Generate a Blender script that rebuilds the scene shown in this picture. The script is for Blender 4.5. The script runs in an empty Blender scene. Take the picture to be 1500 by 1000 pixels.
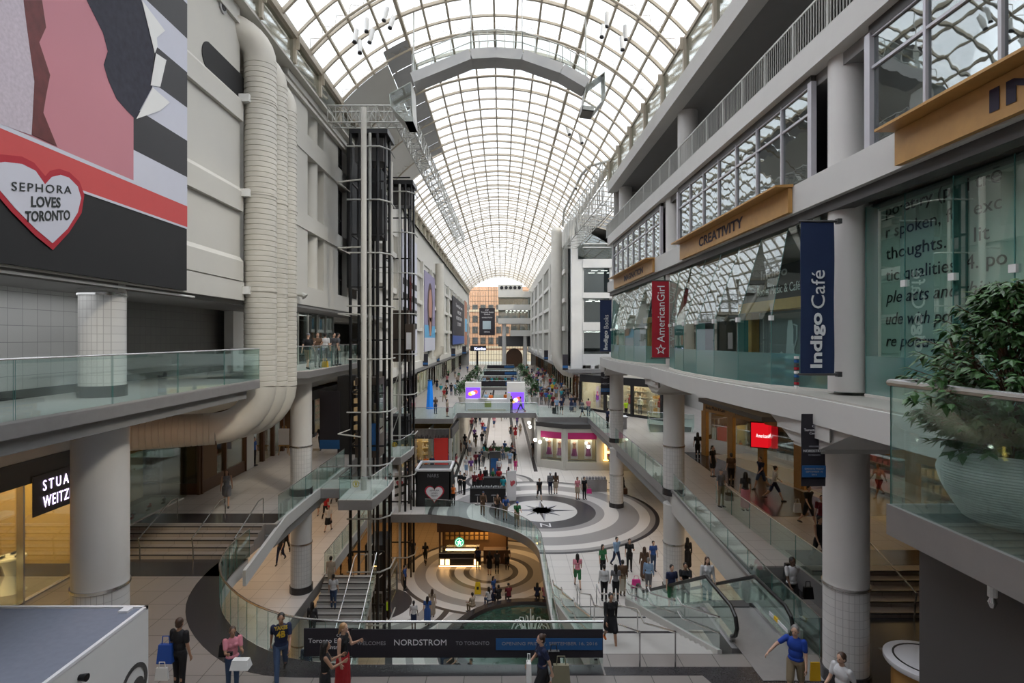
import bpy, math, random
from mathutils import Vector, Matrix
from mathutils.geometry import tessellate_polygon
random.seed(7)
C = bpy.context.scene.collection
PI = math.pi
CZ = 17.3                       # eye height above the lowest floor
L0, L1, L2L, L2, L3 = 0.0, 4.9, 8.9, 9.65, 15.85
def on_x(px, py, X):            # photo pixel -> point on a plane X = const
    Y = X * 820 / (px - 735); return (X, Y, CZ + (495 - py) / 820 * Y)
def on_y(px, py, Y):
    return ((px - 735) / 820 * Y, Y, CZ + (495 - py) / 820 * Y)
def on_z(px, py, z):
    Y = (CZ - z) * 820 / (py - 495); return ((px - 735) / 820 * Y, Y)
# ------------------------------------------------------------------ materials
def nodes(name):
    m = bpy.data.materials.new(name); m.use_nodes = True
    nt = m.node_tree; nt.nodes.clear()
    out = nt.nodes.new('ShaderNodeOutputMaterial')
    return m, nt, out
def N(nt, t, **kw):
    n = nt.nodes.new(t)
    for k, v in kw.items():
        if k in n.inputs.keys(): n.inputs[k].default_value = v
        else: setattr(n, k, v)
    return n
def c4(c): return (c[0], c[1], c[2], 1.0)
def mat(name, col, rough=.6, metal=0., var=.06, scale=3., bump=0., emit=None, es=0., spec=.5, coat=0.):
    m, nt, out = nodes(name); L = nt.links
    b = N(nt, 'ShaderNodeBsdfPrincipled'); L.new(b.outputs[0], out.inputs[0])
    b.inputs['Roughness'].default_value = rough; b.inputs['Metallic'].default_value = metal
    b.inputs['Specular IOR Level'].default_value = spec; b.inputs['Coat Weight'].default_value = coat
    g = N(nt, 'ShaderNodeNewGeometry'); no = N(nt, 'ShaderNodeTexNoise'); no.inputs['Scale'].default_value = scale
    no.inputs['Detail'].default_value = 4
    L.new(g.outputs['Position'], no.inputs['Vector'])
    mx = N(nt, 'ShaderNodeMix', data_type='RGBA')
    a = [max(0, x * (1 - var)) for x in col]; bb = [min(1, x * (1 + var)) for x in col]
    mx.inputs[6].default_value = c4(a); mx.inputs[7].default_value = c4(bb)
    L.new(no.outputs[0], mx.inputs[0]); L.new(mx.outputs[2], b.inputs['Base Color'])
    if bump:
        bp = N(nt, 'ShaderNodeBump'); bp.inputs['Strength'].default_value = bump; bp.inputs['Distance'].default_value = .02
        L.new(no.outputs[0], bp.inputs['Height']); L.new(bp.outputs[0], b.inputs['Normal'])
    if emit:
        b.inputs['Emission Color'].default_value = c4(emit); b.inputs['Emission Strength'].default_value = es
    m['bs'] = 1
    return m
def tile_mat(name, c1, c2, mortar, w, h, axes='xy', rough=.35, ms=.012, rings=None, offset=0.):
    """tiles laid on world axes; rings = list of (centre, [(radius, colour), ...]) stone inlays"""
    m, nt, out = nodes(name); L = nt.links
    b = N(nt, 'ShaderNodeBsdfPrincipled'); L.new(b.outputs[0], out.inputs[0]); b.inputs['Roughness'].default_value = rough
    g = N(nt, 'ShaderNodeNewGeometry'); s = N(nt, 'ShaderNodeSeparateXYZ'); L.new(g.outputs['Position'], s.inputs[0])
    cb = N(nt, 'ShaderNodeCombineXYZ'); L.new(s.outputs['XYZ'.index(axes[0].upper())], cb.inputs[0]); L.new(s.outputs['XYZ'.index(axes[1].upper())], cb.inputs[1])
    br = N(nt, 'ShaderNodeTexBrick', offset=offset); br.inputs['Scale'].default_value = 1
    br.inputs['Color1'].default_value = c4(c1); br.inputs['Color2'].default_value = c4(c2); br.inputs['Mortar'].default_value = c4(mortar)
    br.inputs['Brick Width'].default_value = w; br.inputs['Row Height'].default_value = h; br.inputs['Mortar Size'].default_value = ms
    L.new(cb.outputs[0], br.inputs['Vector']); col = br.outputs['Color']
    for (cx, cy), stops in (rings or []):
        sub = N(nt, 'ShaderNodeVectorMath', operation='SUBTRACT'); sub.inputs[1].default_value = (cx, cy, 0)
        L.new(cb.outputs[0], sub.inputs[0]); ln = N(nt, 'ShaderNodeVectorMath', operation='LENGTH'); L.new(sub.outputs[0], ln.inputs[0])
        R = stops[-1][0]; dv = N(nt, 'ShaderNodeMath', operation='DIVIDE'); dv.inputs[1].default_value = R * 1.25; L.new(ln.outputs['Value'], dv.inputs[0])
        rp = N(nt, 'ShaderNodeValToRGB'); cr = rp.color_ramp; cr.interpolation = 'CONSTANT'
        prev = 0.
        first = True
        for r, c in stops:
            e = cr.elements[0] if first else cr.elements.new(prev / (R * 1.25))
            e.position = prev / (R * 1.25); e.color = (c[0], c[1], c[2], 1.) if c else (0, 0, 0, 0); prev = r; first = False
        e = cr.elements[-1]; e.position = 1 / 1.25 if len(stops) == 0 else e.position
        e = cr.elements.new(1 / 1.25 + .0001); e.color = (0, 0, 0, 0)
        for el in list(cr.elements):
            if el.position >= .99: el.color = (0, 0, 0, 0)
        L.new(dv.outputs[0], rp.inputs[0])
        mx = N(nt, 'ShaderNodeMix', data_type='RGBA'); L.new(rp.outputs['Alpha'], mx.inputs[0]); L.new(col, mx.inputs[6]); L.new(rp.outputs['Color'], mx.inputs[7])
        col = mx.outputs[2]
    L.new(col, b.inputs['Base Color'])
    return m
def glass_mat(name, tint, refl=.12, rough=.02, milky=0., mcol=(.8, .9, .88), rng=.5, wavy=0.):
    m, nt, out = nodes(name); L = nt.links
    t = N(nt, 'ShaderNodeBsdfTransparent'); t.inputs[0].default_value = c4(tint)
    g = N(nt, 'ShaderNodeBsdfGlossy'); g.inputs['Roughness'].default_value = rough; g.inputs[0].default_value = (.95, 1, .98, 1)
    lw = N(nt, 'ShaderNodeLayerWeight'); lw.inputs['Blend'].default_value = .25
    mp = N(nt, 'ShaderNodeMapRange'); mp.inputs['To Min'].default_value = refl; mp.inputs['To Max'].default_value = min(1, refl + rng)
    L.new(lw.outputs['Fresnel'], mp.inputs['Value'])
    if wavy:
        ge = N(nt, 'ShaderNodeNewGeometry'); no = N(nt, 'ShaderNodeTexNoise'); no.inputs['Scale'].default_value = 1.1; L.new(ge.outputs['Position'], no.inputs['Vector'])
        bp = N(nt, 'ShaderNodeBump'); bp.inputs['Strength'].default_value = wavy; bp.inputs['Distance'].default_value = .05; L.new(no.outputs[0], bp.inputs['Height']); L.new(bp.outputs[0], g.inputs['Normal'])
    mx = N(nt, 'ShaderNodeMixShader'); L.new(mp.outputs[0], mx.inputs[0]); L.new(t.outputs[0], mx.inputs[1]); L.new(g.outputs[0], mx.inputs[2])
    last = mx
    if milky:
        d = N(nt, 'ShaderNodeBsdfDiffuse'); d.inputs[0].default_value = c4(mcol)
        tr = N(nt, 'ShaderNodeBsdfTranslucent'); tr.inputs[0].default_value = c4(mcol)
        dm = N(nt, 'ShaderNodeMixShader'); dm.inputs[0].default_value = .5; L.new(d.outputs[0], dm.inputs[1]); L.new(tr.outputs[0], dm.inputs[2])
        m2 = N(nt, 'ShaderNodeMixShader'); m2.inputs[0].default_value = milky; L.new(mx.outputs[0], m2.inputs[1]); L.new(dm.outputs[0], m2.inputs[2]); last = m2
    L.new(last.outputs[0], out.inputs[0])
    return m
def emat(name, col, s):
    m, nt, out = nodes(name); e = N(nt, 'ShaderNodeEmission'); e.inputs[0].default_value = c4(col); e.inputs[1].default_value = s
    nt.links.new(e.outputs[0], out.inputs[0]); return m
def objcol_mat(name, rough=.8, var=.1, sub=0.):
    m, nt, out = nodes(name); L = nt.links
    b = N(nt, 'ShaderNodeBsdfPrincipled'); L.new(b.outputs[0], out.inputs[0]); b.inputs['Roughness'].default_value = rough
    oi = N(nt, 'ShaderNodeObjectInfo'); tc = N(nt, 'ShaderNodeTexCoord'); no = N(nt, 'ShaderNodeTexNoise'); no.inputs['Scale'].default_value = 9
    L.new(tc.outputs['Object'], no.inputs['Vector'])
    mp = N(nt, 'ShaderNodeMapRange'); mp.inputs['To Min'].default_value = 1 - var; mp.inputs['To Max'].default_value = 1 + var; L.new(no.outputs[0], mp.inputs[0])
    vm = N(nt, 'ShaderNodeVectorMath', operation='SCALE'); L.new(oi.outputs['Color'], vm.inputs[0]); L.new(mp.outputs[0], vm.inputs['Scale'])
    L.new(vm.outputs[0], b.inputs['Base Color']); return m
M = {}
M['conc'] = mat('painted_concrete', (.54, .53, .505), .75, var=.05, scale=1.5, bump=.15)
M['conc2'] = mat('warm_white_wall', (.56, .545, .50), .8, var=.05, scale=.7, bump=.08)
M['concg'] = mat('grey_concrete', (.40, .40, .395), .7, var=.08, scale=2, bump=.15)
M['white'] = mat('white_paint', (.74, .74, .72), .5, var=.03)
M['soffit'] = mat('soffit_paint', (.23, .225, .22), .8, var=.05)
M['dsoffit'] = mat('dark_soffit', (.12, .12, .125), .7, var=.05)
M['steel'] = mat('brushed_steel', (.62, .62, .62), .25, 1., var=.05, scale=20)
M['steelfascia'] = mat('steel_fascia', (.33, .32, .315), .45, .55, var=.08, scale=6)
M['roofsteel'] = mat('cream_roof_steel', (.44, .385, .30), .5, var=.04)
M['truss'] = mat('grey_truss_steel', (.45, .45, .42), .5, .2, var=.04)
M['black'] = mat('black_metal', (.012, .012, .014), .35, .3, var=.1)
M['blackmatt'] = mat('black_matt', (.012, .012, .013), .7, var=.1)
M['dgranite'] = mat('dark_granite', (.035, .033, .036), .25, var=.25, scale=30)
M['dgrey'] = mat('dark_grey_panel', (.065, .062, .062), .45, var=.05)
M['wood'] = mat('honey_oak', (.46, .25, .075), .45, var=.18, scale=5)
M['dwood'] = mat('dark_wood', (.10, .045, .02), .45, var=.2, scale=5)
M['navy'] = mat('navy_fabric', (.012, .026, .085), .75, var=.08)
M['redf'] = mat('crimson_fabric', (.36, .008, .022), .7, var=.08)
M['bannerb'] = mat('charcoal_banner', (.022, .019, .026), .7, var=.06)
M['bannerblue'] = mat('blue_banner', (.015, .10, .28), .6, var=.05)
M['lett'] = mat('white_lettering', (.78, .78, .8), .5, var=.02)
M['greylett'] = mat('grey_lettering', (.30, .30, .33), .5, var=.02)
M['blacklett'] = mat('black_lettering', (.015, .02, .02), .5, var=.02)
M['purplett'] = mat('aubergine_lettering', (.012, .007, .028), .6, var=.05)
M['duct'] = mat('cream_duct', (.56, .535, .475), .5, var=.07, scale=2)
M['rubber'] = mat('black_rubber', (.01, .01, .01), .4, var=.05)
M['coltile'] = tile_mat('column_mosaic', (.66, .65, .63), (.61, .60, .585), (.42, .41, .40), .11, .2, 'xz', .35, .006)
M['walltile'] = tile_mat('square_wall_tile', (.56, .56, .545), (.52, .52, .51), (.27, .27, .27), .42, .40, 'yz', .4, .007)
M['walltile2'] = tile_mat('grey_wall_tile', (.30, .30, .29), (.28, .28, .275), (.19, .19, .19), .30, .30, 'yz', .4, .006)
BE1, BE2, MO = (.66, .63, .60), (.62, .59, .555), (.36, .34, .32)
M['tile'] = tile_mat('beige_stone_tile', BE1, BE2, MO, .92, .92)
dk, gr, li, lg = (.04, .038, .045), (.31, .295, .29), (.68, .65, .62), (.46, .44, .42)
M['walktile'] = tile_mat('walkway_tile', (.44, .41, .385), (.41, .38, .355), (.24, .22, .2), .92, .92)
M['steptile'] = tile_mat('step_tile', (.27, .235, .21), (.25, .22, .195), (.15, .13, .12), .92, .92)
M['tile1'] = tile_mat('compass_floor_tile', BE1, BE2, MO, .92, .92, rings=[
    ((-.2, 48.5), [(.6, gr), (1.0, li), (1.5, gr), (2.0, li), (2.6, lg), (2.95, dk)]),
    ((2.9, 40.3), [(2.5, (.62, .60, .58)), (3.8, dk), (4.4, gr), (5.4, li), (6.8, gr), (7.5, li), (7.85, gr), (8.15, dk)])])
W1, W2 = (.42, .32, .22), (.38, .29, .20)
M['tile0'] = tile_mat('lower_floor_tile', W1, W2, (.2, .15, .1), .6, .6, rings=[
    ((1.6, 31.5), [(5.2, dk), (5.9, lg), (6.5, li), (6.9, gr), (7.6, li), (8.0, dk)]),
    ((-8.2, 36.5), [(2.3, dk), (3.2, li), (3.9, gr), (4.6, li), (5.0, dk)]),
    ((-.8, 41.5), [(1.6, lg), (2.0, dk), (2.7, li), (3.1, dk), (4.0, gr), (4.8, li), (5.6, gr), (6.3, li), (6.6, dk)])])
M['glass'] = glass_mat('green_edge_glass', (.92, .98, .965), .035, milky=.025, mcol=(.6, .82, .78), rng=.30)
M['glassedge'] = mat('glass_edge', (.08, .22, .20), .2, var=.02)
M['frost'] = glass_mat('frosted_green_glass', (.45, .66, .64), .08, .15, milky=.5, mcol=(.20, .42, .40))
M['shopglass'] = glass_mat('shop_glass', (.70, .86, .82), .04, .015, rng=.24)
M['clear'] = glass_mat('clear_glass', (.86, .90, .88), .05, .01)
M['winglass'] = glass_mat('reflective_window', (.28, .32, .34), .27, .012, rng=.35, wavy=.07)
M['officeglass'] = glass_mat('office_window', (.50, .55, .55), .2, .012)
M['roofglass'] = glass_mat('roof_glass', (.95, .97, 1.0), .03, .1, milky=.15, mcol=(.90, .92, .96))
M['warmshop'] = emat('warm_shop_light', (1, .62, .26), 3.0)
M['coolshop'] = emat('cool_shop_light', (1, .9, .75), 2.6)
M['lamp'] = emat('white_lamp', (1, .95, .85), 9)
M['cloth'] = objcol_mat('clothing_fabric', .85)
M['skin'] = objcol_mat('skin', .55, .05)
M['hair'] = objcol_mat('hair', .5, .25)
# ------------------------------------------------------------------ mesh builder
class MB:
    def __init__(s): s.v = []; s.f = []; s.m = []
    def add(s, vs, fs, m=0):
        o = len(s.v); s.v += [tuple(p) for p in vs]; s.f += [tuple(i + o for i in f) for f in fs]; s.m += [m] * len(fs); return s
    def box(s, x0, y0, z0, x1, y1, z1, m=0):
        if x1 < x0: x0, x1 = x1, x0
        if y1 < y0: y0, y1 = y1, y0
        if z1 < z0: z0, z1 = z1, z0
        return s.add([(x0, y0, z0), (x1, y0, z0), (x1, y1, z0), (x0, y1, z0), (x0, y0, z1), (x1, y0, z1), (x1, y1, z1), (x0, y1, z1)],
                     [(3, 2, 1, 0), (4, 5, 6, 7), (0, 1, 5, 4), (1, 2, 6, 5), (2, 3, 7, 6), (3, 0, 4, 7)], m)
    def obox(s, a, b, w, h, m=0, up=(0, 0, 1)):     # box beam from a to b, w wide, h high (centred)
        a, b, up = Vector(a), Vector(b), Vector(up); d = (b - a).normalized()
        sd = d.cross(up); sd = sd.normalized() if sd.length > 1e-5 else Vector((1, 0, 0)); u = sd.cross(d)
        vs = [p + sd * (i * w / 2) + u * (j * h / 2) for p in (a, b) for i, j in ((-1, -1), (1, -1), (1, 1), (-1, 1))]
        return s.add(vs, [(0, 1, 2, 3), (7, 6, 5, 4), (0, 4, 5, 1), (1, 5, 6, 2), (2, 6, 7, 3), (3, 7, 4, 0)], m)
    def extr(s, pts, vec, m=0, loops=None):         # extrude a planar polygon (optionally with holes) along vec
        loops = [pts] + (loops or [])
        flat = [Vector(p) for l in loops for p in l]; n = len(flat); vec = Vector(vec)
        tri = tessellate_polygon([[Vector(p) for p in l] for l in loops])
        vs = flat + [p + vec for p in flat]
        fs = [t for t in tri] + [tuple(i + n for i in reversed(t)) for t in tri]
        o = 0
        for l in loops:
            k = len(l)
            fs += [(o + i, o + (i + 1) % k, n + o + (i + 1) % k, n + o + i) for i in range(k)]; o += k
        return s.add(vs, fs, m)
    def slab(s, pts, z0, z1, m=0, holes=None):
        return s.extr([(x, y, z0) for x, y in pts], (0, 0, z1 - z0), m, [[(x, y, z0) for x, y in h] for h in (holes or [])])
    def tube(s, pts, r, n=8, m=0, closed=False, caps=True):
        P = [Vector(p) for p in pts]; k = len(P); rs = r if isinstance(r, (list, tuple)) else [r] * k
        T = []
        for i in range(k):
            a = P[(i - 1) % k] if (i > 0 or closed) else P[i]; b = P[(i + 1) % k] if (i < k - 1 or closed) else P[i]
            T.append((b - a).normalized())
        ref = Vector((0, 0, 1)) if abs(T[0].z) < .9 else Vector((1, 0, 0))
        u = T[0].cross(ref).normalized(); vs = []
        for i in range(k):
            u = (u - T[i] * u.dot(T[i])); u = u.normalized() if u.length > 1e-6 else T[i].orthogonal().normalized(); w = T[i].cross(u)
            vs += [P[i] + (u * math.cos(2 * PI * j / n) + w * math.sin(2 * PI * j / n)) * rs[i] for j in range(n)]
        fs = []; kk = k if closed else k - 1
        for i in range(kk):
            a = i * n; b = ((i + 1) % k) * n
            fs += [(a + j, a + (j + 1) % n, b + (j + 1) % n, b + j) for j in range(n)]
        if caps and not closed: fs += [tuple(reversed(range(n))), tuple(range((k - 1) * n, k * n))]
        return s.add(vs, fs, m)
    def cyl(s, x, y, z0, z1, r, n=32, r2=None, m=0): return s.tube([(x, y, z0), (x, y, z1)], [r, r if r2 is None else r2], n, m)
    def lathe(s, x, y, prof, n=32, m=0, close=False):
        k = len(prof); vs = [(x + r * math.cos(2 * PI * j / n), y + r * math.sin(2 * PI * j / n), z) for r, z in prof for j in range(n)]
        fs = [(i * n + j, i * n + (j + 1) % n, (i + 1) * n + (j + 1) % n, (i + 1) * n + j) for i in range(k - 1) for j in range(n)]
        if close: fs += [((k - 1) * n + j, (k - 1) * n + (j + 1) % n, (j + 1) % n, j) for j in range(n)]
        else: fs += [tuple(reversed(range(n))), tuple(range((k - 1) * n, k * n))]
        return s.add(vs, fs, m)
    def ball(s, x, y, z, rx, ry=None, rz=None, n=12, k=8, m=0):
        ry = ry or rx; rz = rz or rx
        vs = [(x, y, z - rz)] + [(x + rx * math.sin(PI * i / k) * math.cos(2 * PI * j / n), y + ry * math.sin(PI * i / k) * math.sin(2 * PI * j / n), z - rz * math.cos(PI * i / k)) for i in range(1, k) for j in range(n)] + [(x, y, z + rz)]
        fs = [(0, 1 + (j + 1) % n, 1 + j) for j in range(n)]
        for i in range(k - 2): fs += [(1 + i * n + j, 1 + i * n + (j + 1) % n, 1 + (i + 1) * n + (j + 1) % n, 1 + (i + 1) * n + j) for j in range(n)]
        e = len(vs) - 1; o = 1 + (k - 2) * n; fs += [(o + j, o + (j + 1) % n, e) for j in range(n)]
        return s.add(vs, fs, m)
    def build(s, name, mats, parent=None, smooth=True):
        if not isinstance(mats, (list, tuple)): mats = [mats]
        me = bpy.data.meshes.new(name)
        if parent is not None:
            off = parent['_o'] if '_o' in parent else (0, 0, 0)
        else:
            xs, ys, zs = zip(*s.v); off = ((min(xs) + max(xs)) / 2, (min(ys) + max(ys)) / 2, min(zs))
        off = tuple(off)
        me.from_pydata([(x - off[0], y - off[1], z - off[2]) for x, y, z in s.v], [], s.f)
        for mm in mats: me.materials.append(mm)
        if len(mats) > 1: me.polygons.foreach_set('material_index', s.m)
        me.update()
        if smooth: me.shade_smooth(); me.set_sharp_from_angle(angle=.6)
        o = bpy.data.objects.new(name, me); C.objects.link(o)
        if parent is not None: o.parent = parent
        else: o.location = off
        if parent is not None: o['_o'] = off
        else: o['_o'] = off
        return o
def tag(o, label, cat, group=None, kind=None):
    o['label'] = label; o['category'] = cat
    if group: o['group'] = group
    if kind: o['kind'] = kind
    return o
def thing(name, label, cat, loc=(0, 0, 0), group=None):
    o = bpy.data.objects.new(name, None); C.objects.link(o); o.location = loc; o['_o'] = tuple(loc); o.empty_display_size = .2
    return tag(o, label, cat, group)
def struct(name, mb, m, parent=None, smooth=True):
    o = mb.build(name, m, parent, smooth)
    if parent is None: o['kind'] = 'structure'
    return o
def clone(root, loc, label, group=None, rz=None):
    r = root.copy(); C.objects.link(r); r.location = loc
    if rz is not None: r.rotation_euler[2] = rz
    r['label'] = label
    if group: r['group'] = group
    for ch in list(root.children):
        c = ch.copy(); C.objects.link(c); c.parent = r
        for g in list(ch.children):
            d = g.copy(); C.objects.link(d); d.parent = c
    return r
def text(s, p, w, h, m, parent, xd=(1, 0, 0), yd=(0, 0, 1), shear=0., bold=0., name='lettering', depth=.006, spacing=1., keep=False):
    """lettering fitted into a w by h box whose lower left corner is p"""
    cu = bpy.data.curves.new(name, 'FONT'); cu.body = s; cu.shear = shear; cu.offset = bold; cu.space_character = spacing
    cu.extrude = .5; cu.resolution_u = 3
    ob = bpy.data.objects.new(name, cu); C.objects.link(ob)
    dg = bpy.context.evaluated_depsgraph_get(); me = bpy.data.meshes.new_from_object(ob.evaluated_get(dg)); bpy.data.objects.remove(ob); bpy.data.curves.remove(cu)
    vs = [v.co.copy() for v in me.vertices]; fs = [tuple(q.vertices) for q in me.polygons]; bpy.data.meshes.remove(me)
    x0 = min(v.x for v in vs); x1 = max(v.x for v in vs); y0 = min(v.y for v in vs); y1 = max(v.y for v in vs)
    sx = w / (x1 - x0); sy = h / (y1 - y0)
    if keep: sx = min(sx, sy); sy = sx
    X = Vector(xd).normalized(); U = Vector(yd).normalized(); Z = X.cross(U); p = Vector(p)
    b = MB(); b.add([p + X * ((v.x - x0) * sx) + U * ((v.y - y0) * sy) + Z * ((v.z + .5) * depth) for v in vs], fs)
    return b.build(name, m, parent, False)
def poly_on(pts, n, d):                    # helper: a thin printed shape
    b = MB(); b.extr(pts, Vector(n) * d); return b
# ================================================================= SHELL
# ---- floors
b = MB(); b.box(-22, 6, -.3, 22, 170, 0); struct('floor', b, M['tile0'])
def arc(cx, cy, r, a0, a1, n): return [(cx + r * math.cos(math.radians(a0 + (a1 - a0) * i / n)), cy + r * math.sin(math.radians(a0 + (a1 - a0) * i / n))) for i in range(n + 1)]
# level with the compass: opening down to the fountain
hole1 = [(-9.3, 16.0), (2.2, 16.0), (2.2, 32.5)] + arc(-4.0, 32.2, 6.2, 4, 62, 10)[1:] + [(-3.0, 38.9), (-5, 39.4), (-9.3, 39.4)]
b = MB(); b.slab([(-22, 6), (22, 6), (22, 170), (-22, 170)], L1 - .08, L1, 0, [hole1]); f1 = struct('floor', b, M['tile1'])
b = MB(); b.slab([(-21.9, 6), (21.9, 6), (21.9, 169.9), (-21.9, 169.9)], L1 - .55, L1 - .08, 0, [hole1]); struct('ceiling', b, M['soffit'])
b = MB(); 
hp = hole1 + [hole1[0]]
for i in range(len(hole1)):
    b.obox((*hp[i], L1 - .30), (*hp[i + 1], L1 - .30), .03, .56)
struct('trim_1', b, M['steelfascia'])
# split platform in front of the camera (lower half level)
curve = [(-3.8, 14.4), (-4.97, 14.55), (-5.9, 14.85), (-7.1, 15.6), (-8.3, 16.8), (-9.1, 18.06), (-9.5, 19.3), (-9.65, 20.4)]
def smooth(P, k=4):
    out = []
    for i in range(len(P) - 1):
        p0, p1, p2, p3 = (Vector(P[max(0, i - 1)]), Vector(P[i]), Vector(P[i + 1]), Vector(P[min(len(P) - 1, i + 2)]))
        for j in range(k):
            t_ = j / k; out.append(tuple(.5 * ((2 * p1) + (p2 - p0) * t_ + (2 * p0 - 5 * p1 + 4 * p2 - p3) * t_ * t_ + (3 * p1 - p0 - 3 * p2 + p3) * t_ ** 3)))
    return out + [tuple(P[-1])]
curve = smooth(curve, 3)
cv = [(2.55, 14.4)] + curve
plat = [(-22, -3), (22, -3), (22, 18.8), (8.4, 18.8), (8.4, 14.9), (2.55, 14.9), (2.55, 14.4)] + curve + [(-9.65, 21.3), (-22, 21.3)]
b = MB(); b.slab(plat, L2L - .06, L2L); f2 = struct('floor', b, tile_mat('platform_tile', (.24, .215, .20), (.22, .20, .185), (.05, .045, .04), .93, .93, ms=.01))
b = MB(); b.slab(plat, L2L - .5, L2L - .06); struct('ceiling', b, M['conc'])
def offset_path(p, d):
    out = []
    for i in range(len(p)):
        a = Vector(p[max(0, i - 1)]); c = Vector(p[min(len(p) - 1, i + 1)]); t = (c - a).normalized(); n = Vector((t.y, -t.x))
        out.append((p[i][0] + n.x * d[i], p[i][1] + n.y * d[i]))
    return out
rim = cv + [(-9.65, 21.3)]
inner = offset_path(rim, [-.45 - .5 * min(1, i / 8) for i in range(len(rim))])
inner = [(x, y) for x, y in inner]
b = MB(); b.slab(rim + inner[::-1], L2L, L2L + .006); b.slab([(-22, 19.75), (-9.7, 19.75), (-9.7, 21.25), (-22, 21.25)], L2L, L2L + .006)
b.slab([(2.6, 13.95), (5.0, 13.95), (5.6, 12.3), (10.2, 12.3), (10.2, 15.2), (8.4, 16.8), (8.4, 14.3), (2.6, 14.3)], L2L, L2L + .006); b.slab([(8.4, 15.2), (10.1, 15.2), (16, 15.2), (16, 16.8), (8.4, 16.8)], L2L, L2L + .007)
b.build('floor', M['dgranite'])['kind'] = 'structure'
# upper walkway
T = .45
def deck(pts, z, m=M['walktile'], fm=M['steelfascia'], edges=(), th=T, holes=None):
    b = MB(); b.slab(pts, z - .05, z, 0, holes); o = struct('floor', b, m)
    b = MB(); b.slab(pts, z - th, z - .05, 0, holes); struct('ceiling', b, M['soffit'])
    for n, e in enumerate(edges):
        b = MB()
        for i in range(len(e) - 1): b.obox((*e[i], z - th / 2 + .005), (*e[i + 1], z - th / 2 + .005), .06, th + .03)
        struct('trim_%d' % (n + 2), b, fm)
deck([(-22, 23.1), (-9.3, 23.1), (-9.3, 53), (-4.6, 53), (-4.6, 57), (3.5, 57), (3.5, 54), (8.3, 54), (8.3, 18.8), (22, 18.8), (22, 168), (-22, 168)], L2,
     edges=[[(-9.3, 33), (-9.3, 53), (-4.6, 53), (-4.6, 57), (3.5, 57), (3.5, 54), (8.3, 54), (8.3, 27.2)]],
     holes=[[(-3.9, 65), (3.0, 65), (3.0, 87), (-3.9, 87)], [(-3.9, 92), (3.0, 92), (3.0, 113), (-3.9, 113)], [(-3.9, 118), (3.0, 118), (3.0, 138), (-3.9, 138)]])
b = MB(); b.slab([(-16, 23.15), (-9.4, 23.15), (-9.4, 24.4), (-16, 24.4)], L2, L2 + .006); b.slab([(10.2, 18.85), (16, 18.85), (16, 20.2), (10.2, 20.2)], L2, L2 + .006)
b.slab([(11.6, 24), (15.6, 24), (13.4, 37.5), (12.2, 37.5)], L2, L2 + .006); b.slab([(-22, 24.4), (-21, 24.4), (-21, 26), (-22, 26)], L2, L2 + .006)
b.build('floor', M['dgranite'])['kind'] = 'structure'
# ceilings of the lower levels over the shops
for x0, x1 in ((-22, -9.35), (8.35, 22)):
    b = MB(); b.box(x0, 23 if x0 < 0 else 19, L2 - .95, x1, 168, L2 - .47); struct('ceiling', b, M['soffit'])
# ---- steps between the half level and the walkway
def steps(name, label, x0, x1, ya, yb, za, zb, n, rails, m, cat='stairs', nose=M['dgranite']):
    t = thing(name, label, cat, ((x0 + x1) / 2, ya, min(za, zb)))
    b = MB(); b2 = MB(); dy = (yb - ya) / n; dz = (zb - za) / n; lo = min(za, zb)
    for i in range(n):
        zt = za + dz * (i + 1) if dz > 0 else za + dz * (i + 1)
        b.box(x0, ya + dy * i, (zt - .45) if n > 6 else lo - .02, x1, ya + dy * (i + 1), zt)
        b2.box(x0, ya + dy * i - .005, zt - .035, x1, ya + dy * i + .035, zt + .004)
    b.build('step_flight', m, t); b2.build('step_nosing', nose, t)
    for x in rails:
        if len(rails) and dz > 0:
            p = [(x, ya - .25, za + .02), (x, ya - .28, za + .55), (x, ya - .35, za + .9), (x, yb - .1, zb + .95), (x, yb + .35, zb + .95), (x, yb + .38, zb + .9), (x, yb + .38, zb)]
        else:
            p = [(x, ya - .3, za), (x, ya - .3, za + .92), (x, ya, za + .95), (x, yb, zb + .95), (x, yb + .3, zb + .92), (x, yb + .3, zb)]
        MB().tube(p, .024, 8).build('handrail', M['steel'], t)
    return t
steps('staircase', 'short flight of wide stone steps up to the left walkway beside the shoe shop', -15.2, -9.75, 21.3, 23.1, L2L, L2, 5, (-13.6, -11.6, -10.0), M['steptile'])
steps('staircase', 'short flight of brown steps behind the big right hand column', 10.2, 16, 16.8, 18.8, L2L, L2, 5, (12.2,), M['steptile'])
# ---- columns
M['colpaint'] = mat('painted_column', (.60, .585, .56), .45, var=.02)
def column(x, y, parts, label, r=.5):
    t = thing('round_column', label, 'column', (x, y, parts[0][0]))
    for z0, z1, ring, base in parts:
        if base: MB().cyl(x, y, z0, z0 + .32, r + .05, 40).build('plinth', M['dgranite'], t)
        zz = z0 + (.3 if base else 0)
        if ring:
            MB().cyl(x, y, zz, z0 + ring, r, 40).build('tiled_shaft', M['coltile'] if True else 0, t)
            MB().cyl(x, y, z0 + ring, z0 + ring + .07, r + .03, 40).build('metal_band', M['steel'], t)
            zz = z0 + ring + .07
        MB().cyl(x, y, zz, z1, r, 40).build('shaft', M['colpaint'], t)
    return t
XR, XL = 8.45, -9.85
S = 13.75
column(XR, S, [(L2L, L3 - .95, 2.35, True)], 'large white column at right with tiled foot, beside the escalator top')
column(XR, 2 * S, [(L0, L1 - .55, 0, False), (L1, L2 - T, 2.35, True), (L2 + .0, L3 - .95, 2.35, True)], 'white column between two escalators in front of the oak framed shop')
column(XR, 3 * S, [(L0, L1 - .55, 0, False), (L1, L2 - T, 2.35, True), (L2, L3 - .95, 2.35, True)], 'white column standing at the edge of the compass floor, black plinth')
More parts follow.
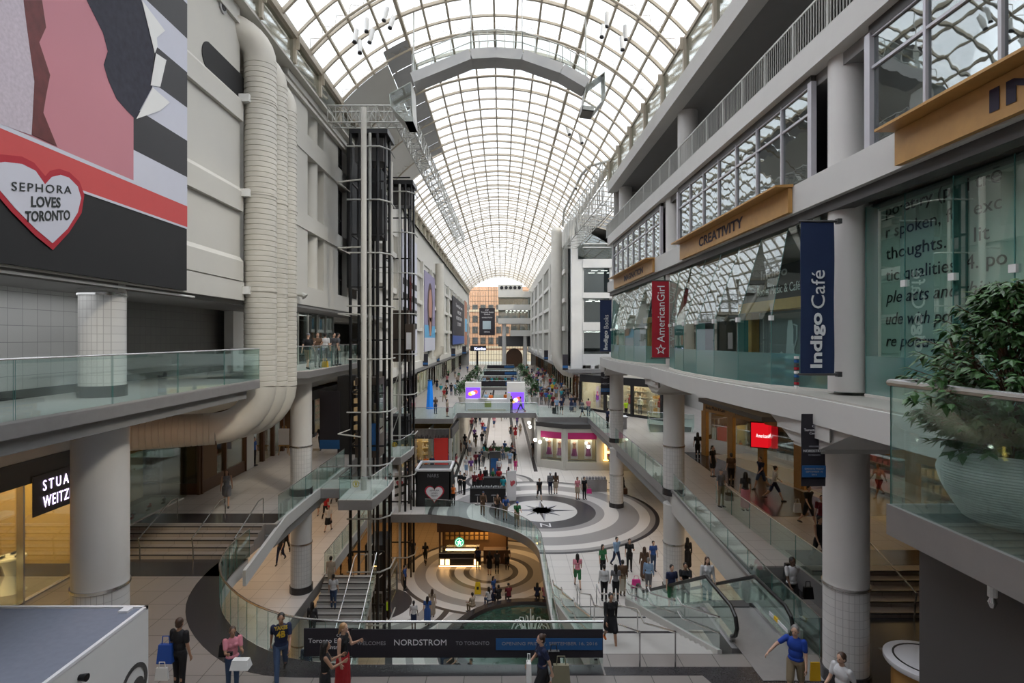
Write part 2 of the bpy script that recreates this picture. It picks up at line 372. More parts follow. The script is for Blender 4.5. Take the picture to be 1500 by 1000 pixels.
column(XL, S, [(L2L, L3 - .5, 2.33, True)], 'large white column at left behind the kiosk roof', .6)
column(XL, 2 * S, [(L0, L1 - .6, 2.35, True), (L1, L2 - T, 2.35, True), (L2, L3 - .4, 2.35, True)], 'white column beside the left stairs and below the ribbed ducts')
# upper columns in the facades
for k, (y, lab) in enumerate(((S, 'nearest'), (2 * S, 'middle'), (3 * S - .3, 'farthest'))):
    column(8.5, y, [(L3 + .15, CZ + 3.35, 0, False), (CZ + 4.1, CZ + 6.9, 0, False)], '%s white column between the upper shop windows on the right' % lab, .43)
    column(8.9, y - .7, [(CZ + 7.5, CZ + 10.8, 0, False)], '%s white column of the open gallery at upper right' % lab, .46)
t = thing('round_column', 'mosaic tiled white column on the left balcony under the billboard', 'column', (-9.98, 14.0, L3))
MB().cyl(-9.98, 14.0, L3, L3 + .28, .53, 40).build('plinth', M['dgranite'], t)
MB().cyl(-9.98, 14.0, L3 + .28, CZ + 1.05, .5, 40).build('tiled_shaft', M['coltile'], t)
MB().cyl(-9.98, 14.0, CZ + 1.05, CZ + 1.12, .53, 40).build('metal_band', M['steel'], t)
MB().cyl(-9.98, 14.0, CZ + 1.12, CZ + 1.42, .5, 40).build('shaft', M['colpaint'], t)
# ================================================================= ROOF
RX0, RX1, RZ, RISE = -9.0, 8.2, CZ + 13.3, 3.85
RC = (RX0 + RX1) / 2; HW = (RX1 - RX0) / 2; RR = (HW * HW + RISE * RISE) / (2 * RISE); TH = math.asin(HW / RR)
def vault(t, dr=0):          # t in -1..1 across
    a = t * TH; r = RR + dr; return (RC + r * math.sin(a), RZ + RISE - RR + r * math.cos(a))
Y0R, Y1R = -3.0, 158.0
b = MB(); n = 36
pts = [vault(-1 + 2 * i / n) for i in range(n + 1)]
vs = [(x, y, z) for y in (Y0R, Y1R) for x, z in pts]
b.add(vs, [(i, i + 1, n + 1 + i + 1, n + 1 + i) for i in range(n)])
roof = struct('ceiling', b, M['roofglass'])
roofc = {}
NL = 16
b = MB()
for i in range(NL + 1):
    x, z = vault(-1 + 2 * i / NL, -.04); hv = .17 if i in (4, 12) else .105
    b.obox((x, Y0R, z), (x, Y1R, z), hv, hv + .04)
struct('trim_20', b, M['roofsteel'])
b = MB(); k = 0; y = Y0R
while y < Y1R:
    st = 1.72
    r = .035 if k % 3 else .055
    p = [vault(-1 + 2 * i / 28, -.05) for i in range(29)]
    for i in range(28): b.obox((p[i][0], y, p[i][1]), (p[i + 1][0], y, p[i + 1][1]), 2 * r + .05, 2 * r + .03, up=(0, 1, 0))
    y += st; k += 1
struct('trim_21', b, M['roofsteel'])
# curved tube ribs hanging below the glass
y = Y0R + 2.58; ribs = 0; rib0 = None
while y < 150:
    t = thing('roof_rib', '', 'roof rib', (RC, y, RZ), 'curved tube ribs under the glass vault')
    MB().tube([(vault(-1 + 2 * i / 24, -.42)[0], y, vault(-1 + 2 * i / 24, -.42)[1]) for i in range(25)], .06, 6).build('arch_tube', M['roofsteel'], t)
    b = MB()
    for i in range(0, 24):
        a = vault(-1 + 2 * i / 24, -.42); c = vault(-1 + 2 * (i + .5) / 24, -.05); d = vault(-1 + 2 * (i + 1) / 24, -.42)
        if y < 60: b.obox((a[0], y, a[1]), (c[0], y + .0, c[1]), .022, .022, up=(0, 1, 0)); b.obox((c[0], y, c[1]), (d[0], y, d[1]), .022, .022, up=(0, 1, 0))
    if b.v: b.build('lacing', M['roofsteel'], t)
    t['label'] = 'one of the curved steel tube ribs spanning below the glass vault'
    y += 5.16; ribs += 1
# springing beams and clerestories
b = MB(); b.box(RX0 - .25, Y0R, RZ - .22, RX0 + .08, 158, RZ + .12); struct('trim_22', b, M['roofsteel'])
b = MB(); b.box(RX1 - .08, Y0R, RZ - .22, RX1 + .25, 158, RZ + .12); struct('trim_23', b, M['roofsteel'])
M['wavy'] = glass_mat('wavy_clerestory_glass', (.35, .38, .33), .5, .08)
def clerestory(x, y0, y1, z0, z1, step, side, idx):
    o = MB(); o.box(x, y0, z0, x + .03 * side, y1, z1); g = struct('window_%d' % idx, o, M['wavy'])
    p = MB(); y = y0
    while y <= y1: p.box(x - .12 * side, y - .09, z0, x + .06 * side, y + .09, z1); p.box(x - .26 * side, y - .025, z1 - .5, x - .1 * side, y + .025, z1 + .05); y += step
    p.box(x - .05 * side, y0, z1 - .05, x + .2 * side, y1, z1 + .02)
    p.build('trim_%d' % (30 + idx), M['roofsteel'])['kind'] = 'structure'
clerestory(8.05, .4, 43, CZ + 11.5, RZ - .2, 3.44, 1, 1)
clerestory(7.9, 66, 157, CZ + 11.6, RZ - .2, 3.44, 1, 2)
clerestory(-9.1, .4, 157, CZ + 12.0, RZ - .2, 3.44, -1, 3)
# solid panels on the left of the vault behind the catwalk
def vpanel(t0, t1, ya, yb, m, n=6):
    b = MB(); P = [vault(t0 + (t1 - t0) * i / n, -.14) for i in range(n + 1)]
    b.add([(x, y, z) for y in (ya, yb) for x, z in P] + [(x, y, z + .05) for y in (ya, yb) for x, z in P],
          [(i, i + 1, n + 2 + i, n + 1 + i) for i in range(n)] + [(i + 2 * n + 2, n + 1 + i + 2 * n + 2, n + 2 + i + 2 * n + 2, i + 1 + 2 * n + 2) for i in range(n)]); return struct('ceiling', b, m)
vpanel(-1.0, -.66, 31.5, 50, M['conc2'], 10)
for k in range(7): vpanel(-.655, -.5, 30.1 + 2.6 * k, 32.55 + 2.6 * k, M['concg'], 3)
# catwalk arch
t = thing('maintenance_catwalk', 'angular grey catwalk with glass sides arching across under the vault', 'catwalk', (0, 28, CZ + 12))
cw = [on_y(*p, 28) for p in ((606, 126), (690, 92), (727, 90), (765, 93), (822, 113), (858, 134))]
b = MB()
for i in range(5): b.obox((cw[i][0], 28, cw[i][2] + .18), (cw[i + 1][0], 28, cw[i + 1][2] + .18), 1.1, .5)
b.build('deck', M['concg'], t)
gp = MB(); hr = MB()
for i in range(5):
    a, c = cw[i], cw[i + 1]
    for yy in (27.5, 28.5):
        gp.add([(a[0], yy, a[2] + .4), (c[0], yy, c[2] + .4), (c[0], yy, c[2] + 1.3), (a[0], yy, a[2] + 1.3)], [(0, 1, 2, 3)])
        hr.tube([(a[0], yy, a[2] + 1.32), (c[0], yy, c[2] + 1.32)], .025, 6)
        m_ = 3
        for q in range(m_ + 1):
            f = q / m_; hr.tube([(a[0] + (c[0] - a[0]) * f, yy, a[2] + (c[2] - a[2]) * f + .35), (a[0] + (c[0] - a[0]) * f, yy, a[2] + (c[2] - a[2]) * f + 1.32)], .02, 5)
gp.build('glass_side', M['clear'], t, False); hr.build('handrail', M['truss'], t)
hg = MB()
for p in (cw[1], cw[3]): hg.tube([(p[0], 28, p[2] + .4), (p[0], 28, p[2] + 3.2)], .03, 6)
for p in (cw[0], cw[5]): hg.tube([(p[0], 28, p[2] + .4), (p[0], 28, p[2] + 4.0)], .04, 6)
hg.build('hanger_rod', M['truss'], t)
def basket(pts, yy, d, label, cat='basket'):
    t = thing('catwalk_basket', label, cat, (pts[0][0], yy, pts[2][2]))
    b = MB(); P = [(p[0], yy, p[2]) for p in pts]
    for i in range(len(P)):
        b.obox(P[i], P[(i + 1) % len(P)], d, .16, up=(0, 1, 0)) if False else b.extr([P[i], P[(i + 1) % len(P)], tuple(Vector(P[(i + 1) % len(P)]) * .94 + Vector((sum(q[0] for q in P) / len(P), yy, sum(q[2] for q in P) / len(P))) * .06), tuple(Vector(P[i]) * .94 + Vector((sum(q[0] for q in P) / len(P), yy, sum(q[2] for q in P) / len(P))) * .06)], (0, d, 0))
    b.build('frame', M['truss'], t)
    g = MB(); g.add([tuple(p) for p in P], [tuple(range(len(P)))]); g.build('glass_side', M['clear'], t, False)
    g = MB(); i0 = max(range(len(P)), key=lambda i: -P[i][2] - P[(i + 1) % len(P)][2])
    g.extr([P[i0], P[(i0 + 1) % len(P)], (P[(i0 + 1) % len(P)][0], yy, P[(i0 + 1) % len(P)][2] + .25), (P[i0][0], yy, P[i0][2] + .25)], (0, d, 0)); g.build('floor_pan', M['concg'], t)
basket([on_y(*p, 28) for p in ((856, 131), (884, 110), (885, 147), (868, 168), (851, 166))], 27.6, 1.0, 'glass sided basket hanging at the right end of the catwalk')
basket([on_y(*p, 27) for p in ((571, 140), (603, 122), (606, 180), (594, 180), (573, 158))], 26.8, 1.4, 'cream framed end box hanging at the left end of the catwalk')
# spotlights
def spot(px, py, yy, k, lab):
    x, _, z = on_y(px, py, yy)
    t = thing('spotlight', lab, 'spotlight', (x, yy, z), 'white spotlights on the roof ribs')
    tilt = Vector((random.uniform(-.25, .25), random.uniform(-.3, .1), -1)).normalized()
    p = Vector((x, yy, z)); MB().tube([p - tilt * .28 * k, p + tilt * .05 * k, p + tilt * .3 * k], [.10 * k, .11 * k, .085 * k], 12).build('housing', M['white'], t)
    MB().tube([p + tilt * .3 * k, p + tilt * .36 * k], [.095 * k, .1 * k], 12).build('lens_ring', M['black'], t)
    MB().tube([p, p + Vector((0, .1, .4 * k))], .018, 6).build('yoke', M['truss'], t)
for px, py, yy, lab in ((521, 52, 24, 'white spotlight nearest the left roof edge'), (527, 68, 24, 'lower white spotlight of the left roof pair'), (537, 36, 24.3, 'second white spotlight from the left roof edge'), (544, 52, 24.3, 'small white spotlight below the second left one'),
                        (565, 20, 24.5, 'white spotlight highest on the left'), (574, 32, 24.5, 'small white spotlight beside the highest left one'), (889, 28, 25, 'upper left of the right roof spotlights'), (883, 45, 25, 'small spotlight below the upper right pair'),
                        (916, 47, 25, 'upper right of the right roof spotlights'), (911, 63, 25, 'lowest of the right roof spotlights')):
    spot(px, py, yy, 1.0, lab)
for px, py, yy in ((832, 190, 42), (851, 202, 42), (813, 250, 55), (645, 247, 55), (631, 255, 55), (802, 290, 68), (658, 287, 68), (845, 270, 52), (672, 320, 80), (660, 300, 75)):
    spot(px, py, yy, 1.3, 'small white spotlight far along the glass vault')
# ================================================================= RIGHT FACADE
FX = 7.85
def zc(h): return CZ + h
wr = MB(); wr.box(FX, .5, zc(3.35), 9.4, 41.6, zc(4.1)); struct('wall_right', wr, M['conc'])
wr = MB(); wr.box(FX, .5, zc(6.85), 9.6, 41.6, zc(7.5)); struct('wall_right', wr, M['conc'])
wr = MB(); wr.box(FX, .5, zc(10.75), 8.5, 41.6, zc(11.5)); struct('wall_right', wr, M['conc'])
b = MB(); b.box(8.5, .5, zc(10.8), 14, 41.6, zc(11.2)); struct('ceiling', b, M['soffit'])
b = MB(); b.box(8.6, .5, zc(7.2), 14, 41.6, zc(7.5)); struct('floor', b, M['concg'])
b = MB(); b.box(12.0, .5, zc(7.5), 12.3, 41.6, zc(10.8)); struct('wall_right', b, M['soffit'])
b = MB(); b.box(8.5, .5, zc(11.5), 8.7, 41.6, zc(13.2)); struct('wall_right', b, M['conc2'])
b = MB(); b.box(8.2, .5, zc(6.55), 15, 41.5, zc(6.85)); b.box(9.4, .5, zc(3.2), 15, 41.5, zc(3.5)); struct('ceiling', b, M['soffit'])
b = MB(); b.box(9.4, .5, zc(3.5), 15, 41.5, zc(4.1)); struct('floor', b, M['dgrey'])
b = MB(); b.box(8.3, 41.3, zc(3.4), 15, 41.6, zc(10.8)); b.box(8.3, 41.3, zc(-1.5), 15, 41.6, zc(3.4)); struct('wall_right', b, M['conc'])
b = MB(); b.box(8.02, .5, zc(11.38), 8.5, 41.6, zc(11.52)); struct('trim_40', b, M['conc'])
# gallery railing, one panel per bay
t = thing('gallery_railing', 'long grey steel bar railing along the top open gallery', 'railing', (8.0, 20, zc(7.5)))
y = 4.0; 
while y < 41.4:
    p = MB(); p.box(7.97, y - .03, zc(7.1), 8.02, y + .03, zc(8.62)); p.box(7.975, y, zc(8.56), 8.015, y + 1.62, zc(8.62)); p.box(7.98, y, zc(7.62), 8.01, y + 1.62, zc(7.66))
    for i in range(1, 13): p.box(7.985, y + .125 * i - .008, zc(7.64), 8.005, y + .125 * i + .008, zc(8.58))
    p.build('railing_panel', M['truss'], t); y += 1.62
b = MB(); b.box(8.0, 41.4, zc(8.5), 9.6, 41.45, zc(8.56))
for i in range(12): b.box(8.02 + .13 * i, 41.41, zc(7.5), 8.04 + .13 * i, 41.43, zc(8.55))
b.build('railing_panel', M['truss'], t)
# fourth level windows
def bay_window(ya, yb, idx, thick_first=True):
    w = struct('window_%d' % idx, MB().box(8.12, ya, zc(4.1), 8.14, yb, zc(6.62)), M['winglass'], smooth=False)
    f = MB(); n = round((yb - ya) / 1.62); st = (yb - ya) / n
    for i in range(n + 1):
        wd = .09 if i in (0, n) else .032; f.box(8.06 if 0 < i < n else 8.02, ya + st * i - wd, zc(4.1), 8.16, ya + st * i + wd, zc(6.66))
    for z in (4.13, 5.9, 6.6): f.box(8.07, ya, zc(z - .03), 8.16, yb, zc(z + .03))
    w['_o'] = tuple(w.location); f.build('window_frame', M['steelw'], w)
    b = MB(); b.box(8.06, ya, zc(6.6), 8.2, yb, zc(6.86)); b.build('window_header', M['dgrey'], w)
M['steelw'] = mat('grey_window_frame', (.50, .49, .52), .4, .2)
bay_window(14.6, 25.6, 4); bay_window(2.6, 12.3, 5); bay_window(28.4, 40.6, 6)
for i, (ya, yb) in enumerate(((12.35, 13.2), (26.3, 27.0))):
    w = struct('window_%d' % (7 + i), MB().box(8.9, ya - .6, zc(4.1), 8.93, yb + 1.2, zc(6.6)), M['winglass'], smooth=False)
# offices behind the windows
b = MB(); b.box(13.0, .5, zc(4.1), 13.2, 41.3, zc(6.6)); struct('wall_right', b, mat('office_wall', (.22, .18, .14), .8))
for k, y in enumerate((4, 8, 17, 21.5, 24, 31, 36)):
    t = thing('office_shelf', 'tall shelving unit behind the upper right office windows', 'shelf', (12.2, y, zc(4.1)), 'shelving behind the office windows')
    MB().box(11.9, y - .8, zc(4.1), 12.6, y + .8, zc(5.9)).build('carcass', M['wood'], t)
    b = MB(); [b.box(11.85, y - .7, zc(4.5 + .45 * j), 11.9, y + .7, zc(4.75 + .45 * j)) for j in range(3)]; b.build('files', M['dgrey'], t)
# third level: spandrel following the bowed shop windows
def bow(y):              # x of the front edge
    u = ((y - S) / S) % 1.0; return 7.32 - .42 * math.sin(PI * u) ** .8 if y > S else 7.32 - .06 * math.sin(PI * u)
ys = [1 + i * .5 for i in range(82)]
ys = [y for y in ys if y <= 41.6]
front = [(bow(y), y) for y in ys]
b = MB(); b.slab(front + [(9.5, ys[-1]), (9.5, ys[0])], zc(-2.02), zc(-1.42)); struct('wall_right', b, M['conc'])
b = MB(); b.slab([(x + .1, y) for x, y in front] + [(15, ys[-1]), (15, ys[0])], zc(-1.42), zc(-1.38)); struct('floor', b, mat('pale_shop_floor', (.4, .38, .34), .4))
b = MB(); b.box(9.0, 1, zc(-2.3), 22, 41.6, zc(-2.0)); struct('ceiling', b, M['soffit'])
b = MB()
for k in (1, 2, 3):
    y = S * k
    b.extr([(7.45, y - 2.0, zc(-2.0)), (7.45, y - .62, zc(-2.62)), (7.45, y + .62, zc(-2.62)), (7.45, y + 2.0, zc(-2.0))], (2.1, 0, 0))
    b.box(7.5, y - .62, zc(-2.72), 9.1, y + .62, zc(-2.6))
    b.extr([(x, y_, zc(-2.0)) for x, y_ in ((7.35, y - 1.2), (7.35, y + 1.2), (8, y + .5), (8, y - .5))], (0, 0, -.35))
struct('trim_41', b, M['conc'], smooth=False)
# beam soffit line above shop glass
b = MB(); b.box(8.0, 1, zc(3.1), 8.4, 41.5, zc(3.36)); struct('trim_42', b, M['dgrey'])
def shopbay(ya, yb, idx, sloped):
    n = 8; ysb = [ya + (yb - ya) * i / n for i in range(n + 1)]
    fx = [(8.47 - 1.3 * max(0, math.sin(PI * (y - ya) / (yb - ya))) ** .45) if sloped else 8.62 for y in ysb]; ztop = .55 if sloped else 3.1
    w = MB()
    for i in range(n):
        w.add([(fx[i], ysb[i], zc(-.42)), (fx[i + 1], ysb[i + 1], zc(-.42)), (fx[i + 1], ysb[i + 1], zc(ztop)), (fx[i], ysb[i], zc(ztop))], [(0, 1, 2, 3)])
    if sloped:
        for i in range(n):
            h = lambda y: 3.05
            k0, k1 = (1 if 0 < i < n else 1), 1
            w.add([(fx[i], ysb[i], zc(ztop)), (fx[i + 1], ysb[i + 1], zc(ztop)), (8.1, ysb[i + 1], zc(3.1)), (8.1, ysb[i], zc(3.1))], [(0, 1, 2, 3)])
    w = struct('window_%d' % idx, w, M['shopglass'], smooth=False)
    f = MB()
    for i in range(n): f.add([(fx[i], ysb[i], zc(-1.38)), (fx[i + 1], ysb[i + 1], zc(-1.38)), (fx[i + 1], ysb[i + 1], zc(-.42)), (fx[i], ysb[i], zc(-.42))], [(0, 1, 2, 3)])
    f.build('frosted_band', M['frost'], w, False)
    f = MB()
    for i in range(n): f.obox((fx[i], ysb[i], zc(-1.36)), (fx[i + 1], ysb[i + 1], zc(-1.36)), .08, .09)
    f.build('window_sill', M['conc2'], w)
    f = MB()
    for i in range(n + 1):
        f.box(fx[i] - .008, ysb[i] - .008, zc(-1.38), fx[i] + .008, ysb[i] + .008, zc(ztop))
        if sloped: f.tube([(fx[i], ysb[i], zc(ztop)), (8.1, ysb[i], zc(3.1))], .008, 4)
        if i % 2 == 0: f.box(fx[i], ysb[i] - .006, zc(-1.38), fx[i] + .32, ysb[i] + .006, zc(ztop))
    f.build('glass_fin', M['glassedge'], w)
    f = MB()
    for i in range(1, n): f.box(fx[i] - .05, ysb[i] - .07, zc(ztop - .05 if sloped else 1.1), fx[i] + .05, ysb[i] + .07, zc(ztop + .09 if sloped else 1.24))
    f.build('glass_clamp', M['white'], w)
shopbay(S + .5, 2 * S - .5, 9, True); shopbay(2 * S + .5, 3 * S - .6, 10, True); shopbay(3, S - .5, 11, False)
b = MB(); b.box(14.2, 1, zc(-1.4), 14.4, 41.4, zc(3.2)); struct('wall_right', b, mat('dark_shop_wall', (.05, .09, .10), .6))
b = MB(); b.box(9.0, 1, zc(2.9), 14.2, 41.4, zc(3.2)); struct('ceiling', b, M['soffit'])
# wooden name boards
def name_board(ya, yb, word, wy0, wy1, lab):
    t = thing('wooden_name_board', lab, 'sign', (7.8, (ya + yb) / 2, zc(3.3)))
    MB().box(7.72, ya, zc(3.38), 7.84, yb, zc(4.05)).build('board', M['wood'], t)
    b = MB(); b.extr([(7.35, ya - .05, zc(4.06)), (7.84, ya - .05, zc(4.06)), (7.84, ya - .05, zc(4.14)), (7.35, ya - .05, zc(4.11))], (0, yb - ya + .1, 0)); b.build('canopy', M['wood'], t)
    text(word, (7.712, wy1, zc(3.55)), wy1 - wy0, .36, M['purplett'], t, xd=(0, -1, 0), bold=.025)
name_board(15.1, 24.3, 'CREATIVITY', 17.9, 21.9, 'oak name board reading CREATIVITY over the middle shop window')
name_board(28.7, 38.6, 'IMAGINATION', 30.6, 35.3, 'oak name board reading IMAGINATION over the farthest shop window')
name_board(1.4, 11.0, 'IN', 7.75, 8.85, 'oak name board reading IN over the nearest shop window')
# shop interior: poetry panel
t = thing('poetry_panel', 'pale green wall panel printed with a dictionary entry on poetry', 'panel', (9.0, 11, zc(-1.38)))
MB().box(8.9, 9.0, zc(-1.38), 9.0, 13.3, zc(3.05)).build('board', mat('pale_green_panel', (.36, .44, .38), .7, var=.03), t)
for i, (s_, ln, sh, bd) in enumerate((("po·et·ry (pō'i trē", 3.0, 0, .01), ('r spoken, for exc', 3.0, 0, 0), ('thoughts. 2. lit', 2.75, 0, 0), ('tic qualities. 4. po', 3.1, 0, 0), ('ple acts and thing', 3.0, .25, 0), ('ude with poetry', 2.5, .25, 0), ('re poetry of a p', 2.6, .25, 0), ('ic art, I : p', 2.1, 0, 0))):
    z = 2.72 - .5 * i
    asc = .36 if i not in (7,) else .33
    text(s_, (8.89, 12.95, zc(z)), ln, asc, M['blacklett'], t, xd=(0, -1, 0), shear=sh, bold=bd, depth=.004)
def display_frame(y0, y1, lab, jug=True):
    t = thing('oak_display_frame', lab, 'display', (9.6, (y0 + y1) / 2, zc(-1.38)))
    b = MB(); b.box(9.5, y0, zc(-1.38), 9.8, y0 + .35, zc(1.35)); b.box(9.5, y1 - .5, zc(-1.38), 9.8, y1, zc(1.35)); b.box(9.2, y0, zc(.95), 9.8, y1, zc(1.3)); b.build('frame', M['wood'], t)
    MB().box(9.55, y0, zc(1.3), 9.75, y1, zc(2.5)).build('fascia', M['bannerb'], t)
    if jug:
        g = mat('poster_grey', (.16, .165, .17), .5); MB().box(9.6, y0 + .5, zc(-1.2), 9.66, y1 - 1.0, zc(.85)).build('poster', g, t)
        c = y0 + 2.0; w_ = mat('poster_light', (.45, .46, .47), .5)
        b = MB(); pf = [(-.28, -.5), (-.2, -.1), (-.22, .3), (-.1, .6), (.12, .6), (.2, .25), (.22, -.1), (.28, -.5), (.15, -.62), (-.15, -.62)]
        b.extr([(9.59, c + a, zc(q)) for a, q in pf], (-.01, 0, 0)); b.tube([(9.585, c - .22, zc(.45)), (9.585, c - .42, zc(.4)), (9.585, c - .45, zc(0)), (9.585, c - .25, zc(-.35))], .03, 6)
        b.extr([(9.59, c + a, zc(q)) for a, q in [(-.9, -1.0), (-.4, -.55), (.1, -.7), (.6, -.45), (1.1, -.9), (.8, -1.15), (-.8, -1.15)]], (-.008, 0, 0)); b.build('poster_picture', w_, t)
    text('Indigo', (9.54, y1 - 1.2, zc(2.02)), 1.9, .42, M['greylett'], t, xd=(0, -1, 0), bold=.02)
    text('Books Music & Café', (9.54, y1 - .9, zc(1.55)), 3.0, .3, M['lett'], t, xd=(0, -1, 0))
display_frame(16.6, 21.8, 'oak framed shop display with a grey jug poster behind the bowed glass')
display_frame(31.5, 36.5, 'oak framed shop display behind the farthest bowed glass')
t = thing('oak_display_frame', 'oak and black display behind the potted tree', 'display', (9.6, 7, zc(-1.38)))
MB().box(9.5, 4.5, zc(-.2), 9.9, 9.0, zc(.15)).box(9.5, 8.8, zc(-1.38), 9.8, 9.0, zc(1.2)).build('frame', M['wood'], t); MB().box(9.6, 4.5, zc(1.2), 9.8, 9.05, zc(3.0)).box(9.6, 4.5, zc(.15), 9.8, 8.8, zc(1.2)).build('fascia', M['bannerb'], t)
for k in range(9):      # book piles behind the frosted glass
    y = 15.4 + k * 1.25
    t = thing('book_stack', 'pile of books leaning behind the frosted shop window', 'books', (7.75, y, zc(-1.38)), 'book piles behind the bowed glass')
    for j in range(9):
        b = MB(); b.box(7.95, y - .3, zc(-1.36 + j * .1), 8.3, y + .3, zc(-1.29 + j * .1)); b.build('book', (M['white'], M['bannerblue'], M['dgrey'], M['redf'])[(j * 3 + k) % 4], t)
# hanging banners
def banner(px0, px1, pya, pyb, yy, m, words, lab, pole=True, name='hanging_banner'):
    a = on_y(px0, pya, yy); c = on_y(px1, pyb, yy)
    t = thing(name, lab, 'banner', ((a[0] + c[0]) / 2, yy, c[2]))
    n = 8; b = MB()
    vs = []; 
    for j in range(n + 1):
        z = c[2] + (a[2] - c[2]) * j / n; w = .012 * math.sin(j * 1.3)
        vs += [(a[0], yy + w, z), (c[0], yy - w, z)]
    vs += [(x, y + .015, z) for x, y, z in vs]; m_ = 2 * (n + 1)
    fs = [(2 * j, 2 * j + 1, 2 * j + 3, 2 * j + 2) for j in range(n)] + [(m_ + 2 * j + 2, m_ + 2 * j + 3, m_ + 2 * j + 1, m_ + 2 * j) for j in range(n)] + [(2 * j, 2 * j + 2, m_ + 2 * j + 2, m_ + 2 * j) for j in range(n)] + [(2 * j + 1, m_ + 2 * j + 1, m_ + 2 * j + 3, 2 * j + 3) for j in range(n)]
    b.add(vs, fs); b.build('cloth', m, t)
    if pole:
        for z in (a[2], c[2]): MB().tube([(a[0] - .05, yy + .01, z), (c[0] + .12, yy + .01, z)], .03, 8).box(c[0] + .06, yy - .05, z - .06, c[0] + .16, yy + .07, z + .06).build('bracket', M['dgrey'], t)
    return t, a, c
t, a, c = banner(1173, 1222, 324, 548, 13.2, M['navy'], None, 'tall navy banner reading Indigo Café on the nearest right column')
text('Indigo', (c[0] - .22, 13.17, c[2] + .15), 1.3, .36, M['lett'], t, xd=(0, 0, 1), yd=(-1, 0, 0), bold=.03); text('Café', (c[0] - .24, 13.17, c[2] + 1.55), .9, .32, M['lett'], t, xd=(0, 0, 1), yd=(-1, 0, 0))
t, a, c = banner(955, 980, 411, 524, 26.9, M['redf'], None, 'red banner reading American Girl with a star')
text('AmericanGirl', (c[0] - .22, 26.86, c[2] + .75), 2.7, .36, M['lett'], t, xd=(0, 0, 1), yd=(-1, 0, 0))
def star(cx, z, r, ri, y, n=5): return [(cx + (r if i % 2 == 0 else ri) * math.sin(PI * i / n), y, z + (r if i % 2 == 0 else ri) * math.cos(PI * i / n)) for i in range(2 * n)]
b = MB(); b.extr(star((a[0] + c[0]) / 2, c[2] + .4, .26, .12, 26.86), (0, -.01, 0), 0, [star((a[0] + c[0]) / 2, c[2] + .4, .17, .075, 26.86)[::-1]]); b.build('star_mark', M['lett'], t, False)
t, a, c = banner(879, 896, 439, 515, 41.0, M['navy'], None, 'narrow navy banner reading Indigo Books beyond the far column')
text('Indigo', (c[0] - .22, 40.96, c[2] + .15), 1.4, .38, M['lett'], t, xd=(0, 0, 1), yd=(-1, 0, 0), bold=.03); text('Books', (c[0] - .24, 40.96, c[2] + 1.7), 1.0, .34, M['lett'], t, xd=(0, 0, 1), yd=(-1, 0, 0))
def centre_banner(px0, px1, pya, pyb, yy, lab, words=True):
    t, a, c = banner(px0, px1, pya, pyb, yy, M['bannerb'], None, lab, False, 'column_banner')
    w = c[0] - a[0]; h = a[2] - c[2]
    MB().box(a[0] + .005, yy - .035, c[2] + h * .13, c[0] - .005, yy - .022, c[2] + h * .29).build('blue_band', M['bannerblue'], t)
    if words:
        for s_, f, hh, ww, m in (('CF', .82, .03, .18, 'lett'), ('Toronto Eaton', .765, .035, .85, 'lett'), ('Centre', .72, .03, .4, 'lett'), ('WELCOMES', .545, .02, .45, 'greylett'), ('NORDSTROM', .475, .035, .9, 'lett'), ('TO TORONTO', .425, .02, .5, 'greylett'), ('OPENING FRIDAY', .235, .022, .8, 'greylett'), ('SEPTEMBER 16', .195, .022, .7, 'greylett'), ('2016', .155, .022, .22, 'greylett')):
            text(s_, ((a[0] + c[0]) / 2 - w * ww / 2, yy - .036, c[2] + h * f), w * ww, h * hh, M[m], t)
centre_banner(1174, 1209, 606, 712, 13.15, 'charcoal welcome banner with a blue band under the near spandrel')
centre_banner(880, 893, 545, 578, 40.8, 'small charcoal welcome banner on the far right column', True)
centre_banner(824, 832, 519, 542, 60, 'tiny charcoal banner on the white corner building', False)
centre_banner(797, 803, 513, 527, 76, 'tiny charcoal banner farther along the right walkway', False)
for k, (p0, p1, ya, yb, yy) in enumerate(((619, 627, 518, 536, 66), (638, 644, 513, 530, 80), (661, 667, 510, 522, 95), (677, 683, 507, 519, 120))):
    centre_banner(p0, p1, ya, yb, yy, '%s charcoal banner along the left walkway' % ('nearest', 'second', 'third', 'fourth')[k], False)
# ================================================================= LEFT FACADE
WX = -9.45
def wallL(x, ya, yb, z0, z1, m='conc2', th=.4, name='wall_left'):
    return struct(name, MB().box(x - th, ya, zc(z0), x, yb, zc(z1)), M[m])
wallL(WX, 2, 20.2, 1.35, 12.0); wallL(WX - 1.5, 20.2, 25.5, 1.35, 12.0)
b = MB()
for z in (2.55, 5.05, 8.3): b.extr([(WX - .1, 2, zc(z - .5)), (WX + .13, 2, zc(z - .5)), (WX + .13, 2, zc(z + .2)), (WX - .1, 2, zc(z + .5))], (0, 18.2, 0))
b.box(WX - .1, 2, zc(1.35), WX + .16, 20.2, zc(2.0)); struct('trim_50', b, M['conc2'], smooth=False)
b = MB(); b.box(WX - .3, 2, zc(11.9), WX + .35, 36, zc(12.15)); b.box(WX - .1, 2, zc(11.2), WX + .12, 36, zc(11.35)); struct('trim_51', b, M['conc2'])
b = MB(); b.box(-12.2, 2, zc(1.2), WX - .05, 26, zc(1.45)); struct('ceiling', b, M['soffit'])
struct('wall_left', MB().box(-11.9, 2, L3, -11.5, 16.6, zc(1.3)), M['walltile']); struct('wall_left', MB().box(-13.1, 16.6, L3, -12.6, 26, zc(1.3)), M['walltile2'])
struct('wall_left', MB().box(-12.6, 16.3, L3, -11.5, 16.6, zc(1.3)), M['walltile'])
struct('baseboard_left', MB().box(-11.6, 2, L3, -11.46, 16.62, L3 + .22).box(-12.7, 16.6, L3, -12.56, 26, L3 + .22), M['dgranite'])
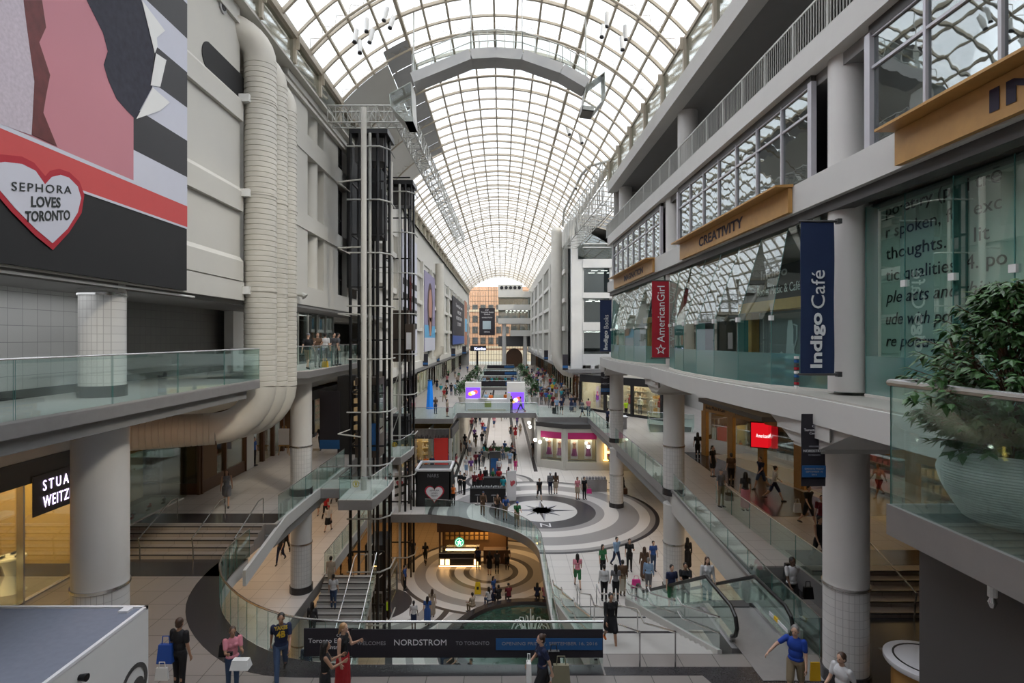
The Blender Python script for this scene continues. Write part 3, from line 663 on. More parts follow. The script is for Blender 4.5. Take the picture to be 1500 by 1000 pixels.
# dark grille slot and round vent in the wall by the duct elbow
t = thing('wall_vent', 'long dark slot vent in the cream wall beside the duct elbow', 'vent', (WX, 19, zc(9)))
b = MB(); p0, p1 = on_x(322, 62, WX), on_x(362, 116, WX)
b.extr([(WX - .02, 18.9 + (1.3 if c_ > 0 else -.8) + .48 * c_, zc(9.05) + .48 * s_) for c_, s_ in [(math.cos(2 * PI * i / 24), math.sin(2 * PI * i / 24)) for i in range(24)]], (.05, 0, 0)); b.build('slot', M['blackmatt'], t)
t = thing('wall_vent', 'small round vent high on the cream wall', 'vent', on_x(325, 10, WX)); p = on_x(325, 10, WX)
MB().tube([(WX - .05, p[1], p[2]), (WX + .06, p[1], p[2])], .22, 20).build('rim', M['concg'], t); MB().tube([(WX, p[1], p[2]), (WX + .08, p[1], p[2])], .13, 20).build('opening', M['blackmatt'], t)
# ribbed ducts
def duct(y, x, r, lab, ztop, k):
    t = thing('ribbed_duct', lab, 'duct', (x, y, L2))
    zb = zc(-1.75 - .1 * k); R = 1.5
    prof = []; z = zb
    while z < zc(ztop): prof += [(r, z), (r, z + .15), (r - .018, z + .165), (r - .018, z + .18)]; z += .19
    b = MB(); b.lathe(x, y, prof, 36); b.build('pipe', M['duct'], t)
    # bottom elbow turning away to the left under the balcony
    pts = []
    for i in range(7):
        a = i / 6 * PI / 2; dx = -R * (1 - math.cos(a)); pts.append((x + dx * .9, y + dx * .43, zb - R * math.sin(a)))
    ex = pts[-1]
    MB().tube(pts, r * .99, 28).build('lower_elbow', M['duct'], t)
    L = 3.6; dv = Vector((-.9, -.43, 0)); b = MB(); q = []; rr = []; s_ = 0
    while s_ < L: 
        for d_, r_ in ((0, r), (.15, r), (.165, r - .02), (.18, r - .02)): q.append(Vector(ex) + dv * (s_ + d_)); rr.append(r_)
        s_ += .19
    b.tube(q, rr, 28); b.build('horizontal_pipe', M['duct'], t)
    # top elbow
    zt = zc(ztop); pts = [(x, y, zt - .05)]
    for i in range(1, 9):
        a = i / 8 * PI / 2; pts.append((x - 1.0 * (1 - math.cos(a)), y - .5 * (1 - math.cos(a)), zt + 1.0 * math.sin(a)))
    pts.append((x - 1.6, y - .8, zt + 1.0)); MB().tube(pts, r, 28).build('upper_elbow', M['duct'], t)
    for zz in (1.7, 5.2, 8.6):
        MB().tube([(x, y, zc(zz)), (x, y, zc(zz) + .06)], r + .02, 36).build('collar', M['duct'], t)
        MB().box(WX - .2, y - r - .15, zc(zz - .12), x - .1, y - r + .12, zc(zz + .15)).build('bracket', M['white'], t)
duct(20.75, -8.95, .57, 'front cream ribbed air duct beside the left balcony end', 10.2, 0)
duct(21.95, -8.95, .52, 'middle of the three cream ribbed air ducts', 9.8, 1)
duct(23.1, -8.95, .47, 'rear cream ribbed air duct next to the pilasters', 9.4, 2)
# ribbed facade with pilasters
ya, yb = 24.6, 36.5
for k, (z0, z1) in enumerate(((1.6, 2.5), (5.25, 6.0), (8.95, 9.9))): 
    b = MB(); b.box(WX - .6, ya, zc(z0), WX, yb, zc(z1)); struct('wall_left', b, M['conc2'])
struct('wall_left', MB().box(WX - .5, ya, zc(11.6), WX + .05, yb, zc(12.2)).box(WX - 1.3, ya, zc(1.6), WX - .9, 31.6, zc(12)), M['conc2'])
for k, (y0, y1, dd) in enumerate(((24.6, 27.4, .05), (30.1, 32.7, .12), (34.4, 34.7, .05))):
    b = MB(); b.box(WX - .9, y0, zc(1.7), WX - dd, y1, zc(12)); struct('wall_left', b, M['conc2'])
for k, z in enumerate((2.5, 6.0, 9.9)):
    t = thing('half_column', ('lowest', 'middle', 'topmost')[k] + ' round pilaster in the recess behind the ribbed ducts', 'column', (WX - .5, 28.9, zc(z)))
    MB().cyl(WX - .5, 28.9, zc(z), zc((5.25, 8.95, 11.6)[k]), .42, 28).build('shaft', M['conc2'], t)
for k, (z0, z1) in enumerate(((2.5, 5.2), (6.0, 8.9), (9.9, 11.6))):
    w = struct('window_%d' % (20 + k), MB().box(WX - .45, 32.7, zc(z0), WX - .42, 34.4, zc(z1)).box(WX - .45, 34.7, zc(z0), WX - .42, 36.3, zc(z1)), M['winglass'], smooth=False)
    f = MB()
    for y in (32.75, 33.6, 34.35, 34.75, 36.2): f.box(WX - .5, y - .04, zc(z0), WX - .36, y + .04, zc(z1))
    for z in (z0 + .05, (z0 + z1) / 2 - .3, z1 - .05): f.box(WX - .5, 32.7, zc(z) - .04, WX - .36, 36.3, zc(z) + .04)
    w['_o'] = tuple(w.location); f.build('window_frame', M['dgrey'], w)
struct('wall_left', MB().box(-12.6, 26, L3, -12.2, 40, zc(1.6)), M['soffit']); struct('ceiling', MB().box(-13, 24.6, zc(1.45), WX - .05, 52, zc(1.65)), M['soffit'])
w = struct('window_24', MB().box(-11.2, 29, L3, -11.15, 37, zc(1.4)), M['officeglass'], smooth=False)
b = MB(); [b.box(-11.24, y - .04, L3, -11.1, y + .04, zc(1.4)) for y in (29, 30.6, 32.2, 33.8, 35.4, 37)]; w['_o'] = tuple(w.location); b.build('window_frame', M['truss'], w)
struct('wall_left', MB().box(-12.2, 24.6, L3, -11.8, 27, zc(1.4)), M['white'])
# balconies at eye level
def glass_rail(path, label, h=1.08, lab_cat='railing', pw=1.7, r=.022, hm='steel', posts=False, zs=None, group=None, th=.012):
    t = thing('glass_railing', label, lab_cat, (*path[0][:2], path[0][2]), group)
    rl = [(p[0], p[1], p[2] + h) for p in path]
    MB().tube(rl, r, 8).build('handrail', M[hm], t)
    for i in range(len(path) - 1):
        a, c = Vector(path[i]), Vector(path[i + 1]); L = (c - a).length; n = max(1, round(L / pw))
        for j in range(n):
            p, q = a + (c - a) * ((j + .006) / n), a + (c - a) * ((j + 1 - .006) / n)
            d = (q - p).normalized(); s_ = d.cross(Vector((0, 0, 1))).normalized() * th / 2
            b = MB(); b.add([p + s_, q + s_, q + s_ + Vector((0, 0, h)), p + s_ + Vector((0, 0, h)), p - s_, q - s_, q - s_ + Vector((0, 0, h)), p - s_ + Vector((0, 0, h))],
                            [(0, 1, 2, 3), (7, 6, 5, 4)], 0)
            e = len(b.v); b.add([], []); b.f += [(1, 5, 6, 2), (4, 0, 3, 7)]; b.m += [1, 1]
            b.build('glass_panel', [M['glass'], M['glassedge']], t, False)
    return t
bx = -8.6
b = MB(); b.slab([(-12.6, 2), (bx, 2), (bx, 19.9), (-12.6, 19.9)], L3 - .05, L3); struct('floor', b, mat('balcony_floor', (.36, .355, .34), .4))
b = MB(); b.slab([(-12.6, 2), (bx, 2), (bx, 19.9), (-12.6, 19.9)], L3 - .32, L3 - .05); struct('trim_3', b, M['steelfascia'])
b = MB(); b.slab([(-12.6, 2), (-8.75, 2), (-8.75, 19.2), (-12.6, 19.2)], L3 - .62, L3 - .32); struct('ceiling', b, M['soffit'])
glass_rail([(bx, 2.4, L3), (bx, 19.85, L3), (-9.6, 19.85, L3)], 'glass balustrade of the empty left balcony under the billboard', pw=2.45)
pl = [(-13, 24.7), (-9.1, 24.7), (-8.65, 25.3), (-8.65, 33.5), (-9.3, 34.5), (-13, 34.5)]
b = MB(); b.slab(pl, L3 - .05, L3); struct('floor', b, M['tile']); b = MB(); b.slab(pl, L3 - .34, L3 - .05); struct('trim_4', b, M['steelfascia'])
b = MB(); b.slab([(-13, 24.9), (-9.4, 24.9), (-9, 25.6), (-9, 33.5), (-13, 33.5)], L3 - .65, L3 - .34); struct('ceiling', b, M['conc'])
glass_rail([(-9.5, 24.75, L3), (-9.1, 24.75, L3), (-8.68, 25.3, L3), (-8.68, 33.4, L3)], 'glass balustrade in front of the group standing on the left balcony')
# gap walls behind ducts at walkway level
# ================================================================= BILLBOARD
bbx = WX + .28
t = thing('billboard', 'huge wall poster with a heart reading SEPHORA LOVES TORONTO', 'billboard', (bbx, 10, zc(1.4)))
MB().box(WX, 4, zc(1.38), bbx, 16.3, zc(13.3)).build('backing', M['blackmatt'], t)
def yz(py_pairs, x=bbx): return [on_x(px, py, x) for px, py in py_pairs]
def flat(pts, m, lift, nm): 
    b = MB(); b.extr([(bbx + lift, p[1], p[2]) for p in pts], (.004, 0, 0)); b.build(nm, m, t, False)
H_ = lambda k: zc(k * 9.17)
def rect(y0, y1, z0, z1, m, lift, nm='printed_band'): MB().box(bbx + lift, y0, z0, bbx + lift + .004, y1, z1).build(nm, m, t, False)
Pink = mat('poster_pink', (.50, .20, .24), .6, var=.1, scale=.3); Coral = mat('poster_coral', (.55, .07, .07), .6, var=.04); PW = mat('poster_white', (.55, .56, .64), .6, var=.03); PB = mat('poster_black', (.018, .017, .020), .5)
ye = 16.3
rect(4, ye, H_(.352), H_(.418), Coral, .01); rect(4, ye, H_(.346), H_(.352), PW, .01); rect(4, ye, H_(.418), H_(.427), PW, .012)
ys_ = 9.17 * 820 / 540
rect(4, ys_, H_(.427), zc(13.25), Pink, .006)
zz = [.418, .5105, .626, .731, .843, .95, 1.06, 1.17, 1.28, 1.39]
for i in range(len(zz) - 1): rect(ys_, ye, H_(zz[i]), H_(zz[i + 1]), PW if i % 2 == 0 else PB, .008, 'printed_stripe')
Fur = mat('poster_dark_fur', (.03, .03, .045), .8, var=.5, scale=6)
fur = [(126, 0), (150, 48), (157, 75), (151, 95), (158, 118), (170, 145), (185, 162), (197, 174), (222, 128), (224, 70), (206, 0), (212, -60), (120, -60)]
flat(yz(fur), Fur, .014, 'printed_hair')
Kn = mat('poster_knit', (.50, .44, .50), .8, var=.25, scale=14); Br = mat('poster_brown_hair', (.12, .025, .025), .6, var=.5, scale=5)
flat(yz([(-300, -60), (33, 0), (38, 40), (49, 120), (45, 198), (0, 182), (-300, 60)]), Kn, .014, 'printed_sweater')
flat(yz([(33, 0), (60, 0), (66, 40), (56, 62), (72, 110), (66, 140), (62, 165), (82, 214), (45, 197), (49, 120), (38, 40)]), Br, .018, 'printed_hair')
for q in ([(206, 0), (240, 45), (228, 55), (229, 68), (225, 78)], [(227, 78), (242, 88), (233, 127), (219, 125)], [(222, 128), (247, 150), (233, 162), (198, 174)]): flat(yz(q), M['white'], .03, 'paper_curl')
hrt = [(65, 258), (72, 250), (85, 247), (100, 252), (115, 266), (122, 285), (118, 312), (100, 340), (76, 366), (50, 345), (15, 310), (-15, 275), (-30, 250), (-25, 228), (0, 226), (30, 229), (48, 238)]
flat(yz(hrt), mat('poster_heart_red', (.40, .015, .03), .6), .02, 'heart_border')
cx_, cy_ = 55, 290; hin = [(64, 270), (74, 259), (87, 256), (99, 260), (112, 273), (117, 290), (112, 311), (97, 335), (75, 356), (50, 335), (20, 305), (-8, 272), (-18, 255), (-10, 239), (5, 237), (30, 240), (50, 250)]
flat(yz(hin), PW, .026, 'heart')
def ltext(s_, ll, lr, tl, bold=0, sp=1.):
    a = Vector(on_x(*ll, bbx)); c = Vector(on_x(*lr, bbx)); h = on_x(*tl, bbx)[2] - a[2]
    text(s_, a + Vector((.036, 0, 0)), (c - a).length, h, M['blacklett'], t, xd=(c - a), bold=bold, spacing=sp)
ltext('SEPHORA', (14, 279), (102, 284), (14, 266), 0, 1.2); ltext('LOVES', (43, 303), (86, 304), (43, 287), .02); ltext('TORONTO', (34, 325), (100, 322), (34, 309), .02)
t = thing('pipe_run', 'thin white conduit pipe under the billboard soffit', 'pipe', (WX, 10, zc(1.2))); MB().tube([(WX + .1, 4, zc(1.25)), (WX + .1, 17, zc(1.25))], .03, 8).build('conduit', M['white'], t)
# ================================================================= FAR LEFT WALL
wallL(-9.45, 36.5, 158, 9.0, 12.2); wallL(-9.6, 44, 158, -2.8, 9.0); wallL(-9.3, 44, 158, -3.4, -2.6)
b = MB(); [b.box(-9.6, y - .35, zc(-2.7), -9.2, y + .35, zc(9)) for y in range(50, 158, 8)]; [b.box(-9.6, 44, zc(z), -9.3, 158, zc(z + .45)) for z in (.8, 3.9, 7.0)]
struct('trim_52', b, M['conc2'])
for k, y in enumerate(range(64, 156, 8)):
    if y in (64, 104, 112): continue
    struct('window_%d' % (30 + k), MB().box(-9.6, y + .6, zc(-2.4), -9.55, y + 7 - 3.6, zc(8.6)), M['officeglass'], smooth=False)
def wall_poster(px0, px1, pyt, pyb, lab, base, bands):
    x = -9.12; ya = x * 820 / (px0 - 735); yb_ = x * 820 / (px1 - 735)
    zt = CZ + (495 - pyt) / 820 * ya; zb = CZ + (495 - pyb) / 820 * ya
    t = thing('wall_poster', lab, 'poster', (x, (ya + yb_) / 2, zb))
    MB().box(x - .12, ya, zb, x, yb_, zt).build('panel', base, t)
    for y0, y1, z0, z1, m, nm in bands:
        MB().box(x, ya + (yb_ - ya) * y0, zb + (zt - zb) * z0, x + .03, ya + (yb_ - ya) * y1, zb + (zt - zb) * z1).build(nm, m, t)
    return t, x, ya, yb_, zb, zt
st = [(0, 1, .34 + .16 * i, .42 + .16 * i, PB, 'printed_stripe') for i in range(4)]
t, x, ya, yb_, zb, zt = wall_poster(590, 611, 335, 525, 'white wall poster with black stripes and a red lipstick shape', PW, [])
for py in (412, 432, 452, 472): MB().box(x, ya, on_x(600, py + 9, x)[2], x + .03, yb_ - .3, on_x(600, py, x)[2]).build('printed_stripe', PB, t)
MB().box(x + .03, ya + (yb_ - ya) * .42, on_x(600, 470, x)[2], x + .06, ya + (yb_ - ya) * .55, on_x(600, 404, x)[2]).build('printed_lipstick', mat('lipstick_red', (.7, .03, .03), .4), t)
text('OREAL', (x + .04, ya + .3, on_x(600, 500, x)[2]), 4, .8, M['blacklett'], t, xd=(0, 1, 0))
fl = mat('poster_face', (.42, .22, .16), .6); hb = mat('poster_blue_sky', (.12, .38, .62), .6)
t, x, ya, yb_, zb, zt = wall_poster(622, 637, 395, 515, 'tall portrait poster with a pale blue foot on the left wall', mat('poster_mauve', (.25, .22, .34), .6), [(0, 1, .0, .17, PW, 'printed_foot'), (0, 1, .17, .33, hb, 'printed_band')])
ym = (ya + yb_) / 2; 
b = MB(); b.extr([(x + .01, ym + 2.6 * math.cos(a_) * (1 if math.sin(a_) > 0 else .9), zc(3.6) + 3.4 * math.sin(a_)) for a_ in [2 * PI * i / 20 for i in range(20)]], (.02, 0, 0)); b.build('printed_hair', mat('poster_hair', (.06, .025, .02), .6), t)
b = MB(); b.extr([(x + .03, ym + 1.5 * math.cos(a_), zc(4.1) + 2.1 * math.sin(a_)) for a_ in [2 * PI * i / 20 for i in range(20)]], (.02, 0, 0)); b.box(x + .03, ym - .8, zc(.3), x + .05, ym + .8, zc(2.6)); b.build('printed_face', fl, t)
t, x, ya, yb_, zb, zt = wall_poster(663, 680, 432, 506, 'large charcoal welcome poster with a blue foot on the left wall', M['bannerb'], [(0, 1, .02, .2, mat('poster_cobalt', (.04, .09, .32), .6), 'printed_band')])
for s_, f, w_ in (('Toronto Eaton Centre', .82, 18), ('WELCOMES', .68, 10), ('NORDSTROM', .55, 16), ('TO TORONTO', .42, 10)): text(s_, (x + .04, (ya + yb_) / 2 - w_ / 2, zb + (zt - zb) * f), w_, .7, M['lett'], t, xd=(0, 1, 0))
wall_poster(681, 684, 440, 505, 'narrow blue and copper poster farthest along the left wall', mat('poster_copper', (.4, .14, .07), .6), [(0, 1, .3, .6, hb, 'printed_band')])
t = thing('round_duct', 'pale round duct running up the far left wall', 'duct', (-8.8, 82, L2)); MB().cyl(-8.9, 80, zc(-1.2), zc(10.6), .62, 28).build('pipe', M['duct'], t)
MB().tube([(-8.9, 80, zc(-1.2)), (-9.0, 80, zc(-2)), (-9.5, 80, zc(-2.5)), (-10.2, 80, zc(-2.7))], .62, 20).build('lower_elbow', M['duct'], t)
# ================================================================= WALLS, SHOPS, FAR END
class Fr:                                   # local frame along a shop front: u along, v into the shop
    def __init__(s, p0, p1, inward=1):
        s.p = Vector((*p0, 0)); d = Vector((*p1, 0)) - s.p; s.L = d.length; s.u = d / s.L; s.v = Vector((-s.u.y, s.u.x, 0)) * inward
    def pt(s, u, v, z): return tuple(s.p + s.u * u + s.v * v + Vector((0, 0, z)))
    def box(s, b, u0, v0, z0, u1, v1, z1, m=0):
        vs = [s.pt(u, v, z) for z in (z0, z1) for u, v in ((u0, v0), (u1, v0), (u1, v1), (u0, v1))]
        return b.add(vs, [(3, 2, 1, 0), (4, 5, 6, 7), (0, 1, 5, 4), (1, 2, 6, 5), (2, 3, 7, 6), (3, 0, 4, 7)], m)
shopcols = [mat('goods_%d' % i, c, .6) for i, c in enumerate([(.5, .4, .3), (.12, .05, .03), (.4, .38, .36), (.05, .07, .12), (.35, .05, .05), (.03, .03, .03), (.5, .3, .1)])]
def shopfront(p0, p1, inward, z, h, label, frame, fascia, wall, light, depth=3.2, panel=2.6, fh=.8, goods=1, pil=.18, sill=.25, lightpos=True, seed=0, glass=None):
    F = Fr(p0, p1, inward); rnd = random.Random(seed + int(p0[1] * 10)); t = thing('shopfront', label, 'shopfront', F.pt(F.L / 2, 0, z))
    n = max(1, round(F.L / panel)); st = F.L / n
    b = MB()
    for i in range(n + 1): F.box(b, st * i - pil / 2, -.12, z, st * i + pil / 2, .1, z + h - fh)
    if sill: F.box(b, 0, -.06, z, F.L, .1, z + sill)
    b.build('frame', frame, t)
    b = MB(); F.box(b, 0, -.15, z + h - fh, F.L, .12, z + h); b.build('fascia', fascia, t)
    b = MB(); F.box(b, 0, -.01, z + sill, F.L, .01, z + h - fh); b.build('glass', glass or M['clear'], t, False)
    b = MB(); F.box(b, 0, depth, z, F.L, depth + .1, z + h); F.box(b, -.05, .1, z, 0.05, depth, z + h); F.box(b, F.L - .05, .1, z, F.L + .05, depth, z + h); b.build('interior_wall', wall, t)
    b = MB(); F.box(b, 0, .3, z + h - fh + .25, F.L, depth, z + h - fh + .3); b.build('interior_ceiling', M['white'], t)
    b = MB()
    for i in range(n): F.box(b, st * (i + .25), .6, z + h - fh + .22, st * (i + .75), depth - .5, z + h - fh + .24)
    b.build('ceiling_light', light, t, False)
    if goods:
        for i in range(n):
            b = MB(); g = MB(); gm = shopcols[rnd.randrange(len(shopcols))]
            for k in range(4):
                zz = z + .35 + k * .62; F.box(b, st * (i + .12), depth - .55, zz, st * (i + .88), depth - .05, zz + .05)
                q = 0.16
                while q < .82:
                    w_ = rnd.uniform(.04, .1); F.box(g, st * (i + q), depth - .5, zz + .06, st * (i + q + w_ * .8), depth - .2, zz + .06 + rnd.uniform(.12, .42)); q += w_ + .02
            b.build('shelf', wall, t); g.build('shelf_goods', gm, t)['kind'] = 'stuff'
    return t, F
warmwall = mat('warm_shop_wall', (.55, .38, .16), .7); palewall = mat('pale_shop_wall', (.6, .56, .48), .7); brownwall = mat('brown_shop_wall', (.16, .09, .045), .7)
dimwarm = emat('dim_warm_shop_light', (1, .55, .22), 1.6); bright = emat('bright_shop_light', (1, .85, .6), 6)
# left walkway shops
t, F = shopfront((-15.2, 8), (-15.2, 20.9), 1, L2L, 4.5, 'glass fronted shoe shop with a warm lit interior at far left', M['steel'], M['dgrey'], warmwall, emat('honey_shop_light', (1, .66, .25), 5), 4.5, 3.2, .75, pil=.06, sill=.05)
b = MB(); b.box(-15.02, 17.9, zc(-5.75), -15.0, 20.15, zc(-4.45)); b.build('sign_panel', M['dgrey'], t)
mag = emat('lilac_sign_light', (.78, .62, 1), 4)
text('STUART', (-14.99, 18.3, zc(-5.0)), 1.65, .34, mag, t, xd=(0, 1, 0), spacing=1.5); text('WEITZMAN', (-14.99, 18.3, zc(-5.55)), 1.85, .36, mag, t, xd=(0, 1, 0), spacing=1.2)
for k, (x, y) in enumerate(((-16.2, 13.5), (-16.4, 16.2), (-16.3, 18.6), (-16.0, 15.0))):
    g = thing('display_plinth', '%s white sculpted display stand inside the shoe shop' % ('tall', 'curved', 'slender', 'low')[k], 'display', (x, y, L2L))
    hh = (1.0, .8, 1.1, .5)[k]
    MB().lathe(x, y, [(.42, L2L), (.3, L2L + .12), (.16, L2L + hh * .5), (.24, L2L + hh * .8), (.42, L2L + hh), (.40, L2L + hh + .05)], 20).build('stand', M['white'], g)
    for j in range(3):
        a = j * 2.1 + k
        b = MB(); px_, py_ = x + .24 * math.cos(a), y + .24 * math.sin(a); zz = L2L + hh + .05
        b.ball(px_, py_, zz + .04, .05, .13, .04, 8, 6); b.tube([(px_, py_ + .1, zz + .1), (px_, py_ + .12, zz)], .012, 5); b.build('shoe', M['black'], g)
t = thing('shop_window_display', 'low white window shelf with shoes beside the left steps', 'display', (-15.6, 23, L2L))
MB().box(-16.6, 21.4, L2L, -15.25, 26.6, L2L + .72).build('plinth', palewall, t); MB().box(-16.7, 21.3, L2L + .72, -15.15, 26.7, L2L + .80).build('shelf_top', M['white'], t)
b = MB(); b.box(-15.21, 21.3, L2L + .8, -15.19, 27.0, L2 + 2.9); b.build('glass', M['clear'], t, False)
for j in range(9):
    y = 21.8 + j * .55; b = MB(); b.ball(-15.8 + .3 * (j % 2), y, L2L + .86, .06, .16, .05, 8, 6); b.box(-15.85 + .3 * (j % 2), y + .08, L2L + .8, -15.78 + .3 * (j % 2), y + .12, L2L + .98); b.build('shoe', M['black'] if j % 3 else M['redf'], t)
struct('wall_left', MB().box(-19, 26.9, L2, -18.6, 28, L2 + 4).box(-17.5, 21, L2L, -17.3, 27, L2 + 4), warmwall)
shopfront((-18.6, 27.4), (-14.8, 27.4), 1, L2, 3.4, 'warm window of the corner shop facing the steps', M['dwood'], M['conc2'], brownwall, dimwarm, 1.6, 1.9, .5, pil=.12, sill=.55)
shopfront((-14.8, 27.5), (-14.8, 32.2), -1, L2, 3.4, 'corner shop window with glass shelves of goods on the left walkway', M['dwood'], M['conc2'], brownwall, bright, 1.8, 2.3, .5, pil=.12, sill=.6) if False else shopfront((-14.8, 27.5), (-14.8, 32.2), 1, L2, 3.4, 'corner shop window with glass shelves of goods on the left walkway', M['dwood'], M['conc2'], brownwall, bright, 1.8, 2.3, .5, pil=.12, sill=.6)
shopfront((-14.9, 33.2), (-14.9, 38), 1, L2, 3.4, 'wooden door portal of the shop beyond the corner shop on the left walkway', M['dwood'], M['dwood'], brownwall, dimwarm, 2.5, 1.6, .6, pil=.25, sill=0)
shopfront((-14.6, 39), (-14.6, 52), 1, L2, 3.6, 'dark shop with stacked wooden boxes behind the lift shafts', M['black'], M['blackmatt'], brownwall, M['warmshop'], 2.5, 2.2, .7)
struct('wall_left', MB().box(-15, 32.2, L2, -14.7, 33.2, L2 + 4).box(-15.2, 20.9, L2L, -15.0, 21.3, L2 + 4).box(-16, 8, L2L + 4.5, -15.1, 53, zc(-1.5)), M['conc2'])
# wooden box sign tower at left of lift
t = thing('stacked_box_display', 'tower of stacked pale wooden boxes on a black stand beside the lifts', 'display', (-10.3, 37, L2))
MB().box(-10.8, 36.8, L2, -9.6, 37.6, L2 + 5.2).build('stand', M['blackmatt'], t)
for i in range(8): MB().box(-9.65, 36.5, L2 + .5 + i * .58, -8.9, 36.95, L2 + .8 + i * .58).build('wooden_box', mat('pale_wood', (.55, .40, .22), .5) if i == 0 else bpy.data.materials['pale_wood'], t)
MB().box(-11.9, 36.6, L2 + .4, -10.6, 36.7, L2 + 4.2).build('black_sign', M['bannerb'], t); MB().box(-11.9, 36.58, L2 + .4, -10.6, 36.62, L2 + 1.0).build('blue_band', M['bannerblue'], t)
# easel
t = thing('sign_easel', 'wooden easel with a framed notice outside the shop door', 'easel', (-14.2, 36.6, L2))
b = MB(); [b.tube([(-14.2 + dx, 36.6 + dy, L2), (-14.2 + dx * .3, 36.6 + dy * .3, L2 + 1.9)], .025, 6) for dx, dy in ((-.35, -.1), (.35, -.1), (0, .5))]; b.box(-14.6, 36.5, L2 + .6, -13.8, 36.56, L2 + .66); b.build('stand', M['wood'], t)
MB().box(-14.55, 36.46, L2 + .7, -13.85, 36.5, L2 + 1.75).build('board', M['lett'], t)
# far left and right shops on the walkway level
labs = [('white glazed', palewall, M['coolshop']), ('black fronted', brownwall, M['warmshop']), ('grey framed', palewall, bright), ('dark red', brownwall, dimwarm)]
for i in range(10):
    y0 = 53.5 + i * 10; nm, wl, lt = labs[i % 4]
    shopfront((-11.2, y0), (-11.2, y0 + 9.6), 1, L2, 3.9, 'one of the %s shops lining the far left walkway, %s from the lifts' % (nm, ('first', 'second', 'third', 'fourth', 'fifth', 'sixth', 'seventh', 'eighth', 'ninth', 'tenth')[i]), M['black'] if i % 2 else M['truss'], M['blackmatt'] if i % 2 == 0 else M['dgrey'], wl, lt, 2.4, 3.2, .9, goods=i < 4)
    if i > 0: shopfront((9.4, y0 + 9.6), (9.4, y0), 1, L2, 3.9, 'one of the %s shops lining the far right walkway, %s from the corner' % (nm, ('zeroth', 'first', 'second', 'third', 'fourth', 'fifth', 'sixth', 'seventh', 'eighth', 'ninth')[i]), M['dwood'] if i % 2 else M['black'], M['dgrey'], wl, lt, 2.4, 3.2, .9, goods=i < 4)
struct('ceiling', MB().box(-14, 52, L2 + 3.9, -9.3, 158, L2 + 4.3), M['soffit']); struct('ceiling', MB().box(7.2, 60, L2 + 3.9, 12, 158, L2 + 4.3), M['soffit'])
# right walkway shops with oak portals
def portal(p0, p1, label, n, seed=0, fasc=M['wood']):
    return shopfront(p0, p1, -1, L2, 3.45, label, M['wood'], fasc, brownwall, M['warmshop'], 3.2, Fr(p0, p1).L / n, .55, pil=.5, sill=0, seed=seed)
t, F = portal((15.2, 28.6), (13.3, 36.6), 'oak framed shopfront with warm lit shelves below the welcome banner', 3)
text('Books Music & Café', F.pt(F.L - .3, -.17, L2 + 3.05) if False else F.pt(7.9, -.17, L2 + 3.08), 2.0, .22, M['purplett'], t, xd=-F.u)
text('AmericanGirl', F.pt(4.9, -.17, L2 + 3.08), 2.2, .26, M['purplett'], t, xd=-F.u)
portal((16.6, 15), (15.3, 28.4), 'oak framed shopfront behind the large right column', 4, 3)
M['redscreen'] = emat('red_screen', (.7, .008, .015), .8)
t = thing('shop_screen', 'bright red screen reading AmericanGirl hanging in the oak shopfront', 'screen', (14.4, 31.3, L2 + 1.6))
f = Fr((15.1, 30.6), (13.9, 31.2), -1); b = MB(); f.box(b, -.05, .02, L2 + 1.55, f.L + .05, .12, L2 + 3.0); b.build('casing', M['black'], t); b = MB(); f.box(b, 0, 0, L2 + 1.6, f.L, .02, L2 + 2.95); b.build('display', M['redscreen'], t)
text('AmericanGirl', f.pt(f.L - .25, -.012, L2 + 2.15), f.L - .5, .2, M['lamp'] if False else emat('white_screen_text', (1, 1, 1), 1.2), t, xd=-f.u)
struct('wall_right', MB().box(15.6, 14, L2 + 3.45, 22, 41, L2 + 5.3).box(21, 8, L2L, 21.6, 170, zc(0)), M['conc'])
struct('ceiling', MB().box(13, 28, L2 + 3.45, 15.8, 37, L2 + 3.7), M['dsoffit'])
# transept shop with mannequins
t, F = shopfront((14.8, 51.6), (8.5, 60.2), -1, L2, 3.75, 'black fronted clothes shop with mannequins at the corner of the cross hall', M['blackmatt'], M['blackmatt'], palewall, bright, 3.0, 3.55, .75, goods=1, pil=.3, sill=.25)
for i, u in enumerate((.8, 1.7, 3.1, 4.4, 5.6, 7.4, 8.8)):
    x, y, _ = F.pt(u, .6, 0); g = thing('mannequin', 'white mannequin number from the right of the black shop window' if False else '%s mannequin from the right in the black shop window' % ('first', 'second', 'third', 'fourth', 'fifth', 'sixth', 'seventh')[i], 'mannequin', (x, y, L2 + .25), 'mannequins in the corner shop')
    z = L2 + .25
    b = MB(); b.lathe(x, y, [(.05, z + .85), (.19, z + .95), (.14, z + 1.15), (.2, z + 1.4), (.06, z + 1.5), (.05, z + 1.58)], 12); b.ball(x, y, z + 1.68, .09, .1, .12, 8, 6); b.build('torso', [shopcols[4], M['white'], M['lett']][i % 3], g)
    b = MB(); [b.tube([(x + s_ * .09, y, z + .9), (x + s_ * .1, y, z + .45), (x + s_ * .1, y, z)], [.09, .06, .04], 8) for s_ in (-1, 1)]; b.build('legs', [M['lett'], M['white'], shopcols[3]][i % 3], g)
    b = MB(); [b.tube([(x + s_ * .2, y, z + 1.4), (x + s_ * .27, y, z + 1.1), (x + s_ * .26, y - .05, z + .85)], [.05, .04, .03], 8) for s_ in (-1, 1)]; b.build('arms', M['lett'], g)
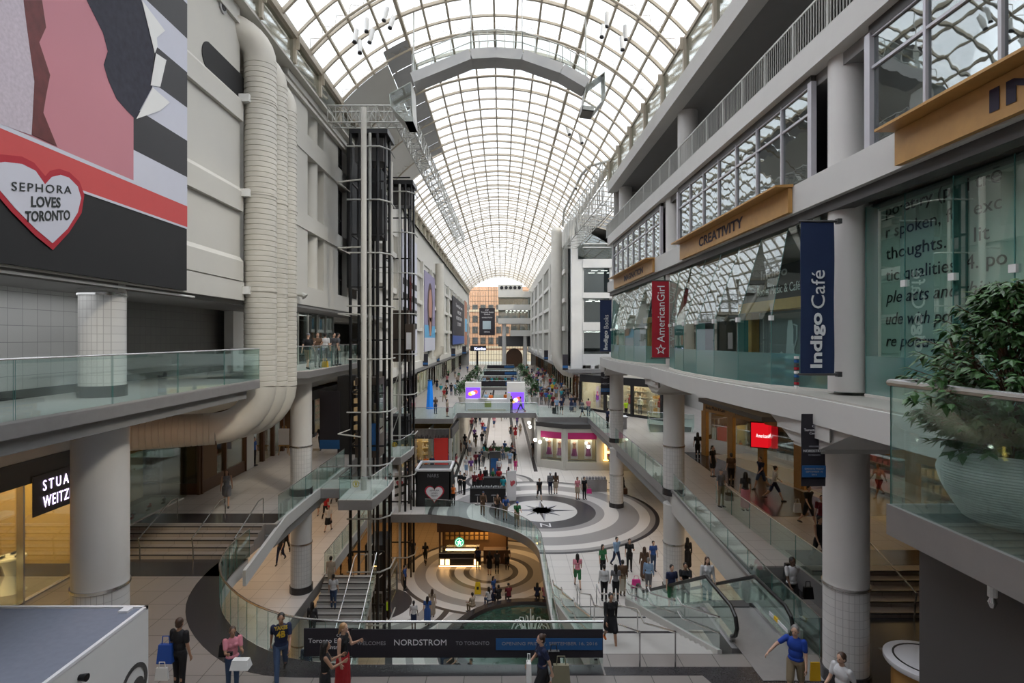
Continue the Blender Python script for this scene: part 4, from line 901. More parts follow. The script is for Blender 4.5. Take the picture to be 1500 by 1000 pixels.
# white corner office building in the transept
def wbox(*a, m='white'): return struct('wall_right', MB().box(*a), M[m])
wbox(7.7, 61.6, zc(-4), 8.9, 62.6, zc(11.3)); wbox(12.0, 61.7, zc(-3.8), 12.5, 62.4, zc(10))
for z0, z1 in ((-3.0, -1.75), (.8, 1.75), (4.4, 5.0), (7.75, 8.7)): wbox(8.9, 61.5, zc(z0), 20, 62.5, zc(z1))
wbox(8.5, 61.2, zc(-4.2), 20, 62.3, zc(-3.9)); wbox(9.4, 62.4, zc(-3.9), 20, 62.8, zc(-3))
b = MB(); b.box(9.8, 61.4, zc(-3.9), 10.2, 62.4, zc(-3)).box(12.9, 61.4, zc(-3.9), 13.3, 62.4, zc(-3)); struct('trim_60', b, M['white'])
b = MB(); b.extr([(8.4, 61.5, zc(8.7)), (20, 61.5, zc(8.7)), (20, 61.5, zc(8.2)), (14, 61.5, zc(8.9)), (12.5, 61.5, zc(9.9)), (10.5, 61.5, zc(11.1)), (8.4, 61.5, zc(12.2))], (0, .1, 0))
struct('window_60', b, M['officeglass'], smooth=False)
w = struct('window_61', MB().box(8.9, 61.9, zc(-1.75), 20, 61.95, zc(8)), M['officeglass'], smooth=False)
f = MB()
for x in (8.95, 11.9, 12.6, 14.4, 16.8): f.box(x, 61.75, zc(-1.75), x + .1, 62.0, zc(11 if x < 9 else 8.0))
for z in (10.3, 9.9): f.box(8.9, 61.3, zc(z), 12, 61.5, zc(z + .08))
w['_o'] = tuple(w.location); f.build('window_frame', M['white'], w)
for z in (-1.76, 1.75, 5.0): struct('floor', MB().box(8.9, 62.5, zc(z) - .05, 20, 70, zc(z)), M['dgrey'])
struct('wall_right', MB().box(8.9, 69.5, zc(-3), 20, 70, zc(11)), mat('dim_office_wall', (.20, .22, .24), .8))
for r_, z in enumerate((.75, 4.35, 7.7)):
    for k in range(8):
        x = 9.6 + (k % 4) * 1.1 + (r_ * .3); y = 63.5 + (k // 4) * 2.2
        tag(struct('office_ceiling_light', MB().box(x, y, zc(z) - .06, x + .7, y + .35, zc(z) - .02), M['lamp']), 'small bright ceiling panel inside the white corner offices', 'ceiling light', 'ceiling panels in the corner offices'); 
for o in bpy.data.objects:
    if o.name.startswith('office_ceiling_light') and 'kind' in o: del o['kind']
t = thing('potted_fern', 'small green potted plant in the top corner office window', 'plant', (9.6, 62.9, zc(8.7)))
MB().lathe(9.6, 62.9, [(.2, zc(8.7)), (.28, zc(9.0))], 12).build('pot', M['white'], t)
M['leaf'] = mat('ficus_leaf', (.045, .12, .03), .42, var=.45, scale=8)
b = MB(); rnd = random.Random(3)
for i in range(60):
    a = rnd.uniform(0, 6.28); e = rnd.uniform(.1, 1.4); d = Vector((math.cos(a) * math.cos(e), math.sin(a) * math.cos(e), math.sin(e))); p = Vector((9.6, 62.9, zc(9))); q = p + d * rnd.uniform(.3, .7); s_ = d.cross(Vector((0, 0, 1))).normalized() * .06
    b.add([p, (p + q) / 2 + s_, q, (p + q) / 2 - s_], [(0, 1, 2, 3)])
b.build('leaves', M['leaf'], t, False)
# transept roof and trusses
b = MB(); n = 10
tp = [(8.3 + 12 * (i / n), zc(12.6) - 5.2 * (i / n) ** 1.6) for i in range(n + 1)]
b.add([(x, y, z) for y in (41.5, 61.6) for x, z in tp], [(i, i + 1, n + 2 + i, n + 1 + i) for i in range(n)]); struct('ceiling', b, M['roofglass'])
b = MB()
for k in range(14):
    y = 41.6 + k * 1.54
    for i in range(n): b.obox((tp[i][0], y, tp[i][1] - .05), (tp[i + 1][0], y, tp[i + 1][1] - .05), .07, .09, up=(0, 1, 0))
for i in range(n + 1): b.obox((tp[i][0], 41.5, tp[i][1] - .05), (tp[i][0], 61.6, tp[i][1] - .05), .07, .09)
struct('trim_61', b, M['roofsteel'])
def box_truss(a, c, w, h, n, label, up=(0, 0, 1), r=.05, rs=.025):
    a, c = Vector(a), Vector(c); d = (c - a); u = Vector(up); s_ = d.cross(u).normalized()
    t = thing('lattice_truss', label, 'truss', tuple((a + c) / 2 - u * h / 2))
    cr = [s_ * (i * w / 2) + u * (j * h / 2) for i, j in ((-1, -1), (1, -1), (1, 1), (-1, 1))]
    for q in cr: MB().tube([a + q, c + q], r, 6).build('chord', M['truss'], t)
    b = MB()
    for k in range(n):
        p, q = a + d * (k / n), a + d * ((k + 1) / n)
        for f in range(4):
            A, B_ = cr[f], cr[(f + 1) % 4]
            b.tube([p + (A if k % 2 else B_), q + (B_ if k % 2 else A)], rs, 4); b.tube([p + A, p + B_], rs, 4)
    b.build('lacing', M['truss'], t)
    return t
box_truss((8.2, 42, zc(11.7)), (7.6, 62.5, zc(11.4)), 1.3, 3.0, 22, 'long grey lattice truss spanning the cross hall opening on the right')
MB_ = MB().tube([(8.3, 41.8, zc(13.3)), (7.3, 46.5, zc(14.3)), (7.0, 49, zc(14.3)), (6.9, 62, zc(14.1)), (7.2, 66, zc(13.2))], .12, 8)
tag(MB_.build('edge_tube', M['truss']), 'thick grey tube edging the vault above the cross hall', 'roof tube')
t = thing('round_duct', 'tall pale round duct standing at the far corner of the cross hall', 'duct', (6.3, 64.5, L2))
MB().cyl(6.3, 64.5, zc(-1.5), zc(12.2), .62, 32).build('pipe', M['duct'], t); MB().tube([(6.3, 64.5, zc(-1.45)), (6.35, 64.5, zc(-2.2)), (6.7, 64.5, zc(-3.1)), (7.3, 64.5, zc(-3.7)), (8.3, 64.5, zc(-4.0))], .62, 24).build('lower_elbow', M['duct'], t)
MB().ball(6.3, 64.5, zc(12.2), .62, .62, .62, 32, 10).build('cap', M['duct'], t)
# far right wall with window grid
wbox(7.5, 66, zc(-3.6), 7.8, 158, zc(-2.2), m='conc2'); wbox(7.5, 62.6, zc(11.2), 8.2, 158, zc(13.2), m='conc2'); wbox(8.6, 62.6, zc(-3), 8.9, 158, zc(11.4), m='soffit')
b = MB(); f = MB()
w = struct('window_62', MB().box(7.75, 66, zc(-2.2), 7.8, 158, zc(11.2)), M['officeglass'], smooth=False); w['_o'] = tuple(w.location)
for z in (1.2, 4.6, 8.0): f.box(7.4, 66, zc(z - .3), 7.82, 158, zc(z + .2))
for i in range(47): f.box(7.6, 66 + 2 * i - .06, zc(-2.2), 7.8, 66 + 2 * i + .06, zc(11.2))
for i in range(7): f.cyl(7.5, 72 + 13.5 * i, zc(-3.6), zc(11.2), .35, 16)
f.build('window_frame', M['conc2'], w)
# far right low canopy brackets
b = MB(); [b.tube([(7.3, 70 + 4.5 * i, zc(-3.1)), (7.7, 70 + 4.5 * i, zc(-3.1))], .6, 12) for i in range(18)]; struct('trim_62', b, M['conc'])
# ---- far end
YE = 150
b = MB(); b.extr([(vault(-1 + i / 10)[0], YE + 8, vault(-1 + i / 10)[1]) for i in range(21)] + [(8.2, YE + 8, L2), (-9, YE + 8, L2)], (0, .1, 0)); w = struct('window_70', b, M['clear'], smooth=False); w['_o'] = tuple(w.location)
f = MB()
for i in range(24): f.box(-9 + .75 * i - .04, YE + 7.8, L2, -9 + .75 * i + .04, YE + 8, zc(13 + (3.2 if 6 < i < 18 else 0)))
for i in range(16): f.box(-9, YE + 7.8, L2 + 1.5 * i - .04, 8.2, YE + 8, L2 + 1.5 * i + .04)
f.build('window_frame', M['dgrey'], w)
t = thing('brick_building', 'pinkish brick building seen through the far glass end wall', 'building', (-3, 190, L2 - 4))
brk = mat('salmon_brick', (.50, .27, .17), .8, var=.15, scale=1); stn = mat('pale_stone_trim', (.55, .42, .30), .8)
MB().box(-22, 185, L2 - 4, 16, 200, zc(17)).build('wall', brk, t)
MB().box(-22, 184.6, zc(-3.4), 16, 185.1, zc(-2.6)).box(-22, 184.7, zc(8.6), 16, 185.1, zc(9.4)).build('cornice', stn, t)
for r_ in range(4):
    for i in range(14): MB().box(-20 + 2.6 * i, 184.8, zc(-2 + 3.6 * r_), -18.4 + 2.6 * i, 185.1, zc(.2 + 3.6 * r_)).build('window', M['dgrey'], t)
MB().box(-22, 184.7, L2 - 4, 16, 185.05, zc(-4)).build('shop_strip', emat('street_shop_glow', (1, .8, .6), .9), t)
b = MB(); b.box(-60, 158.2, L2 - .3, 60, 200, L2 - .05); struct('floor', b, M['concg'])
# portholed office block at the end
t = thing('office_block', 'white stepped office block with five round portholes at the far end', 'building', (3.5, 140, L2))
for z0, z1, x0 in ((11.7, 13.4, -.9), (10.2, 11.7, -.9), (7.0, 8.4, -.9), (3.6, 5.0, -.9), (.5, 1.95, 2.2)): MB().box(x0, 140, zc(z0), 7.4 if z0 < 11 else 5.2, 146, zc(z1)).build('parapet_band', M['conc2'], t)
MB().box(-.8, 140.4, zc(8.4), 7.3, 146, zc(10.2)).build('window_band', M['officeglass'], t, False); MB().box(-.8, 140.4, zc(5.0), 7.3, 146, zc(7.0)).build('window_band', M['officeglass'], t, False); MB().box(2.3, 140.4, zc(1.95), 7.3, 146, zc(3.6)).build('window_band', M['officeglass'], t, False)
for i in range(5): MB().tube([(0 + 1.1 * i, 139.9, zc(12.6)), (0 + 1.1 * i, 140.05, zc(12.6))], .42, 20).build('porthole', M['blackmatt'], t)
for x in (.6, 5.9): MB().cyl(x, 141, L2, zc(3.6 if x < 1 else .5), .5, 20).build('pillar', M['conc'], t)
for i in range(6): MB().box(1.0 + i, 141, zc(6.85), 1.5 + i, 142, zc(6.9)).build('ceiling_light', M['lamp'], t)
MB().box(-.9, 143, L2 + 5.5, 7.4, 146, zc(.5)).build('rear_wall', M['dsoffit'], t)
# hanging charcoal banner
t = thing('hanging_banner', 'large charcoal banner with a pale square hanging in mid air at the far end', 'banner', (-2.6, 100, zc(.5)))
a = on_y(702, 451, 100); c = on_y(725, 491, 100); MB().box(a[0], 100, c[2], c[0], 100.05, a[2]).build('cloth', M['bannerb'], t)
for s_, px0, px1, py0, py1 in (('CF', 711, 716, 453, 455), ('Toronto Eaton', 704.5, 723, 456, 458), ('Centre', 709, 718, 459, 461), ('NORDSTROM', 706, 721, 464, 466), ('OPENING', 709, 718, 485, 487)):
    p = on_y(px0, py1, 99.98); q = on_y(px1, py0, 99.98); text(s_, p, q[0] - p[0], q[2] - p[2], M['lett'], t)
p = on_y(707, 482, 99.97); q = on_y(719, 470, 99.97); MB().box(p[0], 99.95, p[2], q[0], 99.99, q[2]).build('printed_square', mat('banner_pale_blue', (.4, .5, .55), .6), t)
b = MB(); b.tube([(a[0], 100, a[2]), (a[0], 100, zc(13))], .03, 5); b.build('hanging_cable', M['black'], t); b = MB(); b.tube([(c[0], 100, a[2]), (c[0], 100, zc(13))], .03, 5); b.build('hanging_cable', M['black'], t)
t = thing('shop_sign', 'black hanging sign with glowing blue white lettering at far left', 'sign', (-7, 120, zc(-3)))
a = on_y(689, 506, 115); c = on_y(712, 514, 115); MB().box(a[0], 115, c[2], c[0], 115.6, a[2]).build('casing', M['blackmatt'], t)
p = on_y(695, 512.5, 114.9); q = on_y(711.5, 508.5, 114.9); text('Kenko', p, q[0] - p[0], q[2] - p[2], emat('blue_white_sign', (.55, .6, 1), 3), t, bold=.03)
b = MB(); b.box(a[0] + 1.2, 115.2, L2, a[0] + 1.6, 115.6, c[2]); b.build('post', M['black'], t)
tag(MB().extr([(x, 145, z) for x, z in [(1.0 + 2.2 + 2.2 * math.cos(a_), L2 + 2.6 + 2.4 * math.sin(a_)) for a_ in [PI * i / 16 for i in range(17)]] + [(1.0, L2), (5.4, L2)][::1]][:17] + [(1.0, 145, L2), (5.4, 145, L2)], (0, 1, 0)).build('arched_portal', M['dwood']), 'dark arched entrance portal below the far office block', 'portal')
# ---- compass level walls and shops
struct('wall_left', MB().box(-16.4, 8, L1, -16, 52, L2 - .9), palewall); struct('wall_right', MB().box(16, 8, L1, 16.4, 52, L2 - .9), palewall)
beige = mat('beige_store_wall', (.55, .45, .30), .7)
struct('wall_left', MB().box(-4.7, 58, L1, -4.4, 150, L2 - .5), palewall); struct('wall_right', MB().box(3.4, 54.2, L1, 3.7, 150, L2 - .5), M['conc'])
struct('wall_back', MB().box(-5, 150, L1, 4, 150.4, L2), M['dwood']); struct('wall_back', MB().box(3.6, 54.6, L1, 22, 54.9, L2 - .4), M['conc'])
for k, x in enumerate((-1.9, 1.4)):
    b = MB(); b.box(x - .2, 54, L1, x + .2, 150, L1 + .006); b.build('floor', M['dgranite'])['kind'] = 'structure'
b = MB(); b.box(-4.3, 50, L1, -4.0, 150, L1 + .006).box(3.0, 52, L1, 3.35, 150, L1 + .006); b.build('floor', M['dgranite'])['kind'] = 'structure'
# left shop below the bridge
t, F = shopfront((-9.6, 52.4), (-4.9, 52.4), 1, L1, 3.9, 'glass fronted jewellery shop with a red poster below the left deck', M['truss'], M['dgrey'], warmwall, bright, 3, 1.6, .9, pil=.06, sill=.3)
MB().box(-6.3, 52.1, L1 + .5, -5.0, 52.2, L1 + 3.1).build('red_poster', mat('orange_red_poster', (.6, .03, .02), .5), t)
b = MB(); 
for i in range(60): b.box(-9.5 + i * .077, 52.0, L1 + 3.0 + .9 * random.random() * .5, -9.47 + i * .077, 52.05, L1 + 4.0)
b.build('hanging_crystals', M['steel'], t)
shopfront((-4.8, 52.5), (-4.6, 58), 1, L1, 3.9, 'side window of the jewellery shop along the lower corridor', M['pink'] if 'pink' in M else M['truss'], M['dgrey'], palewall, bright, 2, 2.6, .9)
# pink lingerie shop
pk = mat('hot_pink', (.50, .02, .16), .5)
t = thing('shopfront', 'white corner shop with hot pink window headers beside the compass floor', 'shopfront', (6, 52.5, L1))
P = [(3.5, 54), (5.9, 52.6), (12.5, 52.4)]
for i in range(2):
    F = Fr(P[i], P[i + 1], 1)
    b = MB(); F.box(b, -.1, 0, L1, F.L, .25, L1 + .75); F.box(b, -.1, 0, L1 + 3.5, F.L, .25, L1 + 3.9)
    n = 1 if i == 0 else 2; st = F.L / n
    for j in range(n + 1): F.box(b, max(-.1, st * j - .3), -.05, L1, min(F.L + .1, st * j + .3), .3, L1 + 3.9)
    b.build('frame', M['conc2'], t)
    for j in range(n):
        b = MB(); F.box(b, st * j + .3, -.03, L1 + 2.9, st * (j + 1) - .3, .2, L1 + 3.5); b.build('pink_header', pk, t)
        b = MB(); F.box(b, st * j + .3, .1, L1 + .75, st * (j + 1) - .3, .13, L1 + 2.9); b.build('glass', M['clear'], t, False)
        b = MB(); F.box(b, st * j + .3, 1.0, L1 + .75, st * (j + 1) - .3, 1.1, L1 + 2.9); b.build('window_back', beige, t)
        b = MB(); F.box(b, st * j + .4, .3, L1 + 2.86, st * (j + 1) - .4, .7, L1 + 2.9); b.build('window_light', bright, t)
        for q in (.3, .7):
            b = MB(); F.box(b, st * j + st * q - .35, .8, L1 + .9, st * j + st * q + .35, .85, L1 + 2.7); b.build('poster', M['lett'], t)
            b = MB(); x, y, _ = F.pt(st * j + st * q, .72, 0); b.lathe(x, y, [(.18, L1 + 1.9), (.13, L1 + 2.1), (.18, L1 + 2.4), (.05, L1 + 2.5)], 10); b.build('model_torso', fl, t)
            b = MB(); b.lathe(x, y, [(.30, L1 + 1.2), (.22, L1 + 1.5), (.18, L1 + 1.9)], 10); b.build('model_skirt', mat('plum_print', (.25, .05, .2), .7) if 'plum_print' not in bpy.data.materials else bpy.data.materials['plum_print'], t)
F = Fr(P[1], P[2], 1); b = MB(); F.box(b, 3.7, -.35, L1 + 1.0, 3.9, -.15, L1 + 2.5); F.box(b, 3.9, -.35, L1 + 2.3, 4.45, -.15, L1 + 2.5); F.box(b, 3.9, -.35, L1 + 1.65, 4.3, -.15, L1 + 1.85); F.box(b, 3.6, -.35, L1 + .95, 4.05, -.15, L1 + 1.05); b.build('marquee_letter', emat('bulb_letter', (1, .6, .15), 4), t)
struct('trim_63', MB().extr([(3.3, 54.2, L1 + 3.9), (5.8, 52.5, L1 + 3.9), (13, 52.3, L1 + 3.9), (13, 54.5, L1 + 3.9), (3.3, 54.5, L1 + 3.9)], (0, 0, .42)), M['dgrey'])
for k, (px, py) in enumerate(((775, 619), (776.5, 625), (784, 644), (791, 647), (862, 654))):
    x, y, z = on_y(px, py, 51.8 if k == 4 else (58 if k < 2 else 53.2)); g = thing('globe_wall_lamp', '%s white globe lamp along the pink shop wall' % ('farthest', 'second farthest', 'third', 'fourth', 'right hand')[k], 'lamp', (x, y, z - .15)); MB().ball(x, y, z, .16, n=14, k=10).build('globe', M['lamp'], g); MB().tube([(x, y, z), (x + .15, y + .3, z - .05)], .03, 6).build('bracket', M['black'], g)
# lower level walls
ow = mat('ochre_wall', (.36, .22, .09), .7); struct('wall_left', MB().box(-17, 8, 0, -16.6, 60, L1 - .6), ow); struct('wall_right', MB().box(16.6, 8, 0, 17, 60, L1 - .6), ow); struct('wall_back', MB().box(-17, 56, 0, 17, 56.4, L1 - .6), ow); struct('wall_back', MB().box(-22, 8, 0, 22, 8.4, L2L - .6), ow)
struct('wall_back', MB().box(-22, -3.4, L2L, 22, -3, zc(14)), M['conc'])
def area(name, x, y, z, sx, sy, e, col, rot=(0, 0, 0)):
    l = bpy.data.lights.new(name, 'AREA'); l.shape = 'RECTANGLE'; l.size = sx; l.size_y = sy; l.energy = e; l.color = col
    o = bpy.data.objects.new(name, l); C.objects.link(o); o.location = (x, y, z); o.rotation_euler = rot; return o
warm = (1, .62, .28)
LA = [area('ceiling_lamp', -3, 47, L1 - .7, 20, 10, 330, warm), area('ceiling_lamp', 9, 30, L1 - .7, 8, 20, 260, warm), area('ceiling_lamp', -13, 33, L1 - .7, 5, 18, 200, warm),
      area('ceiling_lamp', 12, 32, L2 - 1.0, 5, 16, 130, (1, .75, .5)), area('ceiling_lamp', -13, 34, L2 - 1.0, 5, 16, 160, (1, .7, .45)), area('ceiling_lamp', -.5, 80, L2 - .6, 6, 30, 200, (1, .8, .6)),
      area('ceiling_lamp', 12, 29, L3 - .9, 4, 18, 55, (1, .72, .42)), area('ceiling_lamp', -12.5, 34, L3 - .9, 4, 16, 28, (1, .72, .42)), area('ceiling_lamp', -17.3, 15, L2L + 3.4, 3, 12, 200, (1, .68, .32)),
      area('ceiling_lamp', 10, 30, zc(2.8), 4, 20, 60, (1, .85, .65))]
# ================================================================= BEHIND THE LIFTS
struct('wall_left', MB().box(-14.4, 36.5, zc(-3), -14, 52, zc(13)).box(-14.4, 36.5, zc(1.7), -9.45, 36.8, zc(12)).box(-14.2, 51.6, zc(-3.4), -9.5, 52, zc(12)), M['conc2'])
for k, z in enumerate((-1.4, 1.7, 5.2, 8.8)):
    struct('wall_left', MB().box(-14.2, 36.6, zc(z - .5), -11.5, 52, zc(z)), M['conc2'])
    struct('window_%d' % (80 + k), MB().box(-13.95, 37, zc(z + .2), -13.9, 51.5, zc(z + 2.8)), M['winglass'], smooth=False)
struct('ceiling', MB().box(-14.4, 36, zc(12.8), -9.0, 52, zc(13.1)), M['soffit'])
# ================================================================= RAILINGS
G = 'glass balustrades around the voids'
def rr(path, z, label, **k): return glass_rail([(x, y, z) for x, y in path], label, **k)
near = rr([(2.62, 14.45), (-3.8, 14.45)] + [(x - .02, y + .03) for x, y in curve[1:]] + [(-9.68, 21.5)], L2L, 'curved glass balustrade with steel handrail nearest the camera', r=.03, pw=2.2)
# banner hung on the near balustrade
t = thing('railing_banner', 'long charcoal banner reading WELCOMES NORDSTROM TO TORONTO on the near balustrade', 'banner', (-.6, 14.38, L2L + .2))
MB().box(-3.85, 14.37, L2L + .2, 2.6, 14.40, L2L + .92).build('cloth', M['bannerb'], t); MB().box(-.15, 14.355, L2L + .40, 2.58, 14.369, L2L + .70).build('blue_band', M['bannerblue'], t)
MB().box(-5.1, 14.42, L2L + .2, -3.87, 14.45, L2L + .92).build('cloth', M['bannerb'], t)
for s_, x0, x1, z0, h, m in (('WELCOMES', -3.72, -2.98, .53, .09, 'greylett'), ('NORDSTROM', -2.76, -1.42, .52, .15, 'lett'), ('TO TORONTO', -1.18, -.32, .53, .09, 'greylett'), ('OPENING FRIDAY, SEPTEMBER 16, 2016', 0.0, 2.45, .52, .09, 'greylett')):
    text(s_, (x0, 14.352 if x0 > -.2 else 14.364, L2L + z0), x1 - x0, h, M[m], t)
text('CF', (-4.25, 14.41, L2L + .72), .12, .07, M['lett'], t); text('Toronto Eaton', (-4.98, 14.41, L2L + .56), 1.05, .11, M['lett'], t); text('Centre', (-4.6, 14.41, L2L + .4), .45, .1, M['lett'], t)
# walkway edges
rr([(-9.34, 23.4), (-9.34, 33.2)], L2, 'glass balustrade along the left walkway above the lower stairs')
rr([(-9.34, 41), (-9.34, 53.05), (-4.65, 53.05), (-4.65, 57.05), (3.55, 57.05), (3.55, 54.05), (8.3, 54.05)], L2, 'glass balustrade wrapping the far decks and the bridge with the white kiosk', pw=2)
rr([(8.28, 54), (8.28, 27.3)], L2, 'glass balustrade of the right walkway beside the middle column')
rr([(12, 45.5), (15.5, 45.5), (16.5, 48), (13.0, 50), (12, 45.5)], L2, 'glass balustrade around a stair opening before the black clothes shop')
b = MB(); b.slab([(12.1, 45.6), (15.4, 45.6), (16.3, 48), (13.05, 49.8)], L2, L2 + .01); b.build('floor', M['dgranite'])['kind'] = 'structure'
for k, (y0, y1) in enumerate(((65, 87), (92, 113), (118, 138))):
    w_ = ('first', 'second', 'third')[k]
    rr([(-3.95, y1), (-3.95, y0), (3.05, y0), (3.05, y1)], L2, 'glass balustrade around the %s far opening of the walkway' % w_, pw=3)
    rr([(-3.95, y1 + .05), (3.05, y1 + .05)], L2, 'glass balustrade at the far end of the %s opening' % w_, pw=3.5)
    t = thing('railing_banner', 'dark welcome banner with blue end across the %s far opening' % w_, 'banner', (0, y1, L2 + .2))
    MB().box(-3.6, y1 - .1, L2 + .15, 3.0, y1 - .05, L2 + .95).build('cloth', M['bannerb'], t); MB().box(.6, y1 - .13, L2 + .3, 3.0, y1 - .1, L2 + .8).build('blue_band', M['bannerblue'], t)
# void on the compass floor
rr([(2.28, 16.2), (2.28, 32.5)] + [(x + .04, y + .04) for x, y in hole1[3:-2]] + [(-5.4, 39.44)], L1, 'curving glass balustrade around the fountain void beside the compass', pw=1.5)
rr([(-9.34, 29.5), (-9.34, 39.4), (-8.0, 39.44)], L1, 'glass balustrade along the left edge of the fountain void')
# ================================================================= STAIRS DOWN TO THE COMPASS FLOOR
tb = mat('pale_stone_step', (.40, .385, .36), .45)
st = steps('staircase', 'broad pale stone stair in three flights going down behind the near balustrade', 2.45, 5.75, 14.95, 25.9, L2L, L1, 24, (), tb)
for k_ in (7, 15, 23):
    ys_0 = 14.95 + 10.95 * k_ / 24; zs_0 = L2L - 4.0 * (k_ + 1) / 24; MB().box(2.5, ys_0, zs_0, 5.7, ys_0 + .44, zs_0 + .012).build('landing_band', M['dgranite'], st)
t = thing('stair_railing', 'steel stair railing zigzagging down the middle of the pale stair', 'railing', (4.2, 15, L2L))
def zz(x, y0, y1, z0, z1, h=.95, n=3, post=True):
    pts = []; dy = (y1 - y0) / n; dz = (z1 - z0) / n
    for i in range(n): pts += [(x, y0 + dy * i, z0 + dz * i + h), (x, y0 + dy * (i + .78), z0 + dz * (i + 1) + h)]
    pts += [(x, y1, z1 + h)]; return pts
for x in (4.4, 3.5):
    p = zz(x, 14.2, 26, L2L, L1); MB().tube(p, .03, 8).build('handrail', M['steel'], t)
    for q in (p[::2] if x > 4 else p): MB().tube([(q[0], q[1], q[2] - .95), q], .022, 6).build('post', M['steel'], t)
for x, lab in ((2.4, 'stepped glass balustrade on the left side of the pale stair'), (5.8, 'stepped glass balustrade between the pale stair and the escalator')):
    t = thing('glass_railing', lab, 'railing', (x, 15, L1))
    n = 9
    for i in range(n):
        y0, y1 = 14.9 + 11.2 * i / n, 14.9 + 11.2 * (i + 1) / n; za, zb = L2L - 4.0 * i / n, L2L - 4.0 * (i + 1) / n
        b = MB(); b.extr([(x, y0 + .01, za - .5), (x, y1 - .01, zb - .5), (x, y1 - .01, zb + 1.0), (x, y0 + .01, za + 1.0)], (.014, 0, 0)); b.build('glass_panel', M['glass'], t, False)
    for off, r_ in ((1.03, .028), (.6, .02)):
        for i in range(3):
            y0, y1 = 14.8 + 11.3 * i / 3, 14.8 + 11.3 * (i + .8) / 3; MB().tube([(x - .05, y0, L2L - 4 * i / 3 + off), (x - .05, y1, L2L - 4 * (i + .85) / 3 + off), (x - .05, y1 + .5, L2L - 4 * (i + .85) / 3 + off)], r_, 8).build('handrail', M['steel'], t)
    b = MB(); b.extr([(x - .06, 14.9, L2L - .55), (x - .06, 26.1, L1 - .1), (x - .06, 26.1, L1 + .3), (x - .06, 14.9, L2L + .1)], (.12, 0, 0)); b.build('stringer', M['conc'], t)
# ================================================================= ESCALATOR
def escalator(x0, x1, ya, yb, za, zb, flat, label, near_sign=1):
    t = thing('escalator', label, 'escalator', ((x0 + x1) / 2, ya, za))
    s_ = 1 if yb > ya else -1
    A = ya + s_ * flat; B = yb - s_ * 1.2; 
    prof = [(ya, za), (A, za), (B, zb), (yb, zb)]
    b = MB(); 
    for i in range(3): b.obox(((x0 + x1) / 2, prof[i][0], prof[i][1] - .35), ((x0 + x1) / 2, prof[i + 1][0], prof[i + 1][1] - .35), x1 - x0, .66)
    b.build('truss_casing', M['steelfascia'], t)
    n = int(abs(B - A) / .4); b = MB()
    for i in range(n): 
        y = A + (B - A) * i / n; z = za + (zb - za) * i / n; b.box(x0 + .3, min(y, y + s_ * .41), z - .25, x1 - .3, max(y, y + s_ * .41), z + .02)
    b.build('step_band', M['dgrey'], t)
    MB().box(x0 + .3, min(ya, ya + s_ * flat * .8), za, x1 - .3, max(ya, ya + s_ * flat * .8), za + .012).build('floor_plate', M['steelfascia'], t)
    for x in (x0 + .14, x1 - .14):
        loop = [(ya + s_ * .35, za + .12), (ya + s_ * .1, za + .28), (ya, za + .52), (ya + s_ * .1, za + .78), (ya + s_ * .4, za + .93), (A, za + .95), (B, zb + .95), (yb - s_ * .4, zb + .93), (yb - s_ * .1, zb + .78), (yb, zb + .52), (yb - s_ * .1, zb + .28), (yb - s_ * .35, zb + .12)]
        MB().tube([(x, y, z) for y, z in loop], .058, 8).build('handrail', M['rubber'], t)
        b = MB(); gp = [(ya + s_ * .35, za + .1), (ya + s_ * .03, za + .5), (ya + s_ * .4, za + .9), (A, za + .92), (B, zb + .92), (yb - s_ * .4, zb + .9), (yb - s_ * .03, zb + .5), (yb - s_ * .35, zb + .1), (B, zb + .05), (A, za + .05)]
        b.extr([(x, y, z) for y, z in gp], (.012, 0, 0)); b.build('glass_side', M['glass'], t, False)
        b = MB(); 
        for i in range(3): b.obox((x, prof[i][0] + (s_ * .3 if i == 0 else 0), prof[i][1] + .06), (x, prof[i + 1][0], prof[i + 1][1] + .06), .16, .12)
        b.build('skirt', M['steel'], t)
    return t
e1 = escalator(6.25, 8.05, 15.2, 26.5, L2L, L1, 2.3, 'escalator with black handrails going down from the near platform at right')
MB().box(6.4, 13.7, L2L + .007, 8.0, 15.9, L2L + .022).build('floor_plate', M['steelfascia'], e1)
for o in e1.children:
    pass
b = MB(); b.box(7.88, 15.45, L2L + .26, 7.90, 16.5, L2L + .36); b.build('white_marker', M['lett'], e1)
MB().box(7.87, 16.0, L2L + .26, 7.91, 16.2, L2L + .37).build('yellow_sticker', mat('sticker_yellow', (.8, .5, .02), .5), e1)
# ramped link between half level and right walkway (short escalator with glass sides)
t = thing('sloping_walkway', 'sloping dark walkway with glass sides up to the right walkway', 'ramp', (9.1, 17, L2L))
MB().extr([(8.45, 18.0, L2L), (8.45, 27.0, L2), (8.45, 27.0, L2 - .4), (8.45, 18.0, L2L - .4)], (1.6, 0, 0)).build('surface', M['dgranite'], t)
b = MB(); b.obox((8.3, 15.6, L2L - .25), (8.3, 27.3, L2 - .25), .16, 1.05); b.build('side_beam', M['conc'], t)
b = MB(); b.obox((8.22, 15.6, L2L + .30), (8.22, 27.3, L2 + .30), .1, .12); b.build('side_beam_cap', M['steelfascia'], t)
glass_rail([(8.3, 14.6, L2L + .05), (8.3, 17.2, L2L + .1), (8.3, 27.3, L2 + .02)], 'glass balustrade between the escalator and the sloping walkway')
glass_rail([(9.95, 17.2, L2 - .1), (9.95, 26.0, L2)], 'glass balustrade between the sloping walkway and the oak shops')
MB_ = MB().box(9.9, 17.2, L2L, 10.0, 26, L2); struct('wall_right', MB_, M['steelfascia'])
